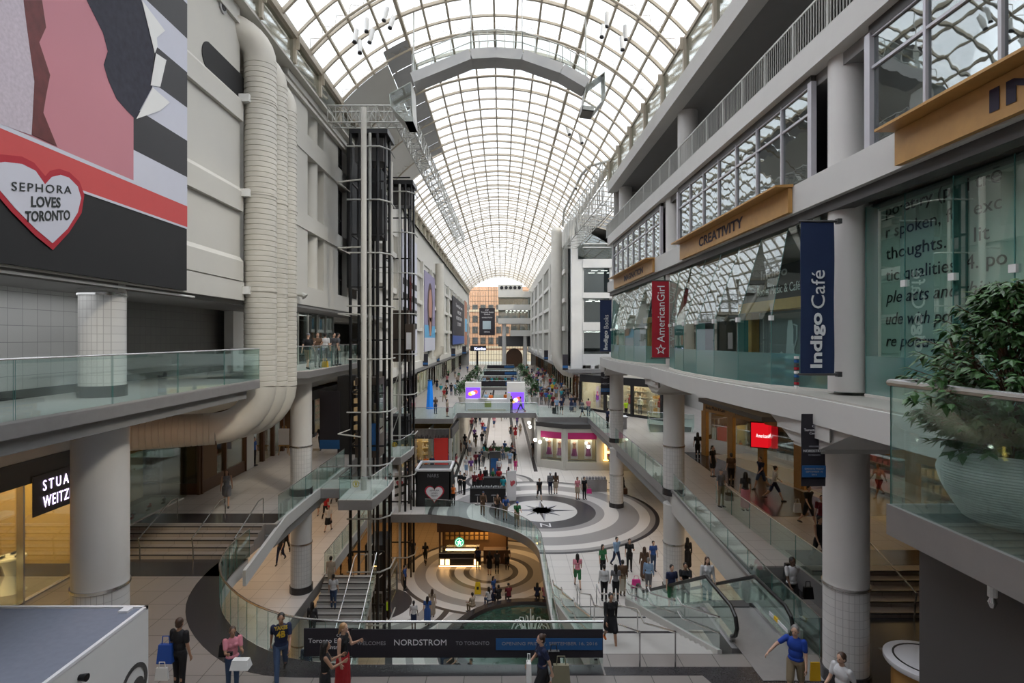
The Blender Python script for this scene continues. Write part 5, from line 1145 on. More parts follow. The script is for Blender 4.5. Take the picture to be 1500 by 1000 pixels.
# ================================================================= LEFT LOWER STAIRS
steps('staircase', 'lower stair climbing from the fountain level under the curved left balustrade', -9.2, -6.6, 21, 29.3, L0, L1, 28, (), tb)
for x, lab in ((-6.55, 'glass balustrade with steel handrail on the lower left stair'),):
    glass_rail([(x, 20.8, 0.1), (x, 29.3, L1 + .1)], lab)
t = thing('stair_railing', 'bright steel handrail in the middle of the lower left stair', 'railing', (-7.6, 22, 1)); MB().tube([(-7.7, 20.8, .9), (-7.7, 29.3, L1 + .9), (-7.7, 29.8, L1 + .9)], .03, 8).build('handrail', M['steel'], t)
for i in range(4): MB().tube([(-7.7, 21 + 2.7 * i, .1 + 1.6 * i), (-7.7, 21 + 2.7 * i, 1.0 + 1.57 * i)], .022, 6).build('post', M['steel'], t)
b = MB(); b.extr([(-9.35, 20.2, L2L - .55), (-9.35, 24.0, L2 - .5), (-9.35, 33, L2 - .5), (-9.35, 33, L2 + .02), (-9.35, 24, L2 + .02), (-9.35, 20.2, L2L + .02)], (.12, 0, 0)); struct('trim_70', b, M['conc'])
b = MB(); b.box(-9.42, 29.3, L1 - .6, -9.26, 39.4, L1 + .02); struct('trim_71', b, M['conc'])
# ================================================================= FOUNTAIN
t = thing('fountain', 'round dark stone fountain with green water at the bottom of the void', 'fountain', (1.6, 31.0, 0))
MB().lathe(1.6, 31, [(4.3, 0), (4.35, .5), (4.6, .75), (4.55, .8), (4.1, .8), (4.0, .55), (3.95, .35), (3.95, .3)], 64).build('basin', M['dgranite'], t)
wm = mat('green_water', (.03, .07, .05), .08, var=.3, scale=3, bump=.6, spec=.8); MB().cyl(1.6, 31, .36, .62, 4.0, 64).build('water', wm, t)
b = MB(); rnd = random.Random(5); foam = mat('white_spray', (.75, .8, .8), .6)
for k in range(14):
    a = k / 14 * 2 * PI; r_ = 1.3
    b.tube([(1.6 + r_ * math.cos(a), 31 + r_ * math.sin(a), .6), (1.6 + r_ * .7 * math.cos(a), 31 + r_ * .7 * math.sin(a), 1.5), (1.6 + r_ * .5 * math.cos(a), 31 + r_ * .5 * math.sin(a), 1.6), (1.6 + r_ * .2 * math.cos(a), 31 + r_ * .2 * math.sin(a), .6)], [.03, .03, .03, .06], 5)
b.tube([(1.6, 31, .6), (1.6, 31, 2.3)], [.1, .03], 6); b.build('water_jets', foam, t)['kind'] = 'stuff'
MB().cyl(1.6, 31, .5, .7, .5, 20).build('nozzle_ring', M['steel'], t)
# ================================================================= LIFTS
def lift(cx, cy, label, ztop, cabs, zbase, pole):
    t = thing('glass_lift_shaft', label, 'lift', (cx, cy, zbase))
    for i, (dx, dy) in enumerate(((-.95, -.9), (-.45, -1.0), (.15, -1.0), (.9, -.6), (.95, .3), (-.95, .8), (.5, .95), (-.1, .95), (.55, -.95))):
        MB().tube([(cx + dx, cy + dy, zbase), (cx + dx, cy + dy, ztop)], .055 if i % 2 else .09, 6).build('guide_rail', M['black'] if i != 2 else M['truss'], t)
    z = zbase + 1.6; 
    while z < ztop:
        b = MB(); b.tube([(cx - 1.1, cy - 1.1, z), (cx + .7, cy - 1.1, z), (cx + 1.15, cy - .5, z), (cx + 1.15, cy + .9, z)], .045, 6); b.build('tie_ring', M['truss'], t)
        b = MB(); b.box(cx - 1.0, cy - .95, z + 1.0, cx + .9, cy - .85, z + 1.08); b.box(cx - 1.0, cy - .95, z + 1.0, cx - .9, cy + .9, z + 1.08); b.build('cross_bar', M['black'], t); z += 2.9
    for k in range(5):
        MB().tube([(cx - .3 + .15 * k, cy + .5, zbase), (cx - .3 + .15 * k, cy + .5, ztop)], .014, 4).build('cable', M['black'], t)
    MB().tube([(pole[0], pole[1], pole[2]), (pole[0], pole[1], ztop + .4)], .14, 14).build('white_pole', M['conc2'], t)
    for z in (pole[2] + .3, zc(-5), zc(1.2), zc(4.6), zc(8.0)):
        MB().tube([(pole[0], pole[1], z), (pole[0] - 1.5, pole[1] + .7, z + .05)], .04, 6).build('pole_bracket', M['conc2'], t)
        MB().tube([(pole[0] - 1.5, pole[1] + .7, z + .05), (cx - .95, cy - .9, z)], .03, 6).build('pole_bracket', M['conc2'], t)
    MB().box(cx - 1, cy - 1, ztop, cx + 1.1, cy + 1, ztop + .3).build('head_frame', M['black'], t)
    MB().box(cx - .8, cy - .6, ztop - 1.4, cx + .8, cy + .7, ztop - .1).build('machine_housing', M['dgrey'], t)
    return t
M['bronze'] = mat('bronze_panel', (.11, .085, .07), .35, .6, var=.1)
t = lift(-7.35, 31.6, 'front glass lift with black rails and tall white pole on the left', zc(11.2), 0, 0.05, (-6.95, 28.2, L2 + .02))
c = MB(); c.box(-8.1, 30.9, zc(-6.6), -6.75, 32.4, zc(-5.3)); c.box(-8.1, 30.9, zc(-2.6), -6.75, 32.4, zc(-2.2)); c.box(-7.6, 30.86, zc(-5.3), -7.3, 30.95, zc(-2.6)).box(-8.1, 31.8, zc(-5.3), -6.75, 32.4, zc(-2.6)); c.build('lift_car', M['bronze'], t)
MB().box(-7.25, 30.87, zc(-5.3), -6.76, 30.9, zc(-2.6)).box(-6.77, 30.9, zc(-5.3), -6.74, 31.8, zc(-2.6)).build('car_glass', M['officeglass'], t, False)
MB().box(-7.2, 30.8, zc(-6.2), -6.74, 30.84, zc(-4.7)).build('car_poster', M['bannerblue'], t)
MB().box(-8.0, 30.9, zc(5.6), -6.6, 32.3, zc(8.2)).box(-7.9, 31, zc(8.2), -6.7, 32.2, zc(9.4)).build('counterweight_box', M['blackmatt'], t)
t = lift(-7.45, 41.0, 'rear glass lift with black rails behind the front one', zc(11.0), 0, .05, (-7.2, 36.3, L2 + .02))
MB().box(-8.1, 40.2, zc(-1.7), -6.7, 41.8, zc(2.0)).box(-6.9, 39.9, zc(-.9), -6.3, 40.8, zc(1.0)).build('lift_car', M['bronze'], t)
MB().box(-6.8, 39.85, zc(-.8), -6.45, 39.9, zc(.4)).build('car_poster', M['lett'], t)
MB().box(-8.1, 40.1, zc(-7.6), -6.7, 41.6, zc(-5.6)).build('pit_box', M['blackmatt'], t)
b = MB()
for z0, z1 in ((-7.3, -4.5), (-4.5, -1.5)): b.tube([(-8.0, 39.9, zc(z0)), (-7.0, 39.9, zc(z1))], .03, 5)
b.build('diagonal_brace', M['truss'], t)
struct('wall_left', MB().box(-9.2, 33.2, zc(3), -8.9, 36.6, zc(11.5)), M['blackmatt'])
# landings
def landing(pts, label, z=L2):
    b = MB(); b.slab(pts, z - .04, z); o = struct('floor', b, M['tile']); b = MB(); b.slab(pts, z - .5, z - .04); struct('trim_80', b, M['steelfascia'])
landing([(-7.75, 26.5), (-6.15, 26.5), (-5.85, 28.9), (-5.85, 30.3), (-9.3, 30.3), (-9.3, 28.5), (-7.75, 28.5)], '')
rr([(-9.3, 28.55), (-7.7, 28.55), (-7.7, 26.55), (-6.2, 26.55), (-5.9, 28.9), (-5.9, 30.2)], L2, 'glass balustrade with an etched round emblem on the front lift landing')
landing([(-9.3, 36.0), (-6.5, 36.0), (-6.2, 38.4), (-6.2, 39.6), (-9.3, 39.6)], '')
rr([(-9.3, 36.05), (-6.55, 36.05), (-6.25, 38.4), (-6.25, 39.5)], L2, 'glass balustrade with a yellow sticker on the rear lift landing')
for x, y, z, col, lab in ((-6.9, 26.5, L2 + .75, mat('yellow_emblem', (.55, .5, .12), .6), 'faint yellow ring emblem on the front landing glass'), (-6.9, 36.0, L2 + .8, mat('yellow_dot', (.75, .55, .05), .6), 'round yellow sticker on the rear landing glass')):
    b = MB(); n = 20
    b.extr([(x + .16 * math.cos(2 * PI * i / n), y, z + .16 * math.sin(2 * PI * i / n)) for i in range(n)], (0, -.01, 0), 0, [[(x + .12 * math.cos(-2 * PI * i / n), y, z + .12 * math.sin(-2 * PI * i / n)) for i in range(n)]]); b.box(x - .05, y - .01, z - .08, x + .05, y, z + .08)
    tag(b.build('glass_sticker', col, None, False), lab, 'sticker')
# lift pit on the lowest level
t = thing('lift_pit_enclosure', 'glass and steel lift pit box with lattice frame standing on the lowest floor', 'enclosure', (-8.2, 36, 0))
bx0, bx1, by0, by1 = -9.15, -7.2, 33.9, 38.5
for x, y in ((bx0, by0), (bx1, by0), (bx1, by1), (bx0, by1)): MB().box(x - .05, y - .05, 0, x + .05, y + .05, 1.9).build('corner_post', M['steelfascia'], t)
MB().box(bx0, by0 - .04, 1.85, bx1, by0 + .04, 1.95).box(bx1 - .04, by0, 1.85, bx1 + .04, by1, 1.95).box(bx0, by0 - .03, .6, bx1, by0 + .03, .65).build('top_frame', M['steelfascia'], t)
MB().box(bx0, by0, .1, bx1, by0 + .02, 1.85).build('glass_panel', M['glass'], t, False); MB().box(bx1 - .02, by0, .1, bx1, by1, 2.3).build('glass_panel', M['clear'], t, False)
MB().box(bx0 + .5, by0 + 1.5, 0, bx1 - .3, by1 - .5, 4.2).build('machinery', M['blackmatt'], t)
for z in (2.0, 3.4): MB().tube([(bx0 + .4, by0 + .5, z + .6), (bx1 - .3, by0 + .5, z + .6), (bx1, by0 + .8, z + .8)], .035, 6).build('tie_ring', M['conc2'], t)
for x in (bx0 + .4, bx0 + .9, bx0 + 1.3): MB().tube([(x, by0 + .6, 1.9), (x, by0 + .6, L1 + 3)], .04, 6).build('lattice_post', M['conc2'], t)
for i in range(4): MB().tube([(bx0 + .4, by0 + .6, 2 + i * 1.4), (bx0 + 1.3, by0 + .6, 3.4 + i * 1.4)], .03, 5).build('lattice_brace', M['conc2'], t)
# roof trusses over the lifts
box_truss((-8.9, 29.0, zc(11.45)), (-5.2, 29.0, zc(11.45)), .8, .85, 9, 'pale lattice truss sticking out from the left wall above the lifts', r=.04, rs=.02)
box_truss((-5.1, 28.8, zc(11.45)), (-4.75, 66, zc(11.5)), .8, .9, 40, 'long pale lattice truss running along the left under the vault', r=.04, rs=.02)
t = thing('wall_lamp', 'small bracket lamp on the beam over the left balcony door', 'lamp', (-9.3, 26.1, zc(1.95))); MB().tube([(-9.45, 25.9, zc(2.0)), (-9.2, 25.9, zc(2.0)), (-9.1, 25.9, zc(1.9))], [.05, .12, .16], 10).build('shade', M['truss'], t)
t = thing('warm_strip_lamp', 'glowing lamp strip under the left balcony shining on the duct', 'lamp', (-9.4, 12, zc(-2.1)))
MB().box(-9.6, 15.2, zc(-2.15), -9.4, 16.6, zc(-2.05)).build('tube', emat('orange_strip', (1, .55, .3), 12), t)
area('strip_lamp_light', -9.5, 15.9, zc(-2.2), .3, 1.4, 18, (1, .55, .3))
# ================================================================= KIOSKS
t = thing('white_kiosk', 'white phone kiosk with two tall glowing picture screens on the bridge', 'kiosk', (0, 59.5, L2))
scr = mat('violet_screen', (.1, .05, .4), .4, emit=(.18, .05, .7), es=1.2); 
MB().box(-3.8, 58.8, L2, .6, 59.4, L2 + 1.25).box(-3.7, 60.6, L2, .8, 61.1, L2 + 1.1).build('counter', M['lett'], t)
MB().box(-3.6, 58.75, L2 + .0, .4, 58.8, L2 + .2).build('counter_base', palewall, t)
for x0, x1, h in ((-3.9, -2.2, 2.95), (.55, 2.45, 2.95)):
    MB().box(x0, 59.4, L2, x1, 60.4, L2 + h).build('tower', M['white'], t)
    z0, z1 = (1.15, 2.4) if x0 < 0 else (.1, 1.9)
    MB().box(x0 + .1, 59.36, L2 + z0, x1 - .1, 59.4, L2 + z1).build('screen', scr, t)
    for q, col in ((.35, (1, .5, .05)), (.65, (1, .1, .1)), (.5, (1, .9, .9))):
        xx = x0 + (x1 - x0) * q; zz_ = L2 + z0 + (z1 - z0) * (.3 + q * .5); b = MB(); b.extr([(xx + .2 * math.cos(a) * 1.3, 59.35, zz_ + .22 * math.sin(a)) for a in [i * PI / 5 for i in range(10)]], (0, -.01, 0)); b.build('screen_shape', emat('screen_%d_%d' % (int(q * 100), int(x1 * 10)), col, 1.5), t, False)
MB().cyl(-2.0, 59.0, L2 + 1.25, L2 + 1.3, .5, 20).build('round_tray', M['truss'], t)
MB().box(-1.8, 58.74, L2 + .4, -1.1, 58.76, L2 + 1.0).build('green_dot', mat('olive_dot', (.3, .35, .1), .6), t)
MB().box(-.2 + .75, 58.6, L2, .95, 58.9, L2 + 1.9).build('side_post', M['lett'], t)
t = thing('black_kiosk', 'black cosmetics kiosk with a white heart beside the void on the compass floor', 'kiosk', (-4.3, 42.5, L1))
x0, x1 = on_y(609, 700, 41.2)[0], on_y(660, 700, 41.2)[0]
MB().box(x0, 41.2, L1, x1, 41.35, L1 + 2.6).box(x0, 41.2, L1, x0 + .1, 44, L1 + 2.6).box(x1 - .1, 41.2, L1, x1, 44, L1 + 2.6).build('black_panel', M['blackmatt'], t)
MB().box(x0 - .05, 41.15, L1 + 2.6, x1 + .05, 41.35, L1 + 2.75).box(x0 - .05, 43.9, L1 + 2.6, x1 + .05, 44.1, L1 + 2.75).box(x0 - .05, 41.2, L1 + 2.6, x0 + .1, 44, L1 + 2.75).box(x1 - .1, 41.2, L1 + 2.6, x1 + .05, 44, L1 + 2.75).build('top_rim', M['lett'], t)
MB().box(x0, 41.35, L1 + 2.4, x1, 44, L1 + 2.45).build('top_panel', M['dgrey'], t)
def heart(cx, y, cz, s, d): return [(cx + s * .0625 * 16 * math.sin(a) ** 3, y, cz + s * .0625 * (13 * math.cos(a) - 5 * math.cos(2 * a) - 2 * math.cos(3 * a) - math.cos(4 * a))) for a in [i * 2 * PI / 28 for i in range(28)]]
hcx = (x0 + x1) / 2
b = MB(); b.extr(heart(hcx + .1, 41.18, L1 + 1.0, .72, 0), (0, -.02, 0)); b.build('heart_border', mat('heart_red', (.5, .02, .05), .5), t)
b = MB(); b.extr(heart(hcx + .1, 41.15, L1 + 1.0, .62, 0), (0, -.02, 0)); b.build('heart', M['lett'], t)
for s_, z, w_ in (('SEPHORA', 1.15, .7), ('LOVES', .95, .45), ('TORONTO', .75, .5)): text(s_, (hcx + .1 - w_ / 2, 41.125, L1 + z), w_, .12, M['blacklett'], t)
text('NARS', (hcx - .4, 41.19, L1 + 2.15), .8, .26, M['greylett'], t)
def sign_board(x, y, z, w, h, rot, label, stripes=True):
    t = thing('folding_sign', label, 'sign', (x, y, z)); b = MB(); ca, sa = math.cos(rot), math.sin(rot)
    f = Fr((x - ca * w / 2, y - sa * w / 2), (x + ca * w / 2, y + sa * w / 2)); f.box(b, 0, 0, z, w, .08, z + h); b.build('board', M['lett'], t)
    if stripes:
        for i in range(3): b = MB(); b.extr([f.pt(0, -.01, z + h * (.1 + .3 * i)), f.pt(w, -.01, z + h * (.2 + .3 * i)), f.pt(w, -.01, z + h * (.3 + .3 * i)), f.pt(0, -.01, z + h * (.2 + .3 * i))], (0, -.01, 0)); b.build('stripe', M['blacklett'], t)
    p = f.pt(w / 2, -.03, z + h * .6); b = MB(); b.extr(heart(p[0], p[1], p[2], w * .36, 0), (0, -.01, 0)); b.build('heart', mat('sign_heart', (.6, .1, .12), .5) if 'sign_heart' not in bpy.data.materials else bpy.data.materials['sign_heart'], t)
    return t
sign_board(*[v for v in (-7.85, 43, L1)], .75, 2.1, .15, 'white sign with black stripes beside the rear lift on the compass floor')
sign_board(.75, 42.6, L1, .75, 2.3, .35, 'white heart sign at the right of the black cosmetics kiosk', False)
t = thing('makeup_counter', 'black makeup counter with bottles and stools beside the black kiosk', 'counter', (-1.0, 43, L1))
MB().box(-2.4, 42.2, L1, .3, 42.9, L1 + 1.05).box(-2.4, 45.2, L1, .3, 45.8, L1 + 1.1).build('counter', M['blackmatt'], t)
b = MB(); [b.cyl(-2.2 + .13 * i, 42.5 + .1 * (i % 3), L1 + 1.05, L1 + 1.15 + .04 * (i % 2), .03, 6) for i in range(18)]; b.build('bottles', M['lett'], t)['kind'] = 'stuff'
for i, (x, y) in enumerate(((-1.8, 41.6), (-.6, 41.5))):
    s_ = thing('bar_stool', '%s black bar stool at the makeup counter' % ('left', 'right')[i], 'stool', (x, y, L1)); MB().cyl(x, y, L1 + .7, L1 + .76, .2, 16).build('seat', M['black'], s_); MB().cyl(x, y, L1 + .02, L1 + .7, .03, 8).build('stem', M['steel'], s_); MB().cyl(x, y, L1, L1 + .03, .2, 16).build('base', M['steel'], s_)
# director chair
t = thing('folding_chair', 'black folding chair near the striped sign', 'chair', (-6.6, 42.6, L1)); b = MB()
for s_ in (-.25, .25): b.tube([(-6.6 + s_, 42.4, L1), (-6.6 + s_, 42.9, L1 + .75)], .02, 5); b.tube([(-6.6 + s_, 42.9, L1), (-6.6 + s_, 42.4, L1 + .75)], .02, 5)
b.build('frame', M['black'], t); MB().box(-6.88, 42.4, L1 + .72, -6.32, 42.9, L1 + .76).build('seat', M['black'], t)
# info totem, round planter
t = thing('info_totem', 'grey information totem standing in the lower corridor', 'sign', (-.4, 50.5, L1)); MB().box(-1.1, 50.3, L1, -.1, 50.55, L1 + 2.2).build('body', M['dgrey'], t); MB().box(-1.0, 50.27, L1 + .2, -.2, 50.3, L1 + 1.6).build('panel', M['bannerblue'], t)
t = thing('round_planter', 'round stone planter bench with low plants in the lower corridor', 'planter', (-.4, 60, L1)); MB().lathe(-.4, 59, [(1.5, L1), (1.65, L1 + .5), (1.7, L1 + .62), (1.4, L1 + .62), (1.4, L1 + .5)], 32).build('bowl', M['concg'], t)
b = MB(); rnd = random.Random(9)
for i in range(220):
    a = rnd.uniform(0, 6.28); r_ = 1.3 * math.sqrt(rnd.random()); d = Vector((rnd.uniform(-.5, .5), rnd.uniform(-.5, .5), 1)).normalized(); p = Vector((-.4 + r_ * math.cos(a), 59 + r_ * math.sin(a), L1 + .5)); q = p + d * rnd.uniform(.2, .5); s_ = d.cross(Vector((0, 1, 0))).normalized() * .05
    b.add([p, (p + q) / 2 + s_, q, (p + q) / 2 - s_], [(0, 1, 2, 3)])
b.build('plants', M['leaf'], t, False)
# steel display block
t = thing('steel_counter', 'low steel bench block beside the pink shop', 'bench', (8.0, 45.4, L1)); MB().box(6.5, 45.2, L1, 8.5, 46.0, L1 + .95).build('body', M['steelfascia'], t); b = MB(); [b.box(6.6 + .24 * i, 45.3, L1 + .95, 6.75 + .24 * i, 45.6, L1 + 1.15) for i in range(8)]; b.build('brochures', M['greylett'], t)['kind'] = 'stuff'
t = thing('steel_counter', 'grey steel planter box beside the far column on the walkway', 'planter', (9.7, 47, L2)); MB().box(9.2, 47.0, L2, 10.5, 47.8, L2 + 1.0).build('body', M['steelfascia'], t); MB().box(9.1, 46.95, L2 + 1.0, 10.6, 47.9, L2 + 1.05).build('top', M['lett'], t)
# blue obelisk
t = thing('blue_totem', 'slim bright blue pointed totem on the left deck', 'totem', (-7.8, 60, L2)); x, y = -7.75, 60.5
MB().tube([(x, y, L2), (x, y, L2 + 3.0)], [.42, .22], 4).build('body', mat('bright_blue', (.01, .18, .65), .4, emit=(.0, .15, .6), es=.3), t); MB().tube([(x, y, L2 + 3.0), (x, y, L2 + 3.15)], [.26, .26], 4).build('cap', M['bannerblue'], t)
# coffee kiosk
t = thing('coffee_kiosk', 'dark coffee kiosk glowing warm with a round green emblem on the lowest floor', 'kiosk', (-1.4, 44, 0))
kx0, kx1, ky = on_y(643, 800, 42.3)[0], on_y(704, 800, 42.3)[0], 42.3
MB().box(kx0, ky, 0, kx1, ky + .6, 1.05).build('counter', M['blackmatt'], t); MB().box(kx0, ky - .05, .05, kx1, ky, .12).build('foot_glow', emat('amber_glow', (1, .55, .2), 5), t)
MB().box(kx0, ky - .04, .62, kx1, ky - .01, .7).box(kx0, ky - .04, 1.02, kx1, ky - .01, 1.08).build('counter_trim', M['steelfascia'], t)
MB().box(kx0 + .5, ky + .1, 1.2, kx1 - .4, ky + .15, 1.34).build('pastry_light', emat('amber_glow2', (1, .6, .22), 6), t)
for x in (kx0 + .1, kx0 + .5, kx1 - .5): MB().box(x, ky - .05, .2, x + .3, ky - .02, .6).build('display_lamp', bpy.data.materials['amber_glow'], t)
MB().box(kx0 + .1, ky + .1, 1.1, kx1 - .1, ky + .5, 1.5).build('glass_case', M['clear'], t, False)
MB().box(kx0 - .2, ky + .4, 2.5, kx1 + 2.2, ky + 3.4, 3.3).build('canopy', M['dwood'], t)
for x, y in ((kx0, ky + .6), (kx1 + 2, ky + .6), (kx0, ky + 3.2), (kx1 + 2, ky + 3.2)): MB().box(x - .07, y - .07, 0, x + .07, y + .07, 2.5).build('post', M['dwood'], t)
MB().box(kx0, ky + 3.2, 0, kx1 + 2, ky + 3.4, 2.5).build('back_wall', brownwall, t); MB().box(kx1 + .2, ky + .6, 0, kx1 + 2.0, ky + 1.3, 1.05).build('side_counter', M['dwood'], t)
b = MB(); [b.box(kx0 + .2 + .4 * (i % 9), ky + 3.0, 1.0 + .4 * (i // 9), kx0 + .45 + .4 * (i % 9), ky + 3.2, 1.25 + .4 * (i // 9)) for i in range(27)]; b.build('shelf_goods', shopcols[6], t)['kind'] = 'stuff'
ex, ez = on_y(673, 794, ky + .3)[0], on_y(673, 794, ky + .3)[2]; gm_ = emat('green_emblem', (0, .28, .12), 1.6); wm_ = emat('white_emblem', (.9, 1, .9), 1.6)
MB().tube([(ex, ky + .28, ez), (ex, ky + .34, ez)], .36, 28).build('emblem_disc', gm_, t); b = MB(); ring = [(ex + .3 * math.cos(a), ky + .27, ez + .3 * math.sin(a)) for a in [i * 2 * PI / 28 for i in range(28)]]; rin = [(ex + .27 * math.cos(-a), ky + .27, ez + .27 * math.sin(-a)) for a in [i * 2 * PI / 28 for i in range(28)]]
b.extr(ring, (0, -.01, 0), 0, [rin]); b.extr(star(ex, ez + .02, .2, .09, ky + .27, 5), (0, -.01, 0)); b.box(ex - .12, ky + .26, ez - .2, ex - .05, ky + .27, ez + .05).box(ex + .05, ky + .26, ez - .2, ex + .12, ky + .27, ez + .05); b.build('emblem_mark', wm_, t, False)
area('kiosk_lamp', -1.4, 44.5, 2.4, 3, 1.5, 60, (1, .6, .25))
t = thing('wet_floor_sign', 'yellow wet floor sign on the lowest floor before the coffee kiosk', 'sign', (-1.6, 37.8, 0)); ym_ = mat('safety_yellow', (.75, .5, .01), .5)
b = MB(); b.extr([(-1.85, 37.8, 0), (-1.4, 37.8, 0), (-1.47, 37.95, .75), (-1.78, 37.95, .75)], (0, .03, 0)); b.build('front_board', ym_, t); b = MB(); b.extr([(-1.85, 38.15, 0), (-1.4, 38.15, 0), (-1.47, 37.99, .75), (-1.78, 37.99, .75)], (0, .03, 0)); b.build('back_board', ym_, t)
MB().box(-1.7, 37.83, .3, -1.55, 37.86, .5).build('printed_mark', M['blacklett'], t)
# roof of the white kiosk at near left
t = thing('kiosk_booth', 'white booth with a flat grey blue roof in the near left corner', 'booth', (-10, 9, L2L))
zt = zc(-5.8); fy = 12.07; fx = -7.62
MB().box(-14.5, 3.5, L2L, fx, fy, zt - .02).build('walls', M['white'], t); MB().box(-14.4, 3.6, zt - .02, fx - .1, fy - .1, zt + .015).build('roof_felt', mat('blue_grey_roof', (.20, .22, .28), .9, var=.12, scale=8), t)
b = MB(); b.box(-14.5, fy - .07, zt - .03, fx, fy, zt + .04).box(fx - .07, 3.5, zt - .03, fx, fy, zt + .04); b.build('roof_edge', M['lett'], t)
MB().box(fx - .45, fy - .3, zt + .015, fx - .25, fy - .12, zt + .06).build('roof_tag', M['lett'], t)
b = MB(); n = 28; yc, zc_ = 11.6, zt - 1.39
b.extr([(fx + .005, yc + .42 * math.cos(2 * PI * i / n), zc_ + .42 * math.sin(2 * PI * i / n)) for i in range(n)], (.01, 0, 0), 0, [[(fx + .005, yc + .33 * math.cos(-2 * PI * i / n), zc_ + .33 * math.sin(-2 * PI * i / n)) for i in range(n)]]); b.build('ring_logo', M['dgrey'], t)
b = MB(); b.extr([(fx + .005, yc + .1 + .2 * math.cos(2 * PI * i / n), zc_ - .1 + .2 * math.sin(2 * PI * i / n)) for i in range(n)], (.012, 0, 0)); b.build('logo_mark', M['dgrey'], t)
t2 = thing('roof_lamp', 'small black downlight on the side of the white booth', 'lamp', (fx, 9.5, zt - .6)); MB().tube([(fx - .02, 10.1, zt - .32), (fx + .14, 10.1, zt - .32)], [.05, .07], 12).build('housing', M['black'], t2)
# ================================================================= RIGHT FOREGROUND
b = MB(); b.slab([(3.38, -1), (9, -1), (9, 4.92), (3.38, 4.92)], L3 - .27, L3 - .004); struct('trim_90', b, M['steelfascia'])
b = MB(); b.slab([(3.42, -1), (9, -1), (9, 4.88), (3.42, 4.88)], L3 - .004, L3); struct('floor', b, tile_mat('dark_terrace_tile', (.075, .085, .085), (.06, .07, .07), (.03, .03, .03), .6, .6))
b = MB(); b.box(3.64, -1, L2L, 9, 4.88, L3 - .27); struct('wall_right', b, M['dgrey'])
t = glass_rail([(3.4, -.6, L3), (3.4, 4.9, L3), (8.5, 4.9, L3)], 'frameless glass balustrade with thick steel rail around the planter', pw=1.42, r=.032, h=1.06)
b = MB(); b.tube([(3.41, 4.88, L3 + .98), (3.41, 4.88, L3 + 1.06)], .03, 8)
t = thing('sprinkler_head', 'small white sprinkler head under the planter terrace', 'sprinkler', (3.6, 4.0, L3 - .3)); MB().cyl(3.55, 4.05, L3 - .42, L3 - .27, .03, 10).build('body', M['white'], t); MB().lathe(3.55, 4.05, [(.015, L3 - .5), (.03, L3 - .46), (.015, L3 - .42)], 10).build('nozzle', M['steel'], t)
t = thing('round_counter', 'round white topped counter partly hidden behind the dark wall', 'counter', (9.9, 13, L2L))
MB().cyl(9.7, 12.7, L2L, L2L + 1.0, .72, 40).build('base', M['wood'], t); MB().lathe(9.7, 12.7, [(.85, L2L + .95), (.88, L2L + 1.0), (.88, L2L + 1.08), (.84, L2L + 1.1)], 40).build('top', M['lett'], t)
b = MB(); b.lathe(9.7, 12.7, [(.70, L2L + 1.1), (.70, L2L + 1.108), (.66, L2L + 1.108), (.66, L2L + 1.1)], 40, 0, True); b.build('top_ring', M['blacklett'], t)
# potted tree
px_, py_ = 3.98, 4.38
t = thing('planter_bowl', 'large white ribbed bowl planter on the dark terrace at right', 'planter', (px_, py_, L3))
prof = [(.24, L3), (.27, L3 + .02)]; zz_ = .03; Rm = .46; Hh = .56
while zz_ < Hh:
    u = zz_ / Hh; r_ = .27 + (Rm - .27) * math.sin(min(1, u * 1.25) * PI / 2) - (.07 * max(0, u - .7) / .3)
    prof += [(r_, L3 + zz_), (r_ + .012, L3 + zz_ + .008), (r_, L3 + zz_ + .017)]; zz_ += .021
prof += [(Rm - .1, L3 + Hh), (Rm - .13, L3 + Hh - .02), (Rm - .14, L3 + Hh - .12)]
MB().lathe(px_, py_, prof, 72).build('bowl', mat('white_ribbed_ceramic', (.74, .78, .76), .45), t)
MB().cyl(px_, py_, L3 + Hh - .14, L3 + Hh - .1, Rm - .14, 32).build('soil', mat('dark_soil', (.03, .02, .012), .95), t)
t = thing('potted_ficus', 'bushy green ficus tree growing in the ribbed white bowl', 'tree', (px_, py_, L3 + Hh - .1))
rnd = random.Random(11); tw = MB(); lf = MB(); base = Vector((px_, py_, L3 + Hh - .12)); tips = []
def leaf(p, d, s_):
    side = d.cross(Vector((0, 0, 1))); side = side.normalized() if side.length > .01 else Vector((1, 0, 0)); up = side.cross(d)
    a, b1, c_, e_ = p, p + d * s_ * .35 + side * s_ * .3 - up * s_ * .03, p + d * s_ + up * (-s_ * .25), p + d * s_ * .35 - side * s_ * .26 - up * s_ * .03
    m1 = p + d * s_ * .4 + up * s_ * .05
    lf.add([a, b1, c_, e_, m1], [(0, 1, 4), (1, 2, 4), (2, 3, 4), (3, 0, 4)])
for k in range(6):
    a = k * 1.05; p = base + Vector((math.cos(a) * .07, math.sin(a) * .07, 0)); pts = [p]; 
    for i in range(6): p = p + Vector((math.cos(a) * .05 + rnd.uniform(-.02, .02), math.sin(a) * .05 + rnd.uniform(-.02, .02), .17)); pts.append(p)
    tw.tube(pts, [.018 - .002 * i for i in range(7)], 6)
    tips += pts[2:]
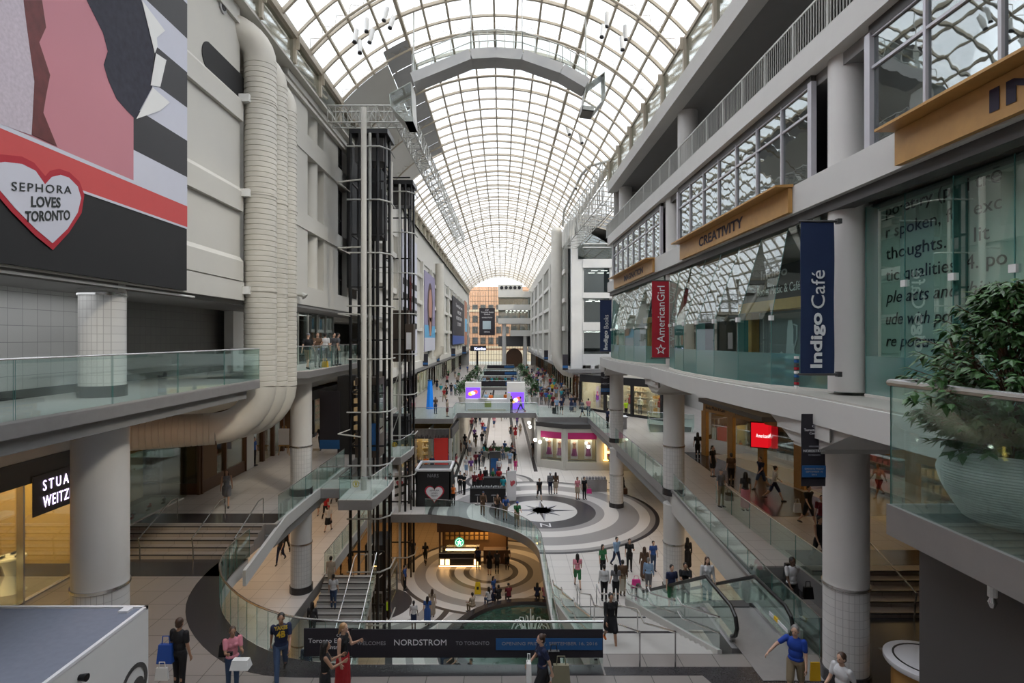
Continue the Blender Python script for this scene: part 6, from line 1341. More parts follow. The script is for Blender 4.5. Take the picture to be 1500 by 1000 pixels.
for k in range(330):
    z = rnd.uniform(.05, 1.42); prof_r = 1.12 * (.30 + .38 * math.sin(min(1, (z + .15) / .9) * PI / 2)) if z < .8 else .66 * max(.08, math.cos((z - .8) / .70 * PI / 2))
    a = rnd.uniform(0, 2 * PI); r1 = prof_r * rnd.uniform(.55, 1.0); o = base + Vector((.03 * math.cos(a), .03 * math.sin(a), max(.05, z - .35))); e = base + Vector((px_ * 0 + r1 * math.cos(a), r1 * math.sin(a), z + .05)); m_ = (o + e) / 2 + Vector((0, 0, .08))
    tw.tube([o, m_, e], [.006, .004, .002], 4)
    for j in range(17):
        u = rnd.uniform(.35, 1.02); q = o.lerp(m_, u * 2) if u < .5 else m_.lerp(e, (u - .5) * 2); dd = Vector((math.cos(a) + rnd.uniform(-.9, .9), math.sin(a) + rnd.uniform(-.9, .9), rnd.uniform(-.7, .35))).normalized(); leaf(q, dd, rnd.uniform(.07, .115))
tw.build('branches', M['dwood'], t); lf.build('leaves', M['leaf'], t, False)
for (x, y, z), lab in (((-4.6, 66, L2), 'left near'), ((3.9, 66, L2), 'right near'), ((-4.6, 76, L2), 'left second'), ((3.9, 78, L2), 'right second'), ((-4.6, 90, L2), 'left third'), ((3.9, 95, L2), 'right third'), ((-4.6, 104, L2), 'left far'), ((3.9, 112, L2), 'right far')):
    t = thing('potted_tree', '%s bushy green plant beside the far walkway openings' % lab, 'plant', (x, y, z)); MB().lathe(x, y, [(.4, z), (.55, z + .7), (.5, z + .7)], 16).build('pot', M['conc'], t)
    b = MB()
    for i in range(420):
        a = rnd.uniform(0, 6.28); e = rnd.uniform(-.6, 1.5); r_ = rnd.uniform(.3, 1.05); p = Vector((x, y, z + 1.5)) + Vector((math.cos(a) * math.cos(e), math.sin(a) * math.cos(e), math.sin(e) * 1.0)) * r_; d = Vector((rnd.uniform(-1, 1), rnd.uniform(-1, 1), rnd.uniform(-.5, 1))).normalized(); s_ = d.cross(Vector((0, 0, 1))).normalized() * .09; q = p + d * .3
        b.add([p, (p + q) / 2 + s_, q, (p + q) / 2 - s_], [(0, 1, 2, 3)])
    b.build('leaves', M['leaf'], t, False)
# compass star
b = MB(); cx, cy = 2.9, 40.3
for k in range(16):
    a = k * PI / 8; R_ = 2.4 if k % 4 == 0 else (1.7 if k % 2 == 0 else 1.0); r_ = .62
    for s_, m_ in ((1, 0), (-1, 1)):
        b.add([(cx, cy, L1 + .006), (cx + R_ * math.sin(a), cy + R_ * math.cos(a), L1 + .006), (cx + r_ * math.sin(a + s_ * PI / 8), cy + r_ * math.cos(a + s_ * PI / 8), L1 + .006)], [(0, 1, 2)] if s_ < 0 else [(0, 2, 1)], m_)
b.build('floor', [M['dgranite'], M['greylett']], None, False)['kind'] = 'structure'
tx = text('N', (2.55, 36.75, L1 + .008), .7, .7, M['lett'], None, xd=(1, 0, 0), yd=(0, 1, 0), depth=.004); tag(tx, 'white letter N inlaid at the foot of the compass star', 'letter')
# ================================================================= PEOPLE
def cap(b, a, c, r0, r1, n=10):            # tapered capsule
    a, c = Vector(a), Vector(c); d = (c - a); L = max(d.length, 1e-4); d = d / L
    P = []; R = []
    for i in range(4): t_ = i / 4; P.append(a - d * r0 * math.cos(t_ * PI / 2)); R.append(max(.002, r0 * math.sin(t_ * PI / 2)))
    P.append(a); R.append(r0); P.append(c); R.append(r1)
    for i in range(3, -1, -1): t_ = i / 4; P.append(c + d * r1 * math.cos(t_ * PI / 2)); R.append(max(.002, r1 * math.sin(t_ * PI / 2)))
    b.tube(P, R, n)
def fuse(b, vox, name, m, sm=2):
    me = bpy.data.meshes.new('tmp'); me.from_pydata(b.v, [], b.f); o = bpy.data.objects.new('tmp', me); C.objects.link(o)
    md = o.modifiers.new('r', 'REMESH'); md.mode = 'VOXEL'; md.voxel_size = vox
    s_ = o.modifiers.new('s', 'SMOOTH'); s_.iterations = sm; s_.factor = .5
    dg = bpy.context.evaluated_depsgraph_get(); out = bpy.data.meshes.new_from_object(o.evaluated_get(dg)); bpy.data.objects.remove(o); bpy.data.meshes.remove(me)
    out.name = name; out.materials.clear(); out.materials.append(m); out.shade_smooth(); return out
R_ = math.radians
# pose: (lean, (thigh, knee)L, (thigh, knee)R, (shoulder, elbow, abduct)L, ...R, head turn)
POSES = {
 'walk': (3, (24, 6), (-18, 22), (-22, 12, 6), (20, 25, 6)), 'stride': (5, (-20, 30), (28, 8), (26, 30, 6), (-24, 10, 7)),
 'stand': (0, (2, 2), (-1, 1), (2, 10, 8), (0, 12, 8)), 'phone': (2, (3, 3), (-2, 2), (25, 95, 4), (4, 14, 8)), 'hold': (1, (4, 4), (-3, 4), (30, 80, 2), (34, 78, 2)),
 'lean': (16, (2, 2), (-6, 4), (52, 48, 6), (50, 52, 6)), 'sit': (6, (86, 88), (82, 84), (28, 50, 4), (30, 46, 4)), 'reach': (4, (16, 4), (-12, 12), (38, 14, 42), (8, 20, 8)), 'reachr': (4, (-12, 12), (16, 4), (8, 20, 8), (38, 14, 42)), 'hips': (0, (4, 2), (-4, 2), (-14, 70, 34), (4, 12, 8)),
 'bend': (38, (4, 2), (-4, 4), (58, 12, 4), (60, 14, 4))}
def skel(p):
    lean, lL, lR, aL, aR = POSES[p]; J = {}
    for s_, (a, k), nm in ((1, lL, 'L'), (-1, lR, 'R')):
        h = Vector((s_ * .09, 0, .93)); kn = h + Vector((0, -math.sin(R_(a)), -math.cos(R_(a)))) * .43; q = R_(a - k)
        an = kn + Vector((0, -math.sin(q), -math.cos(q))) * .42; J['h' + nm], J['k' + nm], J['a' + nm] = h, kn, an
    def L_(v):
        y, z = v.y, v.z - .93; c, s2 = math.cos(R_(lean)), math.sin(R_(lean)); return Vector((v.x, y * c - z * s2, .93 + z * c + y * s2))
    for s_, (a, e, ab), nm in ((1, aL, 'L'), (-1, aR, 'R')):
        sh = Vector((s_ * .175, 0, 1.42)); d = Vector((s_ * math.sin(R_(ab)), -math.sin(R_(a)) * math.cos(R_(ab)), -math.cos(R_(a)) * math.cos(R_(ab)))); el = sh + d * .29
        q = R_(a + e); f = Vector((s_ * math.sin(R_(ab)) * (.8 if e < 30 else -.6), -math.sin(q), -math.cos(q))).normalized(); wr_ = el + f * .25
        J['s' + nm], J['e' + nm], J['w' + nm], J['f' + nm] = L_(sh), L_(el), L_(wr_), (L_(wr_ + f) - L_(wr_)).normalized()
    for nm, z in (('pel', .98), ('wai', 1.12), ('che', 1.30), ('nek', 1.47), ('hed', 1.63)): J[nm] = L_(Vector((0, 0, z)))
    J['hed'] += Vector((0, -.015, 0)); zmin = min(J['aL'].z, J['aR'].z) if p != 'sit' else min(J['aL'].z, J['aR'].z)
    dz = .085 - zmin
    for k in J:
        if k[0] != 'f': J[k] = J[k] + Vector((0, 0, dz))
    return J
cache = {}
def mesh_for(kind, pose, var, near):
    key = (kind, pose, var, near)
    if key in cache: return cache[key]
    J = skel(pose); b = MB(); vx = .0085 if near else .02; fem = False
    def bl(c, x, y, z, n=14, k=10): b.ball(c.x, c.y, c.z, x, y, z, n, k)
    if kind == 'body':
        bl(J['hed'] + Vector((0, .005, .02)), .074, .092, .095, 20, 14); bl(J['hed'] + Vector((0, -.028, -.05)), .052, .058, .058); bl(J['hed'] + Vector((0, -.098, -.018)), .013, .018, .022, 8, 6)
        for s_ in (-1, 1): bl(J['hed'] + Vector((s_ * .076, .008, -.01)), .012, .022, .032, 8, 6)
        bl(J['hed'] + Vector((0, -.088, -.052)), .024, .01, .008, 8, 6); cap(b, J['nek'] + Vector((0, .01, -.04)), J['hed'] + Vector((0, .01, -.05)), .056, .05)
        bl(J['che'] + Vector((0, .0, .02)), .155, .098, .16); bl(J['wai'], .125, .09, .14); bl(J['pel'], .15, .1, .12)
        for n in 'LR':
            cap(b, J['s' + n], J['e' + n], .05, .038); cap(b, J['e' + n], J['w' + n], .038, .025); cap(b, J['h' + n], J['k' + n], .082, .052); cap(b, J['k' + n], J['a' + n], .054, .034)
            bl(J['k' + n].lerp(J['a' + n], .3) + Vector((0, .015, 0)), .048, .05, .1); f = J['f' + n]; w_ = J['w' + n]
            cap(b, J['a' + n] + Vector((0, .03, -.04)), J['a' + n] + Vector((0, -.14, -.055)), .036, .028)
            sd = Vector((1, 0, 0)) if n == 'R' else Vector((-1, 0, 0)); pn = f.cross(Vector((0, 1, 0)) if abs(f.y) < .8 else Vector((1, 0, 0))).normalized(); ac = Vector((0, 1, 0)) - f * f.y
            ac = ac.normalized() if ac.length > .2 else Vector((1, 0, 0)); inn = f.cross(ac).normalized(); inn = inn if inn.dot(sd) > 0 else -inn
            pc = w_ + f * .05
            if near:
                for q in (-1, -.33, .33, 1): cap(b, w_ + f * .01 + ac * q * .012, w_ + f * .075 + ac * q * .028, .017, .012, 8)
                for i, q in enumerate((-1, -.33, .33, 1)):
                    Lf = (.055, .07, .075, .062)[i]; r0 = w_ + f * .08 + ac * q * .029; m1 = r0 + (f * .9 + inn * .25).normalized() * Lf * .55; cap(b, r0, m1, .0098, .009, 8); cap(b, m1, m1 + (f * .6 + inn * .8).normalized() * Lf * .5, .009, .0078, 8)
                t0 = w_ + f * .03 - ac * .025; t1 = t0 - ac * .03 + f * .03 + inn * .015; cap(b, t0, t1, .013, .0105, 8); cap(b, t1, t1 + f * .03 + inn * .012, .0105, .009, 8)
            else:
                bl(pc, .03, .035, .045, 8, 6); cap(b, pc, w_ + f * .12 + inn * .02, .024, .015, 6); cap(b, w_ + f * .03, w_ + f * .07 - ac * .045, .014, .011, 6)
        me = fuse(b, vx, 'body', M['skin'])
    elif kind == 'top':
        k = 1.0; sl, fit = var.split('_'); g = 1.0 if fit == 'm' else .9
        bl(J['che'] + Vector((0, .0, .015)), .182 * g, .122 * g, .175); bl(J['wai'], (.155 if fit == 'm' else .13), .115 * g, .17); bl(J['pel'] + Vector((0, 0, .01)), .168, .122, .09 if fit == 'm' else .07)
        if fit == 'f':
            for s_ in (-1, 1): bl(J['che'] + Vector((s_ * .065, -.075, .0)), .062, .058, .062)
        bl(J['nek'] + Vector((0, .012, -.045)), .075, .06, .035)
        for n in 'LR':
            if sl == 'tank': bl(J['s' + n].lerp(J['che'], .3), .05, .07, .07); continue
            e = J['s' + n].lerp(J['e' + n], .62 if sl == 'tee' else 1.0); cap(b, J['s' + n], e, .066, .056 if sl == 'tee' else .048)
            if sl == 'long': cap(b, J['e' + n], J['w' + n] - J['f' + n] * .01, .049, .036)
        me = fuse(b, vx * 1.1, 'top', M['cloth'], 3)
    elif kind == 'bottom':
        bl(J['pel'] + Vector((0, 0, -.03)), .165, .118, .115)
        for n in 'LR':
            h, kn, an = J['h' + n], J['k' + n], J['a' + n]
            if var == 'trousers': cap(b, h, kn, .098, .066); cap(b, kn, kn.lerp(an, .95), .066, .05)
            elif var == 'shorts': cap(b, h, h.lerp(kn, .95), .1, .082)
            elif var == 'skirt': cap(b, h + Vector((0, 0, -.02)), h.lerp(kn, .8), .115, .115)
            elif var == 'longskirt': cap(b, h + Vector((0, 0, -.02)), h.lerp(kn, .9), .115, .125); cap(b, kn, kn.lerp(an, .6), .12, .13)
        if 'skirt' in var: 
            m_ = (J['kL'] + J['kR']) / 2; cap(b, J['pel'] - Vector((0, 0, .05)), J['pel'].lerp(m_, .82), .13, .14)
            if var == 'longskirt': cap(b, m_, m_.lerp((J['aL'] + J['aR']) / 2, .6), .13, .15)
        me = fuse(b, vx * 1.2, 'bottom', M['cloth'], 3)
    elif kind == 'hair':
        h = J['hed']
        if var == 'cap': bl(h + Vector((0, .01, .055)), .088, .104, .075); bl(h + Vector((0, -.1, .05)), .06, .06, .014); 
        else:
            bl(h + Vector((0, .022, .035)), .086, .098, .092); bl(h + Vector((0, .045, -.02)), .078, .07, .08)
            if var == 'long': cap(b, h + Vector((0, .065, 0)), J['nek'] + Vector((0, .085, -.12)), .075, .05); [cap(b, h + Vector((s_ * .06, .01, .02)), J['nek'] + Vector((s_ * .085, .02, -.08)), .032, .026) for s_ in (-1, 1)]
            if var == 'tail': cap(b, h + Vector((0, .1, .03)), h + Vector((0, .15, -.16)), .035, .02)
            if var == 'bun': bl(h + Vector((0, .1, .07)), .045, .045, .045)
        me = fuse(b, vx, 'hair', M['hair'], 1)
    elif kind == 'shoe':
        a = J['a' + var]; cap(b, a + Vector((0, .035, -.045)), a + Vector((0, -.07, -.05)), .043, .043); cap(b, a + Vector((0, -.05, -.05)), a + Vector((0, -.16, -.055)), .045, .034); me = fuse(b, .012 if near else .018, 'shoe', M['cloth'], 1)
    elif kind == 'eye': 
        p_ = J['hed'] + Vector((.028 if var == 'L' else -.028, -.083, .008)); b.ball(p_.x, p_.y, p_.z, .011, .008, .007, 8, 6); me = bpy.data.meshes.new('eye'); me.from_pydata(b.v, [], b.f); me.materials.append(M['black'])
    cache[key] = me; return me
SK = dict(l=(.55, .34, .24), m=(.36, .2, .125), d=(.10, .05, .03), t=(.42, .26, .17))
CN = dict(black=(.01, .01, .012), white=(.55, .55, .56), navy=(.012, .02, .06), grey=(.14, .14, .15), red=(.38, .015, .02), blue=(.03, .09, .30), pink=(.60, .22, .27), green=(.03, .16, .06), khaki=(.24, .19, .12), denim=(.04, .07, .14), brown=(.10, .055, .03), beige=(.40, .33, .25),
          yellow=(.65, .48, .03), orange=(.6, .14, .02), turquoise=(.02, .30, .36), purple=(.12, .04, .2), neon=(.5, .75, .02), teal=(.02, .13, .15), maroon=(.14, .01, .02), lightblue=(.25, .38, .55), magenta=(.55, .02, .18), darkgrey=(.045, .045, .05), royal=(.01, .05, .32))
HC = dict(black=(.012, .01, .009), brown=(.05, .025, .014), blond=(.35, .2, .09), grey=(.2, .19, .18), orange=(.2, .06, .02), white=(.5, .48, .45), blue=(.02, .05, .2))
used_labels = {}
plist = []
def jit(c, r): return (*[max(0, min(1, x * r)) for x in c], 1)
def person(x, y, z, rz=0, pose='stand', top='black', tk='tee', bot='denim', bk='trousers', hair='short', hc='black', h=1.72, sk='l', where='', label=None, near=False, shoes='darkgrey', group=None, fem=None, extra='', act=None):
    fem = fem if fem is not None else hair in ('long', 'tail', 'bun'); s_ = h / 1.745
    e = bpy.data.objects.new('person', None); C.objects.link(e); e.location = (x, y, z); e.rotation_euler = (0, 0, rz); e.scale = (s_, s_, s_); e['category'] = 'person'; e.empty_display_size = .2
    def put(nm, me, col): o = bpy.data.objects.new(nm, me); C.objects.link(o); o.parent = e; o.color = (*col, 1) if len(col) == 3 else col; return o
    put('body', mesh_for('body', pose, '', near), SK[sk])
    fit = 'f' if fem else 'm'; tp_ = put('shirt', mesh_for('top', pose, tk + '_' + fit, near), CN[top]); 
    put({'trousers': 'trousers', 'shorts': 'shorts', 'skirt': 'skirt', 'longskirt': 'skirt'}[bk], mesh_for('bottom', pose, bk, near), CN[bot])
    hp_ = put('cap' if hair == 'cap' else 'hair', mesh_for('hair', pose, hair, near), HC.get(hc, (.02, .02, .02)) if hair != 'cap' else CN.get(hc, (.02, .02, .02)))
    for n in 'LR': put('shoe', mesh_for('shoe', pose, n, near), CN[shoes])
    if near:
        for n in 'LR': put('eye', mesh_for('eye', pose, n, True), (0, 0, 0))
    if label is None:
        ac = act or {'walk': 'walking', 'stride': 'striding', 'stand': 'standing', 'phone': 'holding a phone', 'hold': 'standing', 'lean': 'leaning', 'sit': 'sitting', 'reach': 'walking', 'reachr': 'walking', 'hips': 'standing', 'bend': 'bending'}[pose]
        bw = {'trousers': 'trousers', 'shorts': 'shorts', 'skirt': 'skirt', 'longskirt': 'long skirt'}[bk]
        cw = lambda c: {'lightblue': 'light blue', 'darkgrey': 'dark grey'}.get(c, c)
        label = '%s top and %s %s, %s %s' % (cw(top), cw(bot), bw, ac, where)
        label = ('person in ' + label).strip()
    plist.append((e, label)); 
    if group: e['group'] = group
    return e, tp_
def P_(px, py, H, rz=0, **k):        # feet at a pixel on a floor H below eye level
    y = H * 820 / (py - 495); return person((px - 735) / 820 * y, y, CZ - H, rz, **k)
H0, H1, H2, HL, H3 = 17.3, 12.4, 7.65, 8.4, 1.45
A = PI
# ---- near platform
def NP(x, y, rz, label, **k): return person(x, y, L2L, rz, near=True, label=label, **k)
NP(-7.6, 13.2, A - .2, 'person in black tee and black trousers seen from behind beside the white booth', pose='stand', top='black', bot='black', hair='short', hc='brown', sk='m', h=1.8)
NP(-6.35, 13.2, .6, 'person in pink tee and jeans looking down while holding a camera', pose='hold', top='pink', bot='denim', hair='tail', hc='brown', sk='m', h=1.6)
e4, s4 = NP(-5.4, 13.7, .35, 'person in navy tee with yellow letters and jeans striding by the curved balustrade', pose='stride', top='navy', bot='denim', hair='short', sk='m', h=1.78)
NP(-3.95, 12.5, 1.9, 'person in black dress with long black hair in front of the welcome banner', pose='hold', top='black', bot='black', bk='skirt', hair='long', sk='m', h=1.63, tk='tank')
NP(-3.75, 13.2, 1.3, 'person in black top and red skirt with blond hair before the welcome banner', pose='phone', top='black', tk='tank', bot='red', bk='longskirt', hair='tail', hc='blond', h=1.68)
NP(.94, 12.85, -1.3, 'person in dark navy dress carrying bags past the blue end of the banner', pose='walk', top='navy', bot='black', bk='skirt', hair='bun', hc='brown', h=1.66, tk='tee')
NP(6.8, 12.95, -.7, 'person in royal blue polo and khaki shorts with grey hair at the escalator', pose='reachr', top='royal', bot='khaki', bk='shorts', hair='short', hc='grey', h=1.8)
NP(7.25, 11.9, -1.2, 'person in white and blue tee with receding hair at the lower right', pose='walk', top='white', bot='khaki', hair='short', hc='brown', h=1.78)
NP(8.85, 17.1, .15, 'person in white tee and black trousers with a backpack on the sloping walkway', pose='walk', top='white', bot='black', hair='short', sk='d', h=1.78, shoes='white')
person(3.15, 16.2, L2L - .5, .1, 'walk', 'black', 'long', 'black', 'skirt', 'bun', 'black', 1.58, 'm', label='person in short black dress and orange shoes climbing the pale stair', near=True, shoes='orange')
# ---- bags and things they carry
def bag(name, x, y, z, w, d, h, m, label, strap=True, cat='bag', rz=0):
    t = thing(name, label, cat, (x, y, z)); t.rotation_euler[2] = 0
    MB().add([(x - w / 2, y - d / 2, z), (x + w / 2, y - d / 2, z), (x + w / 2, y + d / 2, z), (x - w / 2, y + d / 2, z), (x - w * .42, y - d * .3, z + h), (x + w * .42, y - d * .3, z + h), (x + w * .42, y + d * .3, z + h), (x - w * .42, y + d * .3, z + h)], [(3, 2, 1, 0), (4, 5, 6, 7), (0, 1, 5, 4), (1, 2, 6, 5), (2, 3, 7, 6), (3, 0, 4, 7)]).build('body', m, t)
    if strap: MB().tube([(x - w * .25, y, z + h), (x - w * .2, y, z + h + h * .45), (x + w * .2, y, z + h + h * .45), (x + w * .25, y, z + h)], .012, 6).build('handle', m, t)
    return t
mb, mw, mk, my, mg, mp = mat('blue_nylon', (.01, .07, .35), .6), M['white'], M['black'], mat('yellow_paper', (.65, .38, .01), .6), mat('olive_print', (.22, .2, .13), .7), mat('pink_paper', (.65, .04, .25), .5)
bag('shoulder_bag', -7.86, 13.1, L2L + .82, .36, .16, .42, mb, 'blue and black shoulder bag carried by the person in black by the booth')
bag('paper_bag', -7.86, 12.95, L2L + .5, .3, .08, .28, mw, 'white paper bag hanging below the blue shoulder bag')
bag('shoulder_bag', -6.6, 13.3, L2L + .85, .22, .12, .28, mk, 'small black shoulder bag of the person in the pink tee')
bag('gift_box', -6.0, 12.88, L2L + .82, .42, .25, .2, mw, 'white and gold box carried by the person in the pink tee', False, 'box'); t = thing('camera', 'small black camera held by the person in the pink tee', 'camera', (-6.25, 12.9, L2L + 1.1)); MB().box(-6.32, 12.86, L2L + 1.1, -6.2, 12.92, L2L + 1.18).build('body', mk, t); MB().tube([(-6.26, 12.86, L2L + 1.14), (-6.26, 12.81, L2L + 1.14)], .025, 10).build('lens', mk, t)
bag('yellow_folder', 7.12, 12.72, L2L + .62, .24, .04, .42, my, 'bright yellow folder under the arm of the person in the blue polo', False, 'folder')
bag('tote_bag', 1.35, 12.75, L2L + .55, .42, .16, .42, mg, 'olive printed tote bag carried past the banner'); bag('tote_bag', 1.2, 12.9, L2L + .9, .3, .16, .3, mk, 'black shoulder bag above the olive tote bag'); bag('paper_bag', .62, 12.85, L2L + .55, .12, .3, .42, mw, 'white paper bag in front of the person in the navy dress')
bag('backpack', 8.88, 17.26, L2L + 1.0, .34, .2, .46, mk, 'black backpack worn by the person on the sloping walkway', False, 'backpack'); bag('shoulder_bag', 9.3, 17.0, L2L + .5, .3, .14, .35, mk, 'black bag in the hand of the backpack wearer')
c4_, s__ = math.cos(.35), math.sin(.35)
yl = mat('shirt_yellow', (.55, .36, .02), .6)
for s_, w_, h_, z in (('YAKES', .3, .09, 1.36), ('4B', .2, .15, 1.17)):
    nx = Vector((s__, -c4_, 0)); xd = Vector((c4_, s__, 0)); p = Vector((-5.4, 13.7, L2L + z)) + nx * (.175 if z > 1.3 else .17) - xd * w_ / 2 + nx * .01
    o = text(s_, p, w_, h_, yl, None, xd=xd, bold=.03, depth=.02, name='printed_lettering'); mw_ = o.location.copy(); o.parent = e4
    inv = Matrix.Rotation(-.35, 4, 'Z') ; sc4 = 1.78 / 1.745; o.location = (inv @ (mw_ - Vector((-5.4, 13.7, L2L)))) / sc4; o.rotation_euler = (0, 0, -.35); o.scale = (1 / sc4,) * 3
# ---- escalator and right stairs
def esc_z(y): return L2L - max(0, (y - 17.5)) * (4.0 / 7.8)
for px, y, k in ((984, 21.4, dict(top='navy', bot='green', bk='shorts', hair='short', rz=.2, where='riding the near escalator')), (1004, 20.7, dict(top='black', bot='black', hair='tail', sk='m', rz=-.2, pose='hold', where='riding the near escalator')), (1036, 19.0, dict(top='white', tk='long', bot='teal', hair='long', hc='brown', rz=0, where='with long hair riding the near escalator'))):
    person((px - 735) / 820 * y, y, esc_z(y) + .02, **k)
wj = 'at the foot of the pale stair'
for px, py, k in ((846, 860, dict(rz=A, top='pink', bot='green', bk='shorts', hair='long', pose='walk')), (885, 880, dict(rz=A, top='white', tk='long', bot='black', hair='short')), (902, 880, dict(rz=A, top='grey', bot='black', hair='long')), (883, 846, dict(rz=.5, top='green', bot='black', hair='long')),
                  (903, 831, dict(rz=.4, top='lightblue', tk='long', bot='navy', hair='short', pose='walk')), (922, 836, dict(rz=0, top='black', bot='black', hair='tail', pose='phone')), (944, 850, dict(rz=A, top='brown', tk='long', bot='brown', bk='longskirt', hair='long', hc='brown')),
                  (957, 836, dict(rz=.2, top='blue', bot='denim', hair='short', h=1.6)), (950, 868, dict(rz=A - .3, top='lightblue', tk='long', bot='grey', hair='tail', hc='grey')), (1007, 834, dict(rz=A, top='black', tk='long', bot='black', bk='longskirt', hair='long')), (912, 872, dict(rz=A, top='brown', tk='long', bot='khaki', hair='short'))):
    P_(px, py, H1, where=wj, **k)
x, y = on_z(932, 868, L1); bag('paper_bag', x, y, L1 + .25, .45, .15, .4, mp, 'hot pink shopping bag at the foot of the pale stair'); x, y = on_z(911, 874, L1); bag('paper_bag', x, y, L1 + .3, .25, .12, .55, mat('cream_bag', (.5, .45, .36), .6), 'cream shopping bag held at the foot of the pale stair')
# ---- compass floor
wc = 'on the compass floor'
for px, py, k in ((790, 732, dict(top='black', bot='darkgrey', bk='shorts', pose='walk', rz=.2)), (806, 723, dict(top='grey', tk='long', bot='navy', hair='cap', hc='white', sk='d')), (814, 723, dict(top='brown', tk='long', bot='beige', bk='skirt', hair='long', rz=A)),
                  (846, 731, dict(top='pink', bot='beige', bk='skirt', hair='tail', rz=.4)), (856, 731, dict(top='black', bot='black', rz=.5)), (752, 725, dict(top='white', bot='navy', hair='bun', sk='d', rz=.3)), (737, 729, dict(top='turquoise', bot='black', bk='longskirt', hair='tail', rz=A)),
                  (731, 716, dict(top='red', bot='denim', hair='short', rz=A)), (722, 716, dict(top='green', bot='grey', hair='tail', hc='orange', rz=1)), (711, 714, dict(top='black', tk='long', bot='black', hair='short', rz=.6)), (745, 714, dict(top='pink', bot='blue', hair='long', rz=A - .5)),
                  (731, 699, dict(top='white', bot='maroon', hair='short', rz=0)), (747, 686, dict(top='lightblue', bot='grey', bk='shorts', rz=A)), (755, 690, dict(top='magenta', bot='magenta', hair='long', hc='orange', h=1.3, pose='bend')), (724, 682, dict(top='white', bot='pink', bk='skirt', hair='tail', rz=.5)),
                  (690, 698, dict(top='purple', bot='beige', bk='shorts', hair='long', rz=.2)), (683, 696, dict(top='white', bot='lightblue', bk='shorts', hair='long', hc='brown', rz=-.4)), (697, 688, dict(top='maroon', bot='black', rz=A)), (702, 688, dict(top='navy', bot='black', pose='phone', rz=2)),
                  (668, 690, dict(top='maroon', bot='black', pose='walk', hair='long', rz=1.2)), (657, 689, dict(top='purple', bot='black', rz=.8)), (596, 710, dict(top='navy', bot='black', sk='m', rz=2)), (608, 708, dict(top='brown', bot='black', hair='long', rz=1)), (601, 698, dict(top='beige', bot='beige', bk='skirt', hair='bun', rz=.3)),
                  (615, 697, dict(top='darkgrey', bot='black', rz=.3)), (624, 695, dict(top='orange', bot='black', hair='long', rz=0, sk='m')), (633, 694, dict(top='navy', bot='black', rz=0))):
    P_(px, py, H1, where=wc, **k)
x, y = on_z(759, 724, L1); bag('paper_bag', x, y, L1 + .3, .4, .12, .35, mw, 'white shopping bag carried on the compass floor'); x, y = on_z(863, 729, L1); bag('paper_bag', x, y, L1 + .35, .4, .12, .35, mp, 'pink and white shopping bag by the steel bench block')
ws = 'at the black makeup counter'
for px, py, k in ((674, 722, dict(top='black', tk='long', bot='black', hair='bun', rz=.5)), (664, 722, dict(top='black', bot='darkgrey', hair='long', rz=1.3)), (680, 724, dict(top='black', bot='black', hair='tail', pose='hold', rz=-.6)), (695, 722, dict(top='maroon', bot='black', hair='short', pose='hold')), (704, 720, dict(top='red', bot='darkgrey', hair='long', rz=A)), (664, 740, dict(top='orange', tk='tank', bot='black', hair='long', hc='brown', pose='stand', h=1.6))):
    P_(px, py, H1, where=ws, **k)
wl = 'in the lower corridor'
for i, (px, py, k) in enumerate(((690.6, 630, dict(top='maroon', bot='black')), (697, 626, dict(top='black', bot='black', hair='long')), (695, 647, dict(top='purple', bot='black', hair='long')), (681, 657, dict(top='black', bot='grey', bk='skirt', hair='long')), (674, 667, dict(top='brown', bot='brown', bk='shorts', sk='m')),
                  (688, 668, dict(top='white', bot='grey', bk='skirt', hair='long', hc='blond')), (683, 667, dict(top='darkgrey', bot='black')), (697, 655, dict(top='black', bot='khaki', hair='tail')), (706, 654, dict(top='black', bot='grey', hair='long')), (710, 641, dict(top='blue', bot='black')), (748, 641, dict(top='black', tk='tank', bot='darkgrey', bk='skirt', hair='long')),
                  (755, 643, dict(top='red', bot='red', bk='skirt', hair='long')), (692, 624, dict(top='pink', bot='denim', hair='tail')), (703, 622, dict(top='black', bot='navy', hair='short')), (701, 612, dict(top='white', bot='black')), (740, 614, dict(top='grey', bot='navy')), (781, 668, dict(top='black', bot='brown', hair='short')))):
    P_(px, py, H1, rz=(0, A, .3, A + .2)[i % 4], pose=('walk', 'stride', 'stand')[i % 3], where=wl, **k)
for i in range(8):      # on the round planter bench
    a = i * PI / 4 + .3; person(-.4 + 1.5 * math.cos(a), 59 + 1.5 * math.sin(a), L1, a + PI / 2, 'sit', ('red', 'blue', 'white', 'black', 'turquoise', 'maroon', 'grey', 'navy')[i], 'tee', ('denim', 'black')[i % 2], 'trousers', ('long', 'short')[i % 2], 'black', 1.7, 'lm'[i % 2], where='on the round planter bench')
t = thing('wall_bench', 'low bench under the right escalator beyond the far column', 'bench', (10.2, 46, L1)); MB().box(9.6, 44.5, L1, 10.0, 48.5, L1 + .42).build('seat', M['dwood'], t)
for i in range(5): person(9.75, 44.8 + .8 * i, L1, -PI / 2 + .2, 'sit', ('black', 'maroon', 'navy', 'darkgrey', 'brown')[i], 'tee', 'black', 'trousers', ('long', 'short')[i % 2], 'black', 1.7, 'm', where='on the bench under the right escalator')
wv = 'over the void balustrade'
for px, py, k in ((707, 756, dict(top='brown', tk='long', bot='brown', hair='cap', hc='navy')), (728, 760, dict(top='brown', bot='darkgrey', hair='long', hc='brown')), (740, 763, dict(top='blue', bot='khaki', bk='shorts', hair='cap', hc='navy')), (757, 773, dict(top='green', bot='khaki', bk='shorts', hair='cap', hc='royal'))):
    y = H1 * 820 / (py - 495); P_(px, py - 2, H1, rz=.2, pose='lean', where=wv, **k)
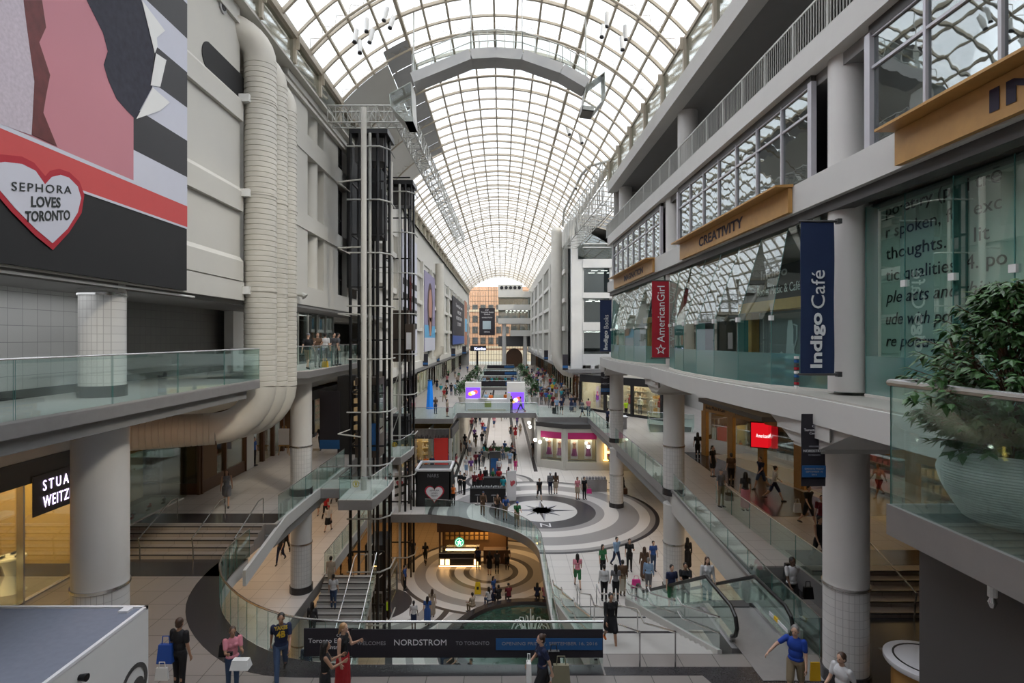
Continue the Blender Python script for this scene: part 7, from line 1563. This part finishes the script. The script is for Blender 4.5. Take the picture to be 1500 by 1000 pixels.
# ---- lowest floor
wf = 'on the lowest floor'
for px, py, k in ((604.6, 821, dict(top='navy', bot='navy', bk='shorts', pose='walk', rz=.2)), (623, 826, dict(top='black', bot='black', hair='long', pose='walk', rz=A)), (593, 864, dict(top='blue', bot='black', rz=1.4)), (567, 916, dict(top='neon', tk='tank', bot='black', bk='shorts', sk='m', rz=A)),
                  (606, 922, dict(top='white', bot='navy', bk='shorts', sk='d', rz=A)), (626, 915, dict(top='blue', bot='blue', bk='longskirt', hair='long', rz=A)), (633, 903, dict(top='beige', bot='beige', bk='longskirt', hair='long', hc='brown', rz=A)), (700, 834, dict(top='navy', bot='black', rz=A)), (717, 842, dict(top='black', bot='black', bk='skirt', hair='long', rz=A)), (728, 840, dict(top='darkgrey', bot='black', rz=A)),
                  (743, 834, dict(top='brown', bot='black', hair='tail', rz=A)), (723, 882, dict(top='blue', bot='navy', bk='longskirt', hair='long', rz=1)), (499, 842, dict(top='black', bot='black', hair='long', rz=2)), (513, 838, dict(top='black', bot='black', rz=.3)), (485, 850, dict(top='grey', bot='black', rz=1))):
    P_(px, py, H0, where=wf, **k)
wr_ = 'on the fountain rim'
for i, (a, c_, b_) in enumerate(((120, 'white', 'denim'), (112, 'black', 'black'), (104, 'maroon', 'black'), (82, 'navy', 'black'), (76, 'pink', 'denim'), (60, 'red', 'denim'), (52, 'black', 'black'), (40, 'grey', 'navy'), (30, 'black', 'navy'), (20, 'navy', 'black'), (135, 'beige', 'khaki'), (205, 'black', 'denim'), (215, 'white', 'black'), (230, 'darkgrey', 'black'))):
    ar = R_(a); person(1.6 + 4.75 * math.cos(ar), 31 + 4.75 * math.sin(ar), .34, ar + PI / 2, 'sit', c_, 'tee', b_, 'trousers', ('long', 'short', 'cap')[i % 3], 'black', 1.7, 'lmt'[i % 3], where=wr_)
# stroller
t = thing('baby_stroller', 'black stroller with a child on the lowest floor left of the lift pit', 'stroller', (-11, 33, 0)); sx, sy = on_z(487, 884, 0)
b = MB(); [b.tube([(sx + dx, sy + .05 * math.cos(a), .2 + .0) for a in (0,)] + [(sx + dx, sy, .2)], .01, 4) for dx in (0,)]
for dx, dy in ((-.3, -.35), (.3, -.35), (-.3, .35), (.3, .35)):
    w_ = MB(); w_.tube([(sx + dx - .03, sy + dy, .16), (sx + dx + .03, sy + dy, .16)], .16, 18); w_.build('wheel', M['black'], t)
b = MB(); [b.tube([(sx + dx, sy - .35, .2), (sx + dx, sy + .1, .7), (sx + dx, sy + .55, 1.05)], .02, 6) for dx in (-.27, .27)]; b.tube([(sx - .27, sy + .55, 1.05), (sx + .27, sy + .55, 1.05)], .025, 6); b.build('frame', M['steel'], t)
MB().box(sx - .24, sy - .3, .35, sx + .24, sy + .15, .5).box(sx - .24, sy + .1, .4, sx + .24, sy + .25, .95).build('seat', M['blackmatt'], t); MB().ball(sx, sy + .1, .95, .26, .3, .22, 12, 8).build('hood', M['dgrey'], t)
# ---- lower left stair and beyond
wst = 'on the lower left stair'
def st_z(y): return max(0, min(L1, (y - 21) / 8.3 * L1))
for x, y, k in ((-8.6, 24.6, dict(top='navy', tk='long', bot='denim', rz=A)), (-8.9, 26.3, dict(top='darkgrey', tk='long', bot='black', hair='long', rz=A)), (-8.3, 27.6, dict(top='white', bot='denim', hair='tail', rz=A)), (-8.7, 28.5, dict(top='beige', bot='beige', rz=A)), (-8.2, 23.2, dict(top='lightblue', bot='navy', rz=A, h=1.65))):
    person(x, y, st_z(y) + .05, where=wst, pose='stand', **k)
wg = 'on the lower left walkway'
for px, py, k in ((411, 824, dict(top='darkgrey', bot='navy', hair='long', rz=0)), (419, 811, dict(top='black', bot='black', rz=A)), (466, 753, dict(top='black', bot='grey', bk='skirt', hair='long')), (477, 759, dict(top='red', bot='black', hair='long', rz=A)), (481, 778, dict(top='white', bot='black', bk='skirt', hair='cap', hc='red', rz=A, fem=True)), (489, 737, dict(top='yellow', bot='black', rz=A)), (497, 742, dict(top='maroon', bot='black', rz=.4))):
    P_(px, py, H1, where=wg, pose=('walk', 'stride')[px % 2], **k)
# ---- walkway level, near left and right
P_(332, 741, H2, rz=.4, pose='walk', top='grey', bot='grey', bk='skirt', tk='tank', hair='long', hc='brown', sk='m', label='person in grey patterned dress walking on the left walkway above the steps', near=True)
P_(567 / 3.333 + 300, 658, H2, rz=0, pose='walk', top='black', bot='black', bk='longskirt', hair='short', where='near the left column banner')
P_(372, 682, H2, rz=1.5, pose='stand', top='blue', bot='black', where='by the corner shop doorway')
wq = 'in front of the oak shops'
for px, py, k in ((1022, 673, dict(top='black', bot='black', hair='long', rz=A)), (1044, 698, dict(top='black', bot='black', bk='skirt', hair='tail', rz=.6)), (1056, 742, dict(top='grey', bot='khaki', hair='cap', hc='grey', rz=.4)), (1092, 748, dict(top='darkgrey', bot='pink', bk='longskirt', hair='long', rz=A)), (1115, 716, dict(top='navy', bot='denim', bk='shorts', hair='short', rz=-1.2, pose='stride')),
                  (1134, 733, dict(top='white', tk='long', bot='navy', bk='shorts', hair='bun', rz=1.4, pose='stride')), (1184, 770, dict(top='black', bot='black', bk='shorts', rz=.3, pose='walk')), (1204, 792, dict(top='maroon', bot='navy', bk='shorts', rz=-.6, hair='tail')), (1200, 828, dict(top='black', tk='tank', bot='black', rz=.1, sk='m', pose='walk')), (1071, 712, dict(top='brown', bot='black', rz=A, hair='short'))):
    P_(px, py, H2, where=wq, **k)
x, y = on_z(1168, 766, L2); bag('paper_bag', x, y, L2 + .45, .3, .12, .38, mw, 'white shopping bag carried in front of the oak shops'); x, y = on_z(1068, 744, L2); bag('shoulder_bag', x, y, L2 + .35, .35, .2, .35, M['dwood'], 'brown bag of the capped person by the sloping walkway')
for px, py, k in ((451, 541, dict(top='black', bot='khaki', bk='shorts', hair='cap', hc='grey', rz=A, pose='walk')), (465, 538, dict(top='brown', bot='grey', hair='short', rz=.5, pose='hold')), (476, 537, dict(top='white', bot='grey', hair='short', rz=A)), (489, 535.5, dict(top='darkgrey', bot='grey', hair='short', rz=1)), (495, 534.5, dict(top='grey', bot='black', hair='short', rz=2))):
    y = 1.45 * 820 / (py - 495); y = min(y, 31); person((px - 735) / 820 * y, y, L3, where='on the left balcony', **k)
bag('shoulder_bag', -7.9 - .9, 27.9, L3 + .0, .3, .2, .3, my, 'yellow bag at the feet of the group on the left balcony')
# ---- bridge and far walkways
wb = 'by the white kiosk bridge'
for px, py, k in ((749, 604.6, dict(top='black', bot='grey', pose='phone', rz=1)), (763, 604, dict(top='white', bot='denim', pose='stride', rz=-1.4, shoes='red')), (779, 590, dict(top='navy', bot='khaki', bk='shorts', pose='bend', rz=-1.2)), (597, 609, dict(top='darkgrey', bot='black', bk='skirt', hair='long')), (605.6, 612, dict(top='pink', bot='denim', rz=1)), (638, 606, dict(top='brown', bot='denim', hair='long', rz=.5)), (655, 610, dict(top='beige', bot='maroon', bk='shorts', hair='long', rz=1.2)),
                  (646, 581, dict(top='turquoise', bot='white')), (661, 579, dict(top='black', bot='navy', rz=A)), (667, 579, dict(top='lightblue', bot='black', rz=.2)), (719, 598, dict(top='orange', bot='orange', hair='short', rz=A)), (712, 597, dict(top='lightblue', bot='navy', rz=.5)), (741, 597, dict(top='orange', bot='black', rz=A)),
                  (796, 587, dict(top='navy', bot='navy', bk='shorts', hair='long')), (801, 587, dict(top='black', bot='darkgrey', bk='shorts')), (792, 582, dict(top='blue', bot='blue', bk='skirt', hair='long', hc='orange')), (809, 579, dict(top='yellow', bot='black', bk='shorts')), (810, 601, dict(top='maroon', bot='black', bk='skirt', hair='long')), (815.5, 606, dict(top='lightblue', bot='black', hair='short', pose='walk')), (822.5, 607, dict(top='navy', bot='black', bk='shorts', pose='walk')),
                  (837, 603, dict(top='navy', bot='navy', bk='longskirt', hair='long', hc='orange')), (842, 603, dict(top='black', bot='denim', bk='shorts', hair='long')), (853, 610, dict(top='grey', bot='navy', bk='shorts', pose='walk', rz=-1)), (862, 609, dict(top='pink', bot='denim', rz=A)), (890, 627, dict(top='navy', bot='black', hair='tail', rz=2)), (917, 612, dict(top='neon', bot='black', hair='short', rz=.4)), (805, 597, dict(top='green', bot='grey'))):
    P_(px, py, H2, where=wb, **k)
x, y = on_z(812, 606, L2); t = thing('rolling_suitcase', 'black rolling suitcase on the right deck by the bridge', 'suitcase', (x, y, L2)); MB().box(x - .2, y - .15, L2 + .05, x + .2, y + .1, L2 + .65).build('body', mk, t); MB().tube([(x - .12, y, L2 + .65), (x - .12, y, L2 + 1), (x + .12, y, L2 + 1), (x + .12, y, L2 + .65)], .012, 6).build('handle', M['steel'], t)
rnd = random.Random(21); tops = ['black', 'white', 'navy', 'grey', 'red', 'pink', 'blue', 'maroon', 'beige', 'lightblue', 'brown', 'purple', 'green', 'darkgrey', 'turquoise']; bots = ['denim', 'black', 'navy', 'grey', 'khaki', 'beige']
comb = [(a, b_) for a in tops for b_ in bots]
def crowd(n, xr, yr, z, where, dens=1.3):
    cm = comb[:]; rnd.shuffle(cm)
    pts = []
    tries = 0
    while len(pts) < n and tries < 5000:
        tries += 1; y = yr[0] + (yr[1] - yr[0]) * rnd.random() ** dens; x = rnd.uniform(*xr)
        if all((x - a) ** 2 + (y - b_) ** 2 > .5 for a, b_ in pts): pts.append((x, y))
    for i, (x, y) in enumerate(pts):
        a, b_ = cm[i % len(cm)]
        person(x, y, z, rnd.choice([0, A]) + rnd.uniform(-.4, .4), rnd.choice(['walk', 'stride', 'stand', 'walk']), a, rnd.choice(['tee', 'tee', 'long']), b_, rnd.choice(['trousers', 'trousers', 'shorts', 'skirt']), rnd.choice(['short', 'long', 'short', 'tail']), rnd.choice(['black', 'brown', 'brown', 'blond']), rnd.uniform(1.58, 1.82), rnd.choice('lltmd'), where=where)
crowd(62, (3.9, 8.6), (63, 135), L2, 'on the far right walkway')
crowd(16, (-10.4, -5.3), (64, 135), L2, 'on the far left walkway', 1.0)
crowd(9, (-3.5, 2.8), (88, 91), L2, 'on the second bridge')
crowd(8, (-3.2, 2.6), (66, 100), L1, 'at the far end of the lower corridor')
# labels: separate the look-alikes by their order in the picture
from collections import defaultdict
gl = defaultdict(list)
for e, lab in plist: gl[lab].append(e)
ordn = ['leftmost', 'second from left', 'third from left', 'fourth from left', 'fifth from left', 'sixth from left', 'seventh from left']
for lab, es in gl.items():
    es.sort(key=lambda o: o.location.x / max(o.location.y, .1))
    for i, e in enumerate(es): e['label'] = lab if len(es) == 1 else (lab + ', ' + ordn[min(i, 6)])
    for e in es:
        w_ = e['label'].split()
        if len(w_) > 16: e['label'] = ' '.join(w_[:16])
# ================================================================= OUTER SHELL (keeps daylight out where the building is closed)
struct('wall_left', MB().box(-22.4, -3.4, 0, -22, 170, zc(13.6)), M['conc']); struct('wall_right', MB().box(22, -3.4, 0, 22.4, 170, zc(13.6)), M['conc'])
struct('ceiling', MB().box(-22, -3.4, zc(13.4), -9.3, 158, zc(13.6)), M['soffit']); struct('ceiling', MB().box(8.6, -3.4, zc(13.4), 22, 41.5, zc(13.6)).box(8.5, 62, zc(13.4), 22, 158, zc(13.6)).box(20.2, 41, zc(8), 22, 62, zc(8.3)), M['soffit'])
b = MB(); b.extr([(vault(-1 + i / 10)[0], -3.0, vault(-1 + i / 10)[1]) for i in range(21)], (0, -.1, 0)); struct('wall_back', b, M['conc'])
struct('wall_back', MB().box(-22, 158, L2, -9.2, 158.4, zc(13.5)).box(8.3, 158, L2, 22, 158.4, zc(13.5)).box(-22, 169.6, 0, 22, 170, L2 - .3), M['conc'])
area('ceiling_lamp', -10.4, 9, zc(1.1), 1.2, 14, 62, (.95, .97, 1)); area('ceiling_lamp', -11, 29, zc(1.3), 1.5, 8, 30, (1, .95, .9))  # first one: fill light added to brighten the recessed balcony tiles, no fitting seen
# ================================================================= LIGHT AND CAMERA
w = bpy.data.worlds.new('sky'); bpy.context.scene.world = w; w.use_nodes = True
bg = w.node_tree.nodes['Background']; bg.inputs[0].default_value = (.93, .955, 1.0, 1); bg.inputs[1].default_value = 3.1
sd = bpy.data.lights.new('sun', 'SUN'); sd.energy = 1.4; sd.angle = .08; sd.color = (1, .88, .68)
so = bpy.data.objects.new('sun', sd); C.objects.link(so); so.rotation_euler = Vector((-.55, .55, -.62)).to_track_quat('-Z', 'Y').to_euler()
cd = bpy.data.cameras.new('camera'); cam = bpy.data.objects.new('camera', cd); C.objects.link(cam); bpy.context.scene.camera = cam
cd.sensor_width = 36; cd.lens = 820 / 1500 * 36; cd.shift_x = 15 / 1500; cd.shift_y = -5 / 1500; cd.clip_start = .05; cd.clip_end = 600
cam.location = (0, 0, CZ); cam.rotation_euler = (PI / 2, 0, 0)
sc = bpy.context.scene; sc.view_settings.view_transform = 'Standard'; sc.view_settings.look = 'None'; sc.view_settings.gamma = 1; sc.view_settings.exposure = 0.3
sc.view_settings.use_curve_mapping = False
sc.cycles.transparent_max_bounces = 24; sc.cycles.max_bounces = 8; sc.cycles.diffuse_bounces = 4; sc.cycles.glossy_bounces = 4
sc.cycles.use_denoising = True
# shoes on the display stands are things of their own
for o in list(bpy.data.objects):
    if o.name.startswith('shoe') and o.parent and o.parent.name.startswith(('display_plinth', 'shop_window_display')):
        p = o.parent; o.parent = None; o.location = p.location
        tag(o, 'dark high heeled shoe standing on the ' + ' '.join(p['label'].split()[:4]), 'shoe', 'shoes on the ' + ' '.join(p['label'].split()[:4]))
# small pieces belong to the part that carries them
hold = {'lettering': ('cloth', 'board', 'sign_panel', 'display', 'black_panel', 'fascia', 'panel', 'casing'), 'star_mark': ('cloth',), 'blue_band': ('cloth', 'black_sign'), 'eye': ('body',), 'hair': ('body',), 'cap': ('body',), 'handle': ('body',), 'lens': ('body',), 'nozzle': ('body',),
        'shelf_goods': ('shelf', 'back_wall'), 'emblem_mark': ('emblem_disc',), 'screen_shape': ('screen',), 'counter_trim': ('counter',), 'poster_picture': ('poster',), 'logo_mark': ('ring_logo',), 'top_ring': ('top',), 'glass_panel': (), 'car_glass': ('lift_car',), 'car_poster': ('lift_car',), 'heart': ('heart_border', 'board'), 'soil': ('bowl',), 'step_nosing': ('step_flight',)}
base = lambda n: n.split('.')[0]
for t_ in [o for o in bpy.data.objects if o.parent is None and 'label' in o]:
    ch = list(t_.children)
    for c_ in ch:
        if tuple(c_.location) != (0., 0., 0.): continue
        for want in hold.get(base(c_.name), ()):
            par = [q for q in ch if base(q.name) == want and q is not c_ and tuple(q.location) == (0., 0., 0.) and q.parent is t_]
            if par: c_.parent = par[0]; break
for o in list(bpy.data.objects):
    if '_o' in o: del o['_o']
for m in bpy.data.materials:
    if 'bs' in m: del m['bs']
